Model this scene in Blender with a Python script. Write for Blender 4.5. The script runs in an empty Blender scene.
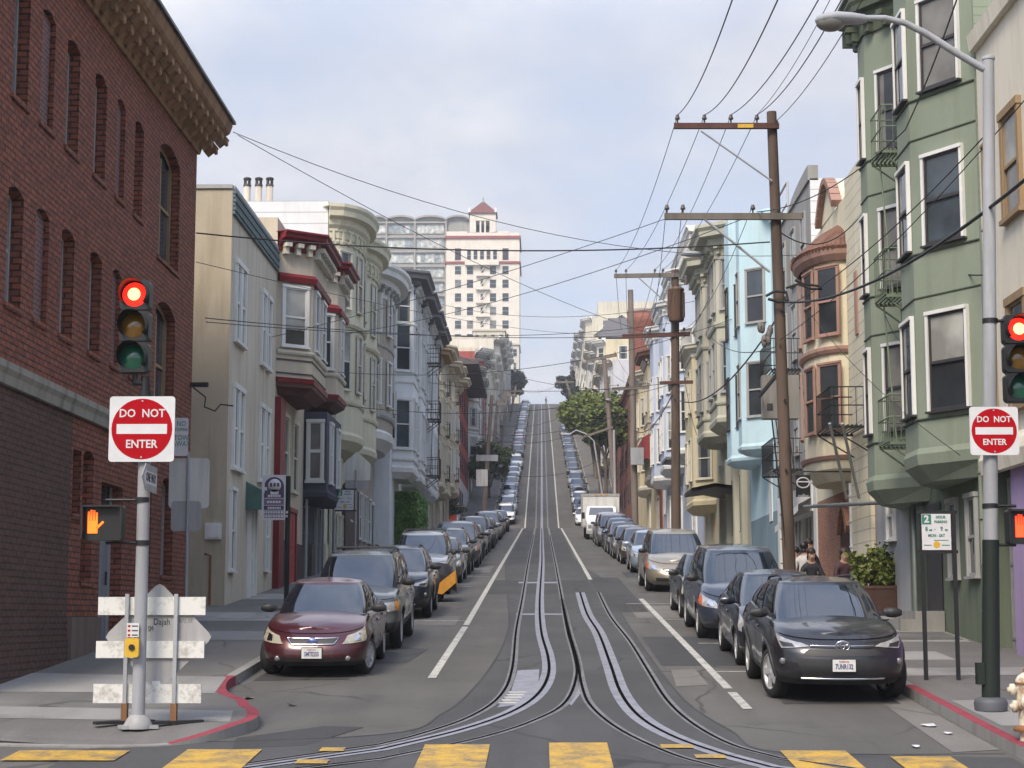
import bpy, bmesh, math, random
from mathutils import Vector, Matrix
scene = bpy.context.scene
COL = scene.collection
R = random.Random(7)
PI = math.pi
# ---------------------------------------------------------------- camera model (eye at the origin, z measured from the eye)
FPX = 1800.0
_p = math.atan(233/1800); _a = math.atan((30/1800)*math.cos(_p))
CR = Vector((math.cos(_a), math.sin(_a), 0)); CF = Vector((-math.sin(_a)*math.cos(_p), math.cos(_a)*math.cos(_p), math.sin(_p)))
CU = CR.cross(CF)
def ray(px, py): return CF + CR*((px-512)/FPX) + CU*((384-py)/FPX)
def onX(px, py, X):
    d = ray(px, py); s = X/d.x; return Vector((X, s*d.y, s*d.z))
def onY(px, py, Y):
    d = ray(px, py); s = Y/d.y; return Vector((s*d.x, Y, s*d.z))
def lerp(a, b, t): return a+(b-a)*t
def interp(tab, x):
    if x <= tab[0][0]: return tab[0][1]
    for (x0, y0), (x1, y1) in zip(tab, tab[1:]):
        if x <= x1:
            t = (x-x0)/(x1-x0) if x1 > x0 else 0
            return y0+(y1-y0)*t
    return tab[-1][1]
def sm(tab, x, h=.12):
    return (interp(tab, x-h)+2*interp(tab, x)+interp(tab, x+h))/4
# ---------------------------------------------------------------- the lie of the land
GT = [(-80,-1.66),(17.94,-1.66),(150,7.32),(165,7.92),(397,46.9),(420,47.4),(520,44.0),(700,36),(1500,-10)]
def g(Y): return interp(GT, Y)
CURB = .14
def gs(Y): return g(Y)+CURB
def slope(Y): return (g(Y+.5)-g(Y-.5))
def onG(px, py):
    d = ray(px, py); lo, hi = 2.0, 420.0
    prev = None; s = 10.0
    while s < 420:
        z = d.z*s/d.y
        if z <= g(s): return Vector((d.x*s/d.y, s, g(s)))
        s += .02
    return Vector((d.x*400/d.y, 400, g(400)))
def onS(px, py):
    """a point of the sidewalk"""
    d = ray(px, py); s = 10.0
    while s < 420 and d.z*s/d.y > gs(s): s += .02
    return Vector((d.x*s/d.y, s, gs(s)))
# ---------------------------------------------------------------- materials
MATS = {}
def nt_new(name):
    m = bpy.data.materials.new(name); m.use_nodes = True
    nt = m.node_tree; b = nt.nodes['Principled BSDF']
    return m, nt, b
def N(nt, t, **kw):
    n = nt.nodes.new(t)
    for k, v in kw.items():
        if k in n.inputs: n.inputs[k].default_value = v
        else: setattr(n, k, v)
    return n
def mathn(nt, op, a, b=None):
    n = nt.nodes.new('ShaderNodeMath'); n.operation = op
    for i, v in enumerate((a, b)):
        if v is None: continue
        if isinstance(v, (int, float)): n.inputs[i].default_value = v
        else: nt.links.new(v, n.inputs[i])
    return n.outputs[0]
def mixc(nt, fac, c1, c2, mode='MIX'):
    n = nt.nodes.new('ShaderNodeMix'); n.data_type = 'RGBA'; n.blend_type = mode
    for sock, v in ((n.inputs[0], fac), (n.inputs[6], c1), (n.inputs[7], c2)):
        if isinstance(v, (int, float)): sock.default_value = v
        elif isinstance(v, tuple): sock.default_value = (*v[:3], 1)
        else: nt.links.new(v, sock)
    return n.outputs[2]
def posn(nt, scale=(1,1,1)):
    gnode = nt.nodes.new('ShaderNodeNewGeometry')
    mp = nt.nodes.new('ShaderNodeMapping'); mp.inputs['Scale'].default_value = scale
    nt.links.new(gnode.outputs['Position'], mp.inputs['Vector'])
    return mp.outputs[0]
def noise(nt, vec, scale, detail=4, rough=.55):
    n = nt.nodes.new('ShaderNodeTexNoise'); n.inputs['Scale'].default_value = scale
    n.inputs['Detail'].default_value = detail; n.inputs['Roughness'].default_value = rough
    nt.links.new(vec, n.inputs['Vector'])
    return n.outputs['Fac']
def ramp(nt, fac, a, b):
    n = nt.nodes.new('ShaderNodeMapRange'); n.inputs[1].default_value = a; n.inputs[2].default_value = b
    nt.links.new(fac, n.inputs[0]); return n.outputs[0]
def bump(nt, b, h, strength=.3, dist=.02):
    n = nt.nodes.new('ShaderNodeBump'); n.inputs['Strength'].default_value = strength; n.inputs['Distance'].default_value = dist
    nt.links.new(h, n.inputs['Height']); nt.links.new(n.outputs[0], b.inputs['Normal'])
def plain(name, col, rough=.6, metal=0, var=.12, scale=3, spec=.5, coat=0, emit=None, estr=1):
    """solid material with a little soiling in its colour"""
    if name in MATS: return MATS[name]
    m, nt, b = nt_new(name)
    b.inputs['Roughness'].default_value = rough; b.inputs['Metallic'].default_value = metal
    b.inputs['Specular IOR Level'].default_value = spec
    b.inputs['Coat Weight'].default_value = coat; b.inputs['Coat Roughness'].default_value = .04
    if var:
        f = noise(nt, posn(nt), scale)
        c = mixc(nt, ramp(nt, f, .3, .7), tuple(x*(1-var) for x in col), tuple(min(1, x*(1+var)) for x in col))
        nt.links.new(c, b.inputs['Base Color'])
    else: b.inputs['Base Color'].default_value = (*col, 1)
    if emit:
        b.inputs['Emission Color'].default_value = (*emit, 1); b.inputs['Emission Strength'].default_value = estr
    MATS[name] = m; return m
def stucco(name, col, dirt=.25, siding=0, vert=False, rough=.85, course=0):
    """painted wall: weather streaks, blotches, fine grain; optional clapboard or block courses"""
    if name in MATS: return MATS[name]
    m, nt, b = nt_new(name); b.inputs['Roughness'].default_value = rough; b.inputs['Specular IOR Level'].default_value = .25
    f1 = noise(nt, posn(nt), .45, 6); f2 = noise(nt, posn(nt, (2.2, 2.2, .22)), 1.3, 5, .6); f3 = noise(nt, posn(nt), 9, 3)
    c = mixc(nt, ramp(nt, f1, .3, .7), tuple(x*.9 for x in col), tuple(min(1, x*1.07) for x in col))
    c = mixc(nt, ramp(nt, f2, .48, .8), c, tuple(x*(1-dirt*1.6)*k for x, k in zip(col, (1, .97, .92))))
    c = mixc(nt, mathn(nt, 'MULTIPLY', ramp(nt, f3, .35, .75), .12), c, tuple(x*.75 for x in col))
    h = noise(nt, posn(nt), 38, 3)
    if siding:
        sx = nt.nodes.new('ShaderNodeSeparateXYZ'); nt.links.new(posn(nt), sx.inputs[0])
        fr = mathn(nt, 'FRACT', mathn(nt, 'DIVIDE', sx.outputs[2], siding))
        gap = mathn(nt, 'LESS_THAN', fr, .09)
        c = mixc(nt, mathn(nt, 'MULTIPLY', gap, .55), c, tuple(x*.35 for x in col))
        h = mathn(nt, 'SUBTRACT', mathn(nt, 'MULTIPLY', h, .05), fr)
    nt.links.new(c, b.inputs['Base Color']); bump(nt, b, h, .35, .012)
    MATS[name] = m; return m
def brick(name, c1, c2, mortar, w=.22, hgt=.078, dirt=.35, zdark=None):
    if name in MATS: return MATS[name]
    m, nt, b = nt_new(name); b.inputs['Roughness'].default_value = .88; b.inputs['Specular IOR Level'].default_value = .25
    sx = nt.nodes.new('ShaderNodeSeparateXYZ'); nt.links.new(posn(nt), sx.inputs[0])
    cb = nt.nodes.new('ShaderNodeCombineXYZ')
    nt.links.new(mathn(nt, 'ADD', sx.outputs[0], sx.outputs[1]), cb.inputs[0]); nt.links.new(sx.outputs[2], cb.inputs[1])
    t = nt.nodes.new('ShaderNodeTexBrick'); nt.links.new(cb.outputs[0], t.inputs['Vector'])
    t.inputs['Scale'].default_value = 1; t.inputs['Brick Width'].default_value = w; t.inputs['Row Height'].default_value = hgt
    t.inputs['Mortar Size'].default_value = .016; t.inputs['Mortar Smooth'].default_value = .2
    t.inputs['Color1'].default_value = (*c1, 1); t.inputs['Color2'].default_value = (*c2, 1); t.inputs['Mortar'].default_value = (*mortar, 1)
    f1 = noise(nt, posn(nt), .8, 6); f2 = noise(nt, posn(nt, (1.5, 1.5, .2)), 1.1, 5); f3 = noise(nt, posn(nt, (1, 1, 2.6)), 5, 2)
    c = mixc(nt, mathn(nt, 'MULTIPLY', ramp(nt, f3, .4, .65), .35), t.outputs['Color'], tuple(x*1.9 for x in c2))
    c = mixc(nt, mathn(nt, 'MULTIPLY', ramp(nt, f1, .35, .75), dirt), c, tuple(x*.45 for x in c1))
    c = mixc(nt, mathn(nt, 'MULTIPLY', ramp(nt, f2, .5, .8), dirt), c, tuple(x*.4 for x in c1))
    nt.links.new(c, b.inputs['Base Color'])
    bump(nt, b, mathn(nt, 'SUBTRACT', mathn(nt, 'MULTIPLY', noise(nt, posn(nt), 30), .4), t.outputs['Fac']), .5, .012)
    MATS[name] = m; return m
def glassy(name, col, rough=.06, spec=.5):
    if name in MATS: return MATS[name]
    m, nt, b = nt_new(name); b.inputs['Roughness'].default_value = rough; b.inputs['Specular IOR Level'].default_value = spec
    f = noise(nt, posn(nt), .9, 3)
    c = mixc(nt, ramp(nt, f, .35, .7), tuple(x*.6 for x in col), tuple(x*1.3 for x in col))
    nt.links.new(c, b.inputs['Base Color'])
    f2 = noise(nt, posn(nt), 1.7, 2); bump(nt, b, f2, .06, .05)
    MATS[name] = m; return m
# ---------------------------------------------------------------- mesh builder
class MB:
    def __init__(s): s.v = []; s.f = []; s.mi = []; s.sm = []
    def face(s, pts, mi=0, smooth=False):
        i = len(s.v); s.v += [tuple(p) for p in pts]; s.f.append(tuple(range(i, i+len(pts)))); s.mi.append(mi); s.sm.append(smooth)
    def grid(s, rows, mi=0, smooth=True, wrap=False, flip=False):
        i = len(s.v); n = len(rows[0])
        for r in rows: s.v += [tuple(p) for p in r]
        for a in range(len(rows)-1):
            for b in range(n if wrap else n-1):
                c = (b+1) % n
                q = (i+a*n+b, i+a*n+c, i+(a+1)*n+c, i+(a+1)*n+b)
                s.f.append(q[::-1] if flip else q); s.mi.append(mi); s.sm.append(smooth)
    def box(s, x0, x1, y0, y1, z0, z1, mi=0):
        if x0 > x1: x0, x1 = x1, x0
        if y0 > y1: y0, y1 = y1, y0
        s.prism([(x0,y0),(x1,y0),(x1,y1),(x0,y1)], z0, z1, mi)
    def prism(s, pl, z0, z1, mi=0, top=None, smooth=False):
        """plan polygon lifted from z0 to z1 (numbers, or functions of the plan point)"""
        f0 = z0 if callable(z0) else (lambda p: z0)
        f1 = z1 if callable(z1) else (lambda p: z1)
        a = sum(p[0]*q[1]-q[0]*p[1] for p, q in zip(pl, pl[1:]+pl[:1]))
        if a < 0: pl = pl[::-1]
        tp = top or pl
        if top and a < 0: tp = top[::-1]
        n = len(pl); i = len(s.v)
        s.v += [(p[0], p[1], f0(p)) for p in pl]+[(p[0], p[1], f1(p)) for p in tp]
        s.f.append(tuple(range(i+n-1, i-1, -1))); s.f.append(tuple(range(i+n, i+2*n))); s.mi += [mi, mi]; s.sm += [False, False]
        for k in range(n):
            j = (k+1) % n
            s.f.append((i+k, i+j, i+n+j, i+n+k)); s.mi.append(mi); s.sm.append(smooth)
    def obox(s, c, ax, ay, az, mi=0):
        """box from a centre and three half-axis vectors"""
        c, ax, ay, az = map(Vector, (c, ax, ay, az)); i = len(s.v)
        for k in (-1, 1):
            for j, l in ((-1,-1),(1,-1),(1,1),(-1,1)): s.v.append(tuple(c+ax*j+ay*l+az*k))
        for q in ((3,2,1,0),(4,5,6,7),(0,1,5,4),(1,2,6,5),(2,3,7,6),(3,0,4,7)):
            s.f.append(tuple(i+t for t in q)); s.mi.append(mi); s.sm.append(False)
    def tube(s, pts, r, n=8, mi=0, caps=True):
        pts = [Vector(p) for p in pts]; rows = []
        rr = r if isinstance(r, (list, tuple)) else [r]*len(pts)
        up = None
        for k, p in enumerate(pts):
            d = (pts[min(k+1, len(pts)-1)]-pts[max(k-1, 0)]).normalized()
            if up is None:
                up = Vector((0,0,1)) if abs(d.z) < .9 else Vector((1,0,0))
            x = d.cross(up).normalized(); y = x.cross(d).normalized(); up = y
            rows.append([p+(x*math.cos(t)+y*math.sin(t))*rr[k] for t in [2*PI*j/n for j in range(n)]])
        s.grid(rows, mi, True, True, flip=True)
        if caps: s.face(rows[0], mi); s.face(rows[-1][::-1], mi)
    def lathe(s, prof, c=(0,0,0), ax='z', n=20, mi=0, caps=True, smooth=True):
        """revolve (radius, height) pairs"""
        rows = []
        for r_, h in prof:
            row = []
            for k in range(n):
                t = 2*PI*k/n; a, b = r_*math.cos(t), r_*math.sin(t)
                p = {'z': (a, b, h), 'y': (a, h, -b), 'x': (h, a, b)}[ax]
                row.append((c[0]+p[0], c[1]+p[1], c[2]+p[2]))
            rows.append(row)
        s.grid(rows, mi, smooth, True)
        if not caps: return
        if prof[0][0] > 1e-4: s.face(rows[0][::-1], mi)
        if prof[-1][0] > 1e-4: s.face(rows[-1], mi)
    def ico(s, c, rx, ry, rz, mi=0, n=8, m=6):
        rows = [[(c[0]+rx*math.sin(PI*a/m)*math.cos(2*PI*b/n), c[1]+ry*math.sin(PI*a/m)*math.sin(2*PI*b/n), c[2]-rz*math.cos(PI*a/m)) for b in range(n)] for a in range(m+1)]
        s.grid(rows, mi, True, True)
    def mesh(s, name, mats, off=(0,0,0), sharp=None, weld=False):
        me = bpy.data.meshes.new(name)
        o = Vector(off)
        me.from_pydata([(x-o.x, y-o.y, z-o.z) for x, y, z in s.v], [], s.f)
        mats = mats if isinstance(mats, (list, tuple)) else [mats]
        for m in mats: me.materials.append(m)
        me.polygons.foreach_set('material_index', s.mi)
        me.polygons.foreach_set('use_smooth', s.sm)
        if weld:
            bm = bmesh.new(); bm.from_mesh(me); bmesh.ops.remove_doubles(bm, verts=bm.verts, dist=.0008)
            bmesh.ops.recalc_face_normals(bm, faces=bm.faces); bm.to_mesh(me); bm.free()
        me.update()
        if sharp: me.set_sharp_from_angle(angle=math.radians(sharp))
        return me
    def build(s, name, mats, parent=None, root=None, off=None, **kw):
        """link as ONE object; vertices given in world metres, stored relative to the thing's base"""
        rt = root or parent
        while rt is not None and rt.parent is not None: rt = rt.parent
        if off is None: off = rt.location if rt is not None else (0,0,0)
        ob = bpy.data.objects.new(name, s.mesh(name, mats, off, **kw)); COL.objects.link(ob)
        if parent is not None: ob.parent = parent
        return ob
def tag(o, label=None, cat=None, group=None, kind=None):
    if label: o['label'] = label
    if cat: o['category'] = cat
    if group: o['group'] = group
    if kind: o['kind'] = kind
    return o
def thing(name, label, cat, loc=(0,0,0), group=None, rot=(0,0,0)):
    o = bpy.data.objects.new(name, None); o.empty_display_size = .3; COL.objects.link(o)
    o.location = loc; o.rotation_euler = rot
    return tag(o, label, cat, group)
def link(name, me, parent=None, loc=(0,0,0), rotz=0, label=None):
    o = bpy.data.objects.new(name, me); COL.objects.link(o)
    if parent is not None: o.parent = parent
    o.location = loc; o.rotation_euler = (0, 0, rotz)
    if label: o['label'] = label
    return o
def kids(o): return [c for c in COL.objects if c.parent == o]
_FONT = {}
def text_mesh(s, size, mat, depth=.004, bold=0.0, width=1.0):
    key = (s, size, mat.name, bold, width)
    if key in _FONT: return _FONT[key]
    cu = bpy.data.curves.new('lettering', 'FONT'); cu.body = s; cu.size = size; cu.align_x = 'CENTER'; cu.align_y = 'CENTER'
    cu.extrude = depth/2; cu.resolution_u = 2; cu.offset = bold
    ob = bpy.data.objects.new('lettering', cu); COL.objects.link(ob)
    dg = bpy.context.evaluated_depsgraph_get(); me = bpy.data.meshes.new_from_object(ob.evaluated_get(dg))
    bpy.data.objects.remove(ob); bpy.data.curves.remove(cu)
    me.materials.clear(); me.materials.append(mat)
    me.transform(Matrix.Diagonal((width, 1, 1, 1)))
    me.transform(Matrix.Rotation(PI/2, 4, 'X'))      # upright, reads from -y
    _FONT[key] = me; return me
def words(s, size, mat, parent, loc, rotz=0, name='lettering', **kw):
    return link(name, text_mesh(s, size, mat, **kw), parent, loc, rotz)
# ---------------------------------------------------------------- camera
cam = bpy.data.cameras.new('camera'); co = bpy.data.objects.new('camera', cam); COL.objects.link(co)
cam.sensor_width = 36; cam.lens = FPX/1024*36; cam.clip_start = .1; cam.clip_end = 20000
co.rotation_euler = (PI/2+_p, 0, _a); scene.camera = co
# ---------------------------------------------------------------- light: bright broken overcast, weak sun behind the viewer
SUN_EL, SUN_AZ = math.radians(46), math.radians(203)      # azimuth clockwise from +Y (up the street)
w = bpy.data.worlds.new('World'); scene.world = w; w.use_nodes = True
nt = w.node_tree; nt.nodes.clear()
out = nt.nodes.new('ShaderNodeOutputWorld'); bg = nt.nodes.new('ShaderNodeBackground')
sky = nt.nodes.new('ShaderNodeTexSky'); sky.sky_type = 'NISHITA'; sky.sun_disc = False
sky.sun_elevation = SUN_EL; sky.sun_rotation = SUN_AZ; sky.air_density = 1.0; sky.dust_density = 1.5
tc = nt.nodes.new('ShaderNodeTexCoord')
sxyz = nt.nodes.new('ShaderNodeSeparateXYZ'); nt.links.new(tc.outputs['Generated'], sxyz.inputs[0])
# project directions on a cloud deck so that clouds flatten towards the horizon
dz = mathn(nt, 'MAXIMUM', mathn(nt, 'ADD', sxyz.outputs[2], .22), .05)
cx = nt.nodes.new('ShaderNodeCombineXYZ')
nt.links.new(mathn(nt, 'DIVIDE', sxyz.outputs[0], dz), cx.inputs[0]); nt.links.new(mathn(nt, 'DIVIDE', sxyz.outputs[1], dz), cx.inputs[1])
mp = nt.nodes.new('ShaderNodeMapping'); mp.inputs['Location'].default_value = (3.1, .35, 0); mp.inputs['Scale'].default_value = (1.35, 1, 1)
nt.links.new(cx.outputs[0], mp.inputs[0])
c1 = noise(nt, mp.outputs[0], 2.6, 8, .55); c2 = noise(nt, mp.outputs[0], 3.6, 8, .6)
cov = mathn(nt, 'MULTIPLY', ramp(nt, c1, .34, .60), mathn(nt, 'MULTIPLY', ramp(nt, sxyz.outputs[1], -.55, .25), mathn(nt, 'SUBTRACT', 1.0, mathn(nt, 'MULTIPLY', ramp(nt, sxyz.outputs[2], .48, .78), .6))))      # the sky clears overhead and behind the viewer
tone = mixc(nt, ramp(nt, c2, .3, .72), (4.5, 4.7, 5.5), (6.75, 6.75, 6.9))
veil = mixc(nt, mathn(nt, 'ADD', .06, mathn(nt, 'MULTIPLY', mathn(nt, 'MULTIPLY', ramp(nt, sxyz.outputs[1], -.55, .25), mathn(nt, 'SUBTRACT', 1.0, ramp(nt, sxyz.outputs[2], .48, .78))), .58)), sky.outputs[0], (5.6, 6.0, 7.1))
col = mixc(nt, mathn(nt, 'MULTIPLY', cov, .9), veil, tone)
up = mathn(nt, 'ADD', 1.0, mathn(nt, 'MULTIPLY', ramp(nt, sxyz.outputs[2], .30, .80), 1.75))      # overcast is brightest overhead
lit = nt.nodes.new('ShaderNodeVectorMath'); lit.operation = 'SCALE'; nt.links.new(col, lit.inputs[0]); nt.links.new(up, lit.inputs['Scale'])
nt.links.new(lit.outputs[0], bg.inputs[0]); bg.inputs[1].default_value = .09
nt.links.new(bg.outputs[0], out.inputs[0])
sl = bpy.data.lights.new('sun', 'SUN'); so = bpy.data.objects.new('sun', sl); COL.objects.link(so)
sl.energy = 2.4; sl.angle = math.radians(22); sl.color = (1, .88, .72)
sd = Vector((math.sin(SUN_AZ)*math.cos(SUN_EL), math.cos(SUN_AZ)*math.cos(SUN_EL), math.sin(SUN_EL)))
so.rotation_euler = (-sd).to_track_quat('-Z', 'Y').to_euler()
vs = scene.view_settings; vs.view_transform = 'Standard'; vs.look = 'None'; vs.exposure = .64; vs.gamma = 1; vs.use_curve_mapping = False
scene.render.engine = 'CYCLES'
scene.cycles.use_denoising = True
scene.cycles.max_bounces = 8; scene.cycles.diffuse_bounces = 4; scene.cycles.glossy_bounces = 3
HAZE = .0004
# ---------------------------------------------------------------- ground materials
def asphalt(name, base, seed=0, tint=(1.05, 1.0, .91)):
    m, nt, b = nt_new(name); b.inputs['Roughness'].default_value = .82; b.inputs['Specular IOR Level'].default_value = .3
    mp = nt.nodes.new('ShaderNodeMapping'); mp.inputs['Location'].default_value = (seed*3.7, seed*1.3, 0)
    nt.links.new(posn(nt), mp.inputs[0]); v = mp.outputs[0]
    f1 = noise(nt, v, .35, 6); f3 = noise(nt, v, 26, 3, .7)
    ms = nt.nodes.new('ShaderNodeMapping'); ms.inputs['Scale'].default_value = (1.6, .14, 1); nt.links.new(v, ms.inputs[0])
    f2 = noise(nt, ms.outputs[0], 1.0, 5)
    B = tuple(base*t for t in tint)
    c = mixc(nt, ramp(nt, f1, .3, .7), tuple(x*.74 for x in B), tuple(x*1.18 for x in B))
    c = mixc(nt, mathn(nt, 'MULTIPLY', ramp(nt, f2, .42, .72), .75), c, tuple(x*.66 for x in B))
    c = mixc(nt, mathn(nt, 'MULTIPLY', ramp(nt, f3, .35, .7), .28), c, tuple(x*1.35 for x in B))
    # hairline cracks
    mc = nt.nodes.new('ShaderNodeMapping'); mc.inputs['Scale'].default_value = (.55, .3, 1); nt.links.new(v, mc.inputs[0])
    wob = nt.nodes.new('ShaderNodeTexNoise'); wob.inputs['Scale'].default_value = 1.2; wob.inputs['Detail'].default_value = 6; nt.links.new(mc.outputs[0], wob.inputs['Vector'])
    addv = mixc(nt, .35, mc.outputs[0], wob.outputs['Color'])
    vo = nt.nodes.new('ShaderNodeTexVoronoi'); vo.feature = 'DISTANCE_TO_EDGE'; vo.inputs['Scale'].default_value = .8; nt.links.new(addv, vo.inputs['Vector'])
    crack = mathn(nt, 'MULTIPLY', mathn(nt, 'SUBTRACT', 1.0, ramp(nt, vo.outputs['Distance'], .004, .014)), ramp(nt, f1, .45, .6))
    c = mixc(nt, mathn(nt, 'MULTIPLY', crack, .7), c, tuple(x*.35 for x in B))
    # oil drips
    f4 = noise(nt, v, 1.1, 3); c = mixc(nt, mathn(nt, 'MULTIPLY', ramp(nt, f4, .62, .75), .45), c, tuple(x*.5 for x in B))
    nt.links.new(c, b.inputs['Base Color']); bump(nt, b, f3, .5, .01)
    MATS[name] = m; return m
M_ROAD = asphalt('asphalt_worn', .094)
M_BED = asphalt('asphalt_track_bed', .066, 3, (1, 1, 1))
M_PATCH = asphalt('asphalt_patch', .054, 5, (1, 1, 1))
M_LIGHTPATCH = asphalt('asphalt_pale', .15, 8)
M_WALK = asphalt('sidewalk_dark', .125, 11, (1.03, .99, .93))
M_CONC = asphalt('sidewalk_concrete', .24, 14, (1.02, 1, .95))
M_KERB = stucco('kerb_concrete', (.25, .245, .23), .3)
M_REDK = stucco('kerb_red_paint', (.24, .045, .06), .3)
def paint_worn(name, col, under, amt=.5, sc=4, lo=.5, hi=.62):
    m, nt, b = nt_new(name); b.inputs['Roughness'].default_value = .7
    f = noise(nt, posn(nt), sc, 6, .65); f2 = noise(nt, posn(nt), 22, 3)
    k = mathn(nt, 'MULTIPLY', ramp(nt, mathn(nt, 'ADD', mathn(nt, 'MULTIPLY', f, .7), mathn(nt, 'MULTIPLY', f2, .3)), lo, hi), amt)
    c = mixc(nt, k, tuple(col), tuple(under)); nt.links.new(c, b.inputs['Base Color']); MATS[name] = m; return m
M_WLINE = paint_worn('road_paint_white', (.46, .45, .40), (.14, .135, .125), 1.0, 5, .46, .68)
M_YLINE = paint_worn('road_paint_yellow', (.50, .30, .035), (.11, .10, .08), 1.0, 3.4, .42, .66)
M_SLAB = paint_worn('slot_concrete', (.235, .24, .28), (.13, .13, .14), 1.0, 4, .44, .7)
M_RAILB = paint_worn('rail_steel', (.17, .17, .175), (.09, .088, .088), 1.0, 3, .42, .66)
M_GROOVE = plain('groove_dark', (.008, .008, .009), .9, 0, 0, spec=0)
M_TERR = plain('terrain_earth', (.12, .115, .09), .95, 0, .2, .05)
def ys(y0, y1, step):
    k = sorted({y0, y1, *[t for t, _ in GT if y0 < t < y1], *[y0+i*step for i in range(1, int((y1-y0)/step)+1) if y0+i*step < y1]})
    return k
def sheet(name, pts, h, mat, kind='structure', **kw):
    """flat polygon (X, Y) laid on the slope, h above the carriageway"""
    mb = MB(); mb.face([(x, y, g(y)+h) for x, y in pts])
    ob = mb.build(name, mat); ob['kind'] = kind; return ob
def strip(mb, line, wd, h, mi=0, off=0):
    """ribbon along an (X, Y) line"""
    L = [Vector((p[0], p[1])) for p in line]; a = []; b_ = []
    for i, p in enumerate(L):
        d = (L[min(i+1, len(L)-1)]-L[max(i-1, 0)]).normalized(); n = Vector((d.y, -d.x))
        q = p+n*(off-wd/2); r = p+n*(off+wd/2)
        a.append((q.x, q.y, g(q.y)+h)); b_.append((r.x, r.y, g(r.y)+h))
    mb.grid([a, b_], mi, False)
def smooth_line(pts, n=8):
    """Catmull-Rom through the points"""
    P = [Vector((p[0], p[1])) for p in pts]; P = [P[0]*2-P[1]]+P+[P[-1]*2-P[-2]]; o = []
    for i in range(1, len(P)-2):
        for k in range(n):
            t = k/n; a, b, c, d = P[i-1], P[i], P[i+1], P[i+2]
            o.append(.5*((2*b)+(c-a)*t+(2*a-5*b+4*c-d)*t*t+(3*b-a-3*c+d)*t**3))
    o.append(P[-2]); return [(p.x, p.y) for p in o]
# the air: thin even haze over the whole hill
mb = MB(); mb.box(-620, 620, -230, 1530, -80, 150)
hz_m = bpy.data.materials.new('haze_air'); hz_m.use_nodes = True; hn = hz_m.node_tree; hn.nodes.clear()
ho = hn.nodes.new('ShaderNodeOutputMaterial'); hv = hn.nodes.new('ShaderNodeVolumePrincipled')
hv.inputs['Color'].default_value = (.88, .92, 1, 1); hv.inputs['Density'].default_value = HAZE; hv.inputs['Anisotropy'].default_value = .2
hn.links.new(hv.outputs[0], ho.inputs['Volume'])
if HAZE: mb.build('haze', hz_m)['kind'] = 'stuff'
# terrain under everything
mb = MB(); rows = []
for y in sorted(set([-200]+[t for t, _ in GT if t > -100]+[40, 80, 120, 200, 250, 300, 350, 900, 1500])):
    rows.append([(x, y, g(y)-(.35 if abs(x) < 30 else .35+(abs(x)-30)*.05)) for x in (-600, -200, -60, -12, -8, 0, 8, 12, 60, 200, 600)])
mb.grid(rows, 0, True, flip=True); mb.build('terrain', M_TERR)['kind'] = 'structure'
# carriageway, lower crossing, upper crossing
RX0, RX1 = -4.62, 5.17
mb = MB(); mb.grid([[(x, y, g(y)) for x in (RX0-1.2, -2.5, 0, 2.5, RX1+.3)] for y in ys(17.9, 520, 6)], 0, False, flip=True)
mb.build('road', M_ROAD)['kind'] = 'structure'
mb = MB(); mb.grid([[(x, y, g(y)-.004) for x in (-90, RX0-1.2, RX1+.3, 90)] for y in (-60, -20, 0, 10, 17.9, 22)], 0, False, flip=True)
mb.build('crossing', M_ROAD)['kind'] = 'structure'
mb = MB()
for x0, x1 in ((-70, RX0),): mb.grid([[(x, y, g(y)-.003) for x in (x0, x1)] for y in (150.5, 157, 164.5)], 0, False, flip=True)
mb.build('side_street', M_ROAD)['kind'] = 'structure'
# kerb lines
KL = [(520, -4.62), (165.5, -4.62)]; 
left_edge = smooth_line([(-4.62, 34), (-4.62, 28), (-4.60, 26.6), (-4.35, 25.2), (-3.92, 24.2), (-3.6, 23.1), (-3.5, 22.3), (-3.62, 21.7), (-3.95, 21.1), (-4.5, 20.75), (-5.4, 20.7), (-6.6, 20.9), (-9, 21.1)], 5)
left_edge = [(-4.62, y) for y in (150, 120, 90, 60, 40)]+left_edge+[(-30, 21.1), (-80, 21.1)]
right_edge = [(5.17, y) for y in (150, 120, 90, 60, 40)]+smooth_line([(5.17, 30), (5.17, 24), (5.16, 21), (5.25, 19.4), (5.8, 18.1), (7, 17.4), (9, 17.2)], 5)+[(30, 17.2), (80, 17.2)]
def kerb_h(x, y):
    if x < 0 and y < 24: return CURB*min(1, max(.12, 1-(max(0, -3.6-x))/.75)) if x > -6.6 else CURB*min(1, .12+(-6.6-x)/1.5)
    return CURB
def walk(name, edge, inner, mat):
    """sidewalk from kerb line back to the property line, with kerb face and coping as its own structure"""
    s = -1 if edge[0][0] < 0 else 1
    top = []; k0 = []; k1 = []; k2 = []
    L = [Vector(p) for p in edge]
    for i, p in enumerate(L):
        d = (L[min(i+1, len(L)-1)]-L[max(i-1, 0)]).normalized(); n = Vector((d.y, -d.x))*(1 if s < 0 else -1)
        q = p+n*.15; h = kerb_h(p.x, p.y)
        k0.append((p.x, p.y, g(p.y)-.05)); k1.append((p.x, p.y, g(p.y)+h)); k2.append((q.x, q.y, g(q.y)+h+.001)); top.append((q.x, q.y, g(q.y)+h))
    return k0, k1, k2, top
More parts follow.
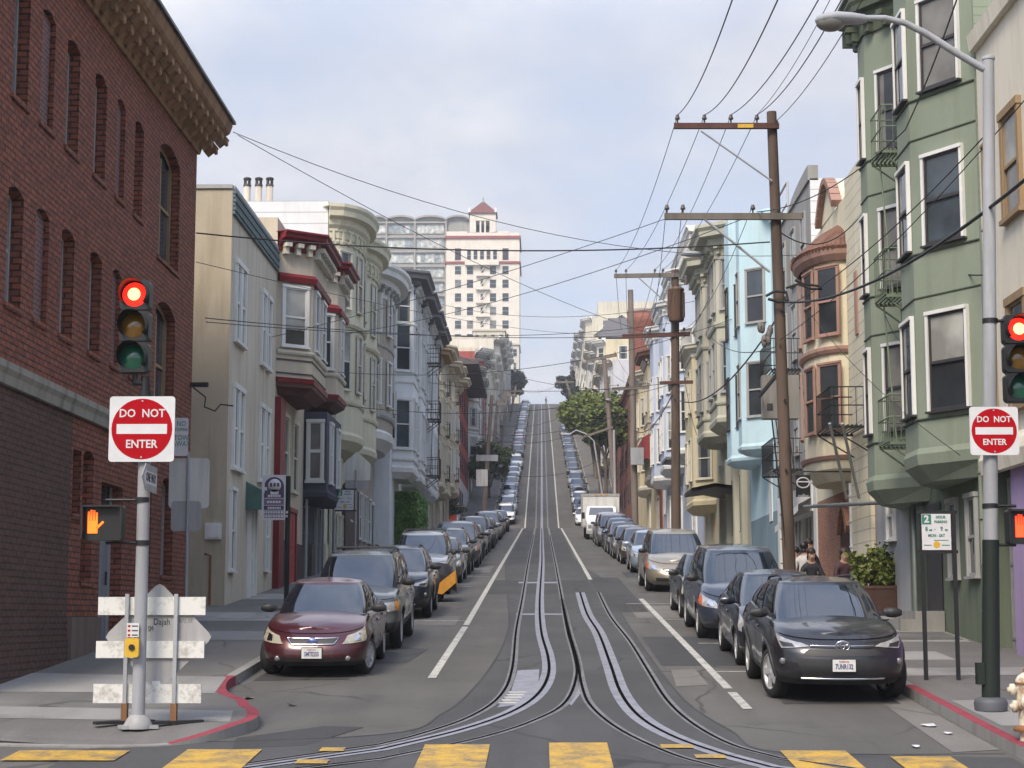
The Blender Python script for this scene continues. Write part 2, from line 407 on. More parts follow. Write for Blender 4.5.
for s, edge, nm in ((-1, left_edge, 'west'), (1, right_edge, 'east')):
    k0, k1, k2, top = walk(nm, edge, 8.4, None)
    mb = MB(); mb.grid([k0, k1, k2], 0, False, flip=(s > 0))
    # red paint near the corner
    for i, f in enumerate(mb.f):
        c = [mb.v[k] for k in f]; y = sum(v[1] for v in c)/4; x = sum(v[0] for v in c)/4
        if (s < 0 and 20.9 < y < 27.4 and x > -4.8) or (s > 0 and y < 25.6 and x < 6):
            if s > 0: mb.mi[i] = 1 if i >= len(k0)-1 else 0
            else: mb.mi[i] = 1 if i >= len(k0)-1 or y > 24.4 else 0
    mb.build('kerb', [M_KERB, M_REDK])['kind'] = 'structure'
    mb = MB(); inner = []
    for (x, y, z) in top:
        if abs(x) < 7: inner.append((s*8.5, max(y, 21.3 if s < 0 else 18.5), 0))
        else: inner.append((x, max(y+3.4, 24.5 if s < 0 else 20.9), 0))
    inner = [(x, y, g(y)+CURB) for x, y, z in inner]
    mb.grid([top, [tuple(lerp(a, b, .5) for a, b in zip(p, q)) for p, q in zip(top, inner)], inner], 0, False, flip=(s > 0))
    mb.build('sidewalk', M_WALK)['kind'] = 'structure'
    # upper block
    mb = MB(); X = s*(4.62 if s < 0 else 5.17)
    Y = ys(165.5 if s < 0 else 149.8, 520, 10)
    mb.grid([[(X, y, g(y)-.05) for y in Y], [(X, y, gs(y)) for y in Y], [(X+s*.15, y, gs(y)+.001) for y in Y]], 0, False, flip=(s > 0)); mb.build('kerb', M_KERB)['kind'] = 'structure'
    mb = MB(); mb.grid([[(X+s*.15, y, gs(y)) for y in Y], [(s*8.6, y, gs(y)) for y in Y]], 0, False, flip=(s > 0)); mb.build('sidewalk', M_WALK)['kind'] = 'structure'
# paving panels on the corners
for pts in ([(-4.72, 27.2), (-8.0, 27.8), (-8.0, 25.2), (-4.5, 25.0)], [(-3.9, 23.0), (-8.0, 23.6), (-8.0, 22.4), (-3.75, 21.9)]):
    sheet('sidewalk_panel', pts, CURB+.004, M_CONC)
for pts in ([(5.4, 28.6), (8.0, 28.8), (8.0, 27.6), (5.4, 27.4)], [(5.4, 24.2), (8.0, 24.4), (8.0, 21.8), (5.4, 21.6)], [(5.4, 36), (7.9, 36), (7.9, 33.6), (5.4, 33.6)], [(5.4, 31.6), (6.8, 31.6), (6.8, 30), (5.4, 30)]):
    sheet('sidewalk_panel', pts, CURB+.004, M_CONC)
for s, xs in ((-1, (-4.9, -7.8)), (1, (5.4, 7.95))):
    for y in (34, 39, 47, 55, 64, 72, 85, 98, 112, 128):
        ll = 1.4+R.random()*2.2
        sheet('sidewalk_panel', [(xs[0], y), (xs[1], y), (xs[1], y+ll), (xs[0], y+ll)], CURB+.004, M_CONC if R.random() < .6 else M_LIGHTPATCH)
# ---------------------------------------------------------------- cable-car track
zz = lambda pts: [tuple(onG(380+x/2.56, 540+y/2.56).xy) for x, y in pts]
far = lambda x, y0=62: [(x, y) for y in (397, 330, 260, 200, 165, 150, 120, 95, 75)]
tracks = {
 'rail_a': far(-.56)+zz([(365,150),(350,230),(340,330),(310,400),(230,455),(100,500),(0,525)]),
 'slot_a': far(0)+zz([(409,150),(412,230),(430,300),(430,350),(400,400),(330,445),(200,490),(0,538)]),
 'rail_b': far(.56)+zz([(466,150),(480,230),(497,290),(505,345),(478,415),(400,462),(260,508),(0,562)]),
 'rail_c': zz([(466,150),(484,230),(504,300),(520,380),(545,430),(620,490),(750,550),(870,584)]),
 'slot_b': zz([(512,135),(530,190),(560,240),(590,320),(615,390),(660,450),(740,500),(860,545),(1000,584)]),
 'rail_d': zz([(560,135),(590,195),(640,260),(690,340),(735,410),(800,470),(900,525),(1024,560)]),
}
for k in list(tracks):
    L = tracks[k]; a, b = Vector(L[-2]), Vector(L[-1]); d = (b-a).normalized()
    bend = Vector((d.x, d.y)); q = b
    ext = []
    sgn = 1 if d.x > 0 else -1
    for i in range(4):
        bend = (bend+Vector((sgn*.35, .02))).normalized(); q = q+bend*3.5; ext.append((q.x, q.y))
    tracks[k] = smooth_line(L, 5)+ext
trim = lambda L: [p for p in L]
# dark relaid strip the track lies in
i0 = 15
lf = far(-1.5)+zz([(330,190),(325,240),(300,300),(240,380),(160,445),(0,500)])+[(-5.2, 20.9)]
rt = far(1.5)+zz([(570,100),(590,140),(650,240),(720,340),(790,420),(900,490),(1024,545)])+[(5.1, 20.3)]
A = smooth_line(lf, 6); B = smooth_line(rt, 6)
def at_y(L, y):
    for p, q in zip(L, L[1:]):
        if (p[1]-y)*(q[1]-y) <= 0 and p[1] != q[1]: return lerp(p[0], q[0], (y-p[1])/(q[1]-p[1]))
    return L[-1][0] if y < L[-1][1] else L[0][0]
Ys = [397, 330, 260, 200, 165, 150, 120, 95]+[80-i*2 for i in range(24)]+[33-.5*i for i in range(31)]
Ys = sorted({y for y in Ys if y >= 18}, reverse=True)
mb = MB(); mb.grid([[(at_y(A, y), y, g(y)+.004) for y in Ys], [(at_y(B, y), y, g(y)+.004) for y in Ys]], 0, False)
mb.build('track_bed', M_BED)['kind'] = 'structure'
mb = MB()
strip(mb, [p for p in A if p[1] < 80], .035, .008); strip(mb, [p for p in B if p[1] < 80], .03, .008)
mb.build('road_seam', M_PATCH)['kind'] = 'structure'
for k, L in tracks.items():
    mb = MB(); gm = MB()
    if 'slot' in k:
        strip(mb, L, .27 if k == 'slot_b' else .23, .010); strip(gm, [p for p in L if p[1] < 160], .05, .014)
        mb.build('track_slot', M_SLAB)['kind'] = 'structure'
    else:
        strip(mb, L, .13, .009); strip(gm, [p for p in L if p[1] < 130], .042, .013, off=.01)
        mb.build('track_rail', M_RAILB)['kind'] = 'structure'
    gm.build('track_groove', M_GROOVE)['kind'] = 'structure'
# slab with worn stencil beside the curve, switch plates and cross bars
pp = zz([(352,335),(408,332),(405,375),(372,420),(300,430),(335,390)])
sheet('track_slab', pp, .007, M_SLAB)
mb = MB()
for i in range(5):
    y = 25.0+i*.33; mb.face([(-.66+.03*i, y, g(y)+.0085), (-.34+.03*i, y, g(y)+.0085), (-.36+.03*i, y+.17, g(y+.17)+.0085), (-.67+.03*i, y+.17, g(y+.17)+.0085)])
mb.build('road_stencil', M_WLINE)['kind'] = 'structure'
for y0, y1, xa, xb in ((43.0, 43.5, -.62, .62), (58, 59, -.75, .6)):
    sheet('track_cover', [(xa, y0), (xb, y0), (xb, y1), (xa, y1)], .0072, M_SLAB)
for P in ([(470, 410), (515, 375), (548, 425), (530, 425), (513, 395), (490, 425)],):
    sheet('track_cover', zz(P), .0075, M_SLAB)
# ---------------------------------------------------------------- paint
def line(x0, y0, x1, y1, wd=.11, mat=None, name='road_marking'):
    mb = MB(); n = max(2, int(abs(y1-y0)/8)); pts = [(lerp(x0, x1, i/n), lerp(y0, y1, i/n)) for i in range(n+1)]
    strip(mb, pts, wd, .008); ob = mb.build(name, mat or M_WLINE); ob['kind'] = 'structure'; return ob
line(-1.72, 28.4, -1.66, 39.2, .13); line(-1.66, 39.7, -1.58, 149.5, .13)
line(2.74, 24.4, 2.74, 26.4, .13); line(2.74, 26.9, 2.70, 49.5, .13); line(1.62, 60.5, 1.62, 149.5, .13)
line(-1.56, 166, -1.56, 396, .13); line(1.56, 166, 1.56, 396, .13)
for x0, x1, y in ((-4.4, -1.7, 41), (-4.3, -2.2, 56), (-4.3, -2.2, 47.6), (2.8, 4.9, 41.5), (3.0, 4.9, 34.9), (2.8, 3.3, 29.4), (-4.2, -1.8, 62.5), (2.2, 3.9, 47.3)):
    sheet('road_marking', [(x0, y), (x1, y), (x1, y+.1), (x0, y+.1)], .0065, M_WLINE)
for x0, x1, y0, y1, m in ((2.0, 4.4, 30.5, 36.5, M_PATCH), (2.2, 4.6, 42, 46.5, M_LIGHTPATCH), (-4.4, -1.9, 39.6, 42.6, M_LIGHTPATCH), (-1.62, 1.5, 52, 60, M_PATCH), (-1.4, 1.4, 75, 150, M_PATCH), (1.6, 2.6, 44, 62, M_PATCH), (2.9, 4.5, 62, 66, M_PATCH), (-3.6, -1.9, 66, 72, M_LIGHTPATCH), (-2.6, 3.2, 158, 164, M_PATCH)):
    sheet('road_patch', [(x0, y0), (x1, y0), (x1, y1), (x0, y1)], .0048 if x0 < -1.6 or x0 > 1.55 else .0056, m)
for P, m in (([(-3.9, 30.5), (-2.3, 30.9), (-2.1, 33.6), (-2.9, 34.4), (-3.7, 33.2)], M_PATCH), ([(2.0, 27.2), (2.5, 27.4), (2.5, 29.8), (2.1, 29.7)], M_LIGHTPATCH), ([(-4.45, 28), (-3.0, 28.2), (-3.1, 31.6), (-4.4, 31.5)], M_PATCH), ([(3.3, 25.0), (4.9, 25), (4.9, 29), (3.4, 29)], M_PATCH), ([(4.55, 20.4), (5.12, 20.6), (5.12, 30), (4.75, 30)], M_LIGHTPATCH)):
    sheet('road_patch', P, .0052, m)
# crosswalk: yellow bars
for a, b_, py in ((549, 607, 744), (425, 490, 746), (660, 692, 746), (694, 724, 756), (780, 845, 752), (890, 950, 758), (322, 346, 749), (298, 330, 761), (188, 262, 751), (20, 130, 752)):
    pa, pb = onG(a, py), onG(b_, py); x0, x1, y0, y1 = pa.x, pb.x, (17.2 if a > 150 and b_-a > 40 else pa.y-(.75 if b_-a > 40 else .28)), pa.y
    n = 5; mb = MB(); L = []; Rr = []
    for i in range(n+1):
        y = lerp(y0, y1, i/n); L.append((x0, y, g(y)+.0175)); Rr.append((x1, y, g(y)+.0175))
    mb.grid([L, Rr], 0, False, flip=True)
    mb.build('crosswalk_marking', M_YLINE)['kind'] = 'structure'
sheet('road_patch', [(-3.6, 21.5), (-2.7, 22.6), (-2.2, 22.5), (-2.7, 20.9), (-3.5, 20.6)], .006, M_PATCH)
# ---------------------------------------------------------------- building kit
M_GLASS = glassy('window_glass', (.035, .04, .045))
M_GLASSB = glassy('window_glass_blue', (.06, .075, .09))
M_BLIND = glassy('window_blind', (.36, .36, .33), .25)
M_CURT = glassy('window_curtain', (.17, .165, .15), .2)
M_WHITE = stucco('trim_white', (.68, .68, .66), .15, rough=.5)
M_CREAMT = stucco('trim_cream', (.58, .55, .46), .2, rough=.6)
M_GREYT = stucco('trim_grey', (.34, .34, .33), .2, rough=.6)
M_DARKT = plain('trim_dark', (.035, .033, .035), .5)
M_TAN = stucco('trim_tan_wood', (.30, .21, .12), .3)
M_REDT = stucco('trim_red', (.17, .018, .022), .2, rough=.45)
M_PINK = stucco('trim_pink', (.37, .225, .18), .2)
M_IRON = plain('iron_dark', (.03, .03, .03), .5, .6)
M_ROOFT = stucco('roof_tar', (.09, .088, .085), .3)
M_ROOFG = plain('roof_slate', (.11, .11, .12), .7)
PANES = [[M_GLASS, M_GLASS], [M_BLIND, M_GLASS], [M_CURT, M_CURT], [M_GLASSB, M_GLASS], [M_BLIND, M_CURT], [M_GLASSB, M_GLASSB], [M_GLASS, M_GLASS, M_CURT], [M_GLASSB, M_GLASS, M_BLIND], [M_GLASS, M_GLASS, M_BLIND]]
_W = {}
def win_mesh(w, h, style, fm):
    """casing and sashes; local x across, z up from the sill, +y out of the wall"""
    key = ('f', round(w, 2), round(h, 2), style, fm.name)
    if key in _W: return _W[key]
    mb = MB(); c = {'sash': .085, 'thin': .05, 'wide': .13, 'mull': .09, 'six': .08, 'dark': .065}[style]; pr = .075 if style != 'thin' else .05
    a, b = -w/2, w/2; k = 1 if style == 'dark' else 0; e = .0 if style in ('dark', 'thin') else .02
    mb.box(a-c, a, 0, pr, 0, h); mb.box(b, b+c, 0, pr, 0, h); mb.box(a-c-e, b+c+e, 0, pr+.02, h, h+c*1.05)
    mb.box(a-c-.02-e, b+c+.02+e, 0, pr+.04, -c*.6, 0, k)
    s = .045
    mb.box(a, a+s, .002, .045, .001, h, k); mb.box(b-s, b, .002, .045, .001, h, k)
    mb.box(a+s, b-s, .002, .045, h-s, h-.001, k); mb.box(a+s, b-s, .002, .05, .001, s*1.4, k)
    mb.box(a+s, b-s, .002, .055, h*.5-.028, h*.5+.028, k)
    if style == 'mull': mb.box(-.05, .05, .002, .06, s, h-s)
    if style == 'six':
        mb.box(-.012, .012, .002, .04, h*.53, h-s)
        mb.box(a+s, b-s, .002, .038, h*.75-.012, h*.75+.012)
    _W[key] = mb.mesh('window', [fm, M_DARKT]); return _W[key]
def pane_mesh(w, h, pv):
    key = ('p', round(w, 2), round(h, 2), pv)
    if key in _W: return _W[key]
    mb = MB()
    mb.box(-w/2, w/2, .001, .02, h*.5, h, 0); mb.box(-w/2, w/2, .001, .012, 0, h*.5-.001, 1)
    if pv in (6, 7):      # curtains drawn to the sides
        rr = random.Random(pv+int(w*100))
        for sg in (-1, 1):
            x = sg*w/2
            for k in range(4): x2 = x-sg*w*rr.uniform(.045, .085); mb.box(x, x2, .021, .022+.003*(k % 2), .02, h*.97, 2); x = x2
    if pv == 8: mb.box(-w/2, w/2, .021, .024, h*.28, h, 2)
    _W[key] = mb.mesh('pane', PANES[pv]); return _W[key]
def window(root, p, nrm, w, h, style='sash', fm=None, pv=None):
    fm = fm or M_WHITE
    if pv is None: pv = R.choice([0, 0, 1, 2, 3, 5, 6, 6, 7, 8])
    th = math.atan2(-nrm[0], nrm[1])
    o = link('window', win_mesh(w, h, style, fm), root, Vector(p)-root.location, th)
    link('pane', pane_mesh(w, h, pv), o)
    return o
def off_path(path, d, s):
    P = [Vector(p) for p in path]; o = []
    for i, p in enumerate(P):
        ns = []
        for a, b in ((i-1, i), (i, i+1)):
            if a < 0 or b >= len(P): continue
            e = (P[b]-P[a]).normalized(); ns.append(Vector((e.y, -e.x))*(-s))
        n = ns[0] if len(ns) == 1 else (ns[0]+ns[1])/(1+ns[0].dot(ns[1]))
        o.append(p+n*d)
    return o
def moulding(mb, path, s, prof, mi=0, smooth=False):
    """run a profile [(outward, z)...] along a plan line"""
    rows = []
    for o, z in prof: rows.append([(q.x, q.y, z) for q in off_path(path, o, s)])
    rows.append(rows[0])
    mb.grid(rows, mi, smooth)
    mb.face([r[0] for r in rows[:-1]], mi); mb.face([r[-1] for r in rows[:-1]][::-1], mi)
def corn_prof(z, h, pr, kind='step'):
    """a crown moulding of height h reaching out pr, its top at z"""
    if kind == 'flat': return [(-.02, z-h), (pr, z-h), (pr, z), (-.02, z)]
    return [(-.02, z-h), (.05, z-h), (.06, z-h*.72), (pr*.35, z-h*.6), (pr*.4, z-h*.42), (pr*.82, z-h*.36), (pr*.86, z-h*.2), (pr, z-h*.1), (pr, z), (-.02, z)]
def bay_path(X, s, y0, y1, pr, kind, ch):
    if kind == 'round':
        n = 12; c = (y0+y1)/2; a = (y1-y0)/2
        return [(X-s*pr*math.sin(PI*k/n)**.8, c-a*math.cos(PI*k/n)) for k in range(n+1)]
    if kind == 'box': return [(X, y0), (X-s*pr, y0+.001), (X-s*pr, y1-.001), (X, y1)]
    return [(X, y0), (X-s*pr, y0+ch), (X-s*pr, y1-ch), (X, y1)]
def bay(root, X, s, y0, y1, z0, z1, mat, pr=.9, kind='ang', ch=1.0, rows=(), wins=(.8, 1.7), fm=None, style='sash', belts=(), bm=None, corn=None, cm=None, drop=.45, brackets=0, pv=None, dropm=None, name='bay', face_w=None):
    """projecting bay: shell, mouldings, corbelled foot, windows on every facet"""
    path = bay_path(X, s, y0, y1, pr, kind, ch)
    back = [(X+s*.3, path[-1][1]), (X+s*.3, path[0][1])]
    mb = MB(); mb.prism(path+back, z0, z1, 0)
    b = mb.build(name, mat, root)
    mb = MB()
    cen = ((y0+y1)/2)
    low = [(lerp(X, p[0], .72), lerp(cen, p[1], .86)) for p in path]
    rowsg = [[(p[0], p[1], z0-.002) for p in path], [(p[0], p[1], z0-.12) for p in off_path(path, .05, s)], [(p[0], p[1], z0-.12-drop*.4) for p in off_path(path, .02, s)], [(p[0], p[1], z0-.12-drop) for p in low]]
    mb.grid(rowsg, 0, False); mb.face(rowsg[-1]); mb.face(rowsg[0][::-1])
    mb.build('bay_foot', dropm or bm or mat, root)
    if belts:
        for z, h, o in belts: mb = MB(); moulding(mb, path, s, [(-.02, z), (o*.6, z), (o, z+h*.5), (o, z+h), (-.02, z+h)]); mb.build('moulding', bm or mat, root)
    if corn:
        h, o = corn; mb = MB(); moulding(mb, path, s, corn_prof(z1+h*.35, h, o))
        mb.prism([tuple(p) for p in off_path(path, o*.8, s)]+back, z1+h*.30, z1+h*.34)
    if brackets and corn:
        zt = z1+h*.35-h*.62
        for a, c in zip(path, path[1:]):
            A, C = Vector(a), Vector(c); L = (C-A).length; n = max(1, int(L/brackets)) if kind != 'round' else 1
            e = (C-A).normalized(); nr = Vector((e.y, -e.x))*(-s)
            for k in range(n):
                q = A+(C-A)*((k+.5)/n)
                mb.obox((*(q+nr*.10), zt-.16), (e.x*.07, e.y*.07, 0), (nr.x*.10, nr.y*.10, 0), (0, 0, .16), 1)
                mb.obox((*(q+nr*.2), zt-.06), (e.x*.09, e.y*.09, 0), (nr.x*.14, nr.y*.14, 0), (0, 0, .06), 1)
    if corn: mb.build('cornice', [cm or bm or mat, M_CREAMT if cm is M_REDT else (bm or mat)], root)
    if kind == 'round':
        spots = [(path[i], path[i+1]) for i in (1, 3, 5, 6, 8, 10)]
        spots = [((Vector(path[1])+Vector(path[2]))/2, path[1], path[2]), ((Vector(path[4])+Vector(path[5]))/2, path[4], path[5]), ((Vector(path[7])+Vector(path[8]))/2, path[7], path[8])]
        spots = [(Vector(path[1]).lerp(Vector(path[2]), .9), path[1], path[3]), (Vector(path[4]).lerp(Vector(path[5]), .5), path[4], path[5]), (Vector(path[7]).lerp(Vector(path[8]), .5), path[7], path[8])]
    else:
        spots = []
        for a, c in zip(path, path[1:]):
            L = (Vector(c)-Vector(a)).length
            if L < .6: continue
            n = 2 if L > 2.6 else 1
            for k in range(n): spots.append((Vector(a).lerp(Vector(c), (k+.5)/n), a, c))
    for c, a, d in spots:
        e = (Vector(d)-Vector(a)).normalized(); nr = Vector((e.y, -e.x))*(-s)
        L = (Vector(d)-Vector(a)).length
        ww = min(wins[0], L-.34) if kind != 'round' else wins[0]
        for zb, hh in rows:
            q = Vector((c[0], c[1], zb))+Vector((nr.x, nr.y, 0))*(.035 if kind == 'round' else 0)
            window(root, q, nr, ww, hh, style, fm, pv)
    return path
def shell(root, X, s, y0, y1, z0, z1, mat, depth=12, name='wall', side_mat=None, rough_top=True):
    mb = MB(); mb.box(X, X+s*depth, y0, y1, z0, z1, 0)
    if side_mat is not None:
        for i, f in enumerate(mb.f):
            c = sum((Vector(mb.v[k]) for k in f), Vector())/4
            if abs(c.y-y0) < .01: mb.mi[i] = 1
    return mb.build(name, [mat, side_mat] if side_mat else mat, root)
def parapet_roof(root, X, s, y0, y1, z, mat, depth=12, h=.35):
    mb = MB(); t = .2
    mb.box(X, X+s*t, y0, y1, z+.001, z+h); mb.box(X+s*(t+.002), X+s*depth, y0, y0+t, z+.001, z+h); mb.box(X+s*(t+.002), X+s*depth, y1-t, y1, z+.001, z+h)
    return mb.build('parapet', mat, root)
def facade_cornice(root, X, s, y0, y1, z, h, o, mat, brackets=0, bmat=None):
    mb = MB(); moulding(mb, [(X, y0), (X, y1)], s, corn_prof(z, h, o))
    if brackets:
        n = int((y1-y0)/brackets)
        for k in range(n):
            y = y0+(k+.5)*(y1-y0)/n
            mb.box(X-s*.02, X-s*o*.75, y-.06, y+.06, z-h*1.0, z-h*.5, 1)
    return mb.build('cornice', [mat, bmat or mat], root)
def door(root, X, s, y, w, h, mat, fm, z=None, name='door'):
    z = gs(y) if z is None else z; mb = MB()
    mb.box(X-s*.002, X-s*.05, y-w/2, y+w/2, z-.3, z+h)
    o = mb.build(name, mat, root)
    mb = MB()
    for a, b_, c, d in ((-.5, -.5, .1, .25), (-.5, -.5, .45, .9), (0, 0, .1, .25)): pass
    mb.box(X-s*.001, X-s*.1, y-w/2-.1, y-w/2, z-.3, z+h); mb.box(X-s*.001, X-s*.1, y+w/2, y+w/2+.1, z-.3, z+h); mb.box(X-s*.001, X-s*.12, y-w/2-.12, y+w/2+.12, z+h, z+h+.14)
    mb.build('frame', fm, o)
    mb = MB()
    for zz_ in ((.12, .42), (.5, .92)):
        for ya in (-.38, .06): mb.box(X-s*.05, X-s*.066, y+ya*w, y+(ya+.32)*w, z+h*zz_[0], z+h*zz_[1])
    mb.build('panel', mat, o)
    return o
def drainpipe(root, X, s, y, z0, z1, mat):
    mb = MB(); mb.tube([(X-s*.09, y, z0), (X-s*.09, y, z1)], .05, 8)
    for k in range(4): z = lerp(z0, z1, (k+.5)/4); mb.box(X-s*.01, X-s*.15, y-.07, y+.07, z-.02, z+.02)
    return mb.build('drainpipe', mat, root)
def fire_escape(root, X, s, y0, y1, zs, mat, pr=.9, ladder=True, drop=None):
    mb = MB(); xo = X-s*pr
    for z in zs:
        for k in range(9): x = lerp(X-s*.05, xo, k/8); mb.box(x-.02, x+.02, y0, y1, z, z+.03)
        mb.box(X, xo, y0, y0+.05, z-.06, z-.002); mb.box(X, xo, y1-.05, y1, z-.06, z-.002)
        for zz_ in (.5, .95):
            mb.tube([(X, y0, z+zz_), (xo, y0, z+zz_), (xo, y1, z+zz_), (X, y1, z+zz_)], .018, 6)
        n = int((y1-y0)/.16)
        for k in range(n+1): y = lerp(y0, y1, k/n); mb.tube([(xo, y, z), (xo, y, z+.95)], .009, 4)
        for k in range(5): x = lerp(X, xo, (k+.5)/5); mb.tube([(x, y0, z), (x, y0, z+.95)], .009, 4)
        mb.tube([(X, y0+.1, z-.6), (xo, y0+.1, z-.05)], .02, 5); mb.tube([(X, y1-.1, z-.6), (xo, y1-.1, z-.05)], .02, 5)
    if ladder:
        for a, b_ in zip(zs, zs[1:]):
            for dx in (.25, .6):
                mb.tube([(X-s*dx, y0+.1, a), (X-s*dx, y1-.1, b_)], .02, 5)
    if drop:
        for dx in (.3, .62): mb.tube([(X-s*dx, (y0+y1)/2, zs[0]), (X-s*dx, (y0+y1)/2, drop)], .015, 5)
    return mb.build('fire_escape', mat, root)
def house(name, label, s, y0, y1, cat='house', group=None):
    X = -7.8 if s < 0 else 8.0
    return thing(name, label, cat, (X, (y0+y1)/2, gs((y0+y1)/2)), group), X
# ---------------------------------------------------------------- brick corner building
BR = brick('brick_red', (.28, .090, .050), (.16, .055, .034), (.034, .023, .021), w=.25, hgt=.098, dirt=.2)
BRD = brick('brick_painted', (.11, .058, .043), (.085, .047, .036), (.035, .026, .024), w=.25, hgt=.098, dirt=.25)
BRL = brick('brick_patched', (.17, .075, .065), (.13, .06, .06), (.2, .17, .16), dirt=.3)
bx = -7.85
T = thing('brick_building', 'dark red brick corner building with bracketed tan cornice and narrow arched windows', 'building', (bx, 32, gs(32)))
BY0, BY1, BZT = 24.3, 39.95, 10.62
TOPZ, MIDZ = (7.72, 9.60), (4.58, 6.37)
wy = [(25.83, 26.63, 0), (27.3, 28.05, 1), (28.8, 29.62, 0), (30.68, 31.52, 0), (32.32, 32.98, 1), (33.8, 34.55, 0)]
holes = []
for (a, b_, k) in wy:
    holes.append((a, b_, TOPZ[0], TOPZ[1], .09, k, 0)); holes.append((a, b_, MIDZ[0], MIDZ[1], .09, k, 0))
holes += [(36.05, 38.15, 7.35, 9.88, .24, 0, 1), (36.05, 38.0, 3.95, 6.52, .24, 0, 1)]
holes += [(29.95, 30.5, 1.72, 2.8, 0, 2, 0), (30.62, 31.35, .62, 2.86, .1, 0, 1), (31.95, 33.6, -.42, 2.4, 0, 3, 0), (35.3, 36.1, .86, 2.9, .1, 2, 0), (37.1, 38.25, .86, 2.9, .12, 0, 0)]
def holed_wall(mb, X, s, y0, y1, z0, z1, holes, rev, mi_of):
    Ys_ = sorted({y0, y1, *[h[0] for h in holes], *[h[1] for h in holes]}); Zs_ = sorted({z0, z1, *[h[2] for h in holes], *[h[3] for h in holes], 3.5})
    for ya, yb in zip(Ys_, Ys_[1:]):
        for za, zb in zip(Zs_, Zs_[1:]):
            ym, zm = (ya+yb)/2, (za+zb)/2
            if any(h[0] < ym < h[1] and h[2] < zm < h[3] for h in holes): continue
            mb.face([(X, ya, za), (X, yb, za), (X, yb, zb), (X, ya, zb)], mi_of(ym, zm))
    for h in holes:
        a, b_, c, d, rise = h[:5]; Xi = X+s*(.09 if h[5] == 1 else rev); m = mi_of((a+b_)/2, (c+d)/2)
        arc = [(lerp(a, b_, k/8), d-rise*(2*k/8-1)**2) for k in range(9)]
        for (p, q) in zip(arc, arc[1:]):
            mb.face([(X, *p), (X, *q), (Xi, *q), (Xi, *p)], m)
            if rise: mb.face([(X, *p), (X, *q), (X, q[0], d), (X, p[0], d)], m)
        e = d-rise
        mb.face([(X, a, c), (X, a, e), (Xi, a, e), (Xi, a, c)], m); mb.face([(X, b_, c), (X, b_, e), (Xi, b_, e), (Xi, b_, c)], m)
        mb.face([(X, a, c), (X, b_, c), (Xi, b_, c), (Xi, a, c)], m)
        if h[5] == 1: mb.face([(Xi, a, c), (Xi, b_, c)]+[(Xi, *p) for p in arc[::-1]], 2)
mb = MB()
mi_of = lambda y, z: 1 if (y < 29.85 and z < 3.5) else 0
holes_all = holes
holed_wall(mb, bx, -1, 29.85, BY1, -3, BZT, [h for h in holes if h[0] > 29.85], .25, mi_of)
holed_wall(mb, bx, -1, BY0, 29.85, -3, BZT, [h for h in holes if h[0] < 29.85], .25, mi_of)
mb.face([(bx, BY0, -3), (bx-14, BY0, -3), (bx-14, BY0, BZT), (bx, BY0, BZT)]); mb.face([(bx, BY1, -3), (bx-14, BY1, -3), (bx-14, BY1, BZT), (bx, BY1, BZT)])
mb.face([(bx-14, BY0, -3), (bx-14, BY1, -3), (bx-14, BY1, BZT), (bx-14, BY0, BZT)]); mb.face([(bx-.6, BY0, BZT), (bx-14, BY0, BZT), (bx-14, BY1, BZT), (bx-.6, BY1, BZT)])
mb.build('wall', [BR, BRD, BRL], T)
for (a, b_, c, d, rise, k, big) in holes:
    X0 = bx-.25; sill = MB(); sill.box(bx-.05, bx+.035, a-.05, b_+.05, c-.09, c-.002); 
    if k != 3: sill.build('sill', BR, T)
    if k == 1: continue
    if k == 3:
        m = MB(); m.box(X0-.04, X0+.02, a, b_, c, d-.7); dr = m.build('door', plain('door_steel', (.2, .22, .25), .5), T)
        m = MB(); m.box(X0+.02, X0+.05, a, a+.12, c, d); m.box(X0+.02, X0+.05, b_-.12, b_, c, d); m.box(X0+.02, X0+.05, a+.12, b_-.12, d-.8, d-.7); m.build('frame', M_GREYT, dr)
        m = MB(); m.box(X0-.04, X0, a+.12, b_-.12, d-.7, d); m.build('transom', M_GLASSB, dr)
        m = MB(); m.tube([(X0+.06, b_-.35, c+1), (X0+.06, b_-.35, c+1.25)], .02, 6); m.build('handle', M_IRON, dr)
        continue
    m = MB(); arc = [(lerp(a, b_, q/8), d-rise*(2*q/8-1)**2) for q in range(9)]
    t = .07 if not big else .11; fm_ = M_TAN if big else M_GREYT
    m.box(X0-.03, X0+.06, a, a+t, c, d-rise); m.box(X0-.03, X0+.06, b_-t, b_, c, d-rise); m.box(X0-.03, X0+.06, a+t, b_-t, c, c+t)
    m.box(X0-.02, X0+.045, a+t, b_-t, (c+d)/2-.03, (c+d)/2+.03)
    if big: m.box(X0-.02, X0+.05, (a+b_)/2-.05, (a+b_)/2+.05, c+t, (c+d)/2-.03); m.box(X0-.02, X0+.05, (a+b_)/2-.05, (a+b_)/2+.05, (c+d)/2+.03, d-rise)
    for p, q in zip(arc, arc[1:]): m.face([(X0+.05, *p), (X0+.05, *q), (X0+.05, q[0], q[1]-t), (X0+.05, p[0], p[1]-t)])
    wo = m.build('window', M_DARKT if k == 2 else fm_, T)
    m = MB(); m.face([(X0, a, c), (X0, b_, c)]+[(X0, *p) for p in arc[::-1]]); m.build('pane', [M_GLASSB, M_GLASS][k == 2], wo)
m = MB(); moulding(m, [(bx, BY0-.1), (bx, 35.2)], -1, [(0, 3.36), (.07, 3.36), (.09, 3.5), (.13, 3.58), (.13, 3.68), (0, 3.70)]); m.build('belt_course', stucco('stone_belt', (.28, .27, .23), .4), T)
m = MB(); m.box(bx-.02, bx+.05, BY0, 29.8, -3, -.35); m.build('plinth', BRD, T)
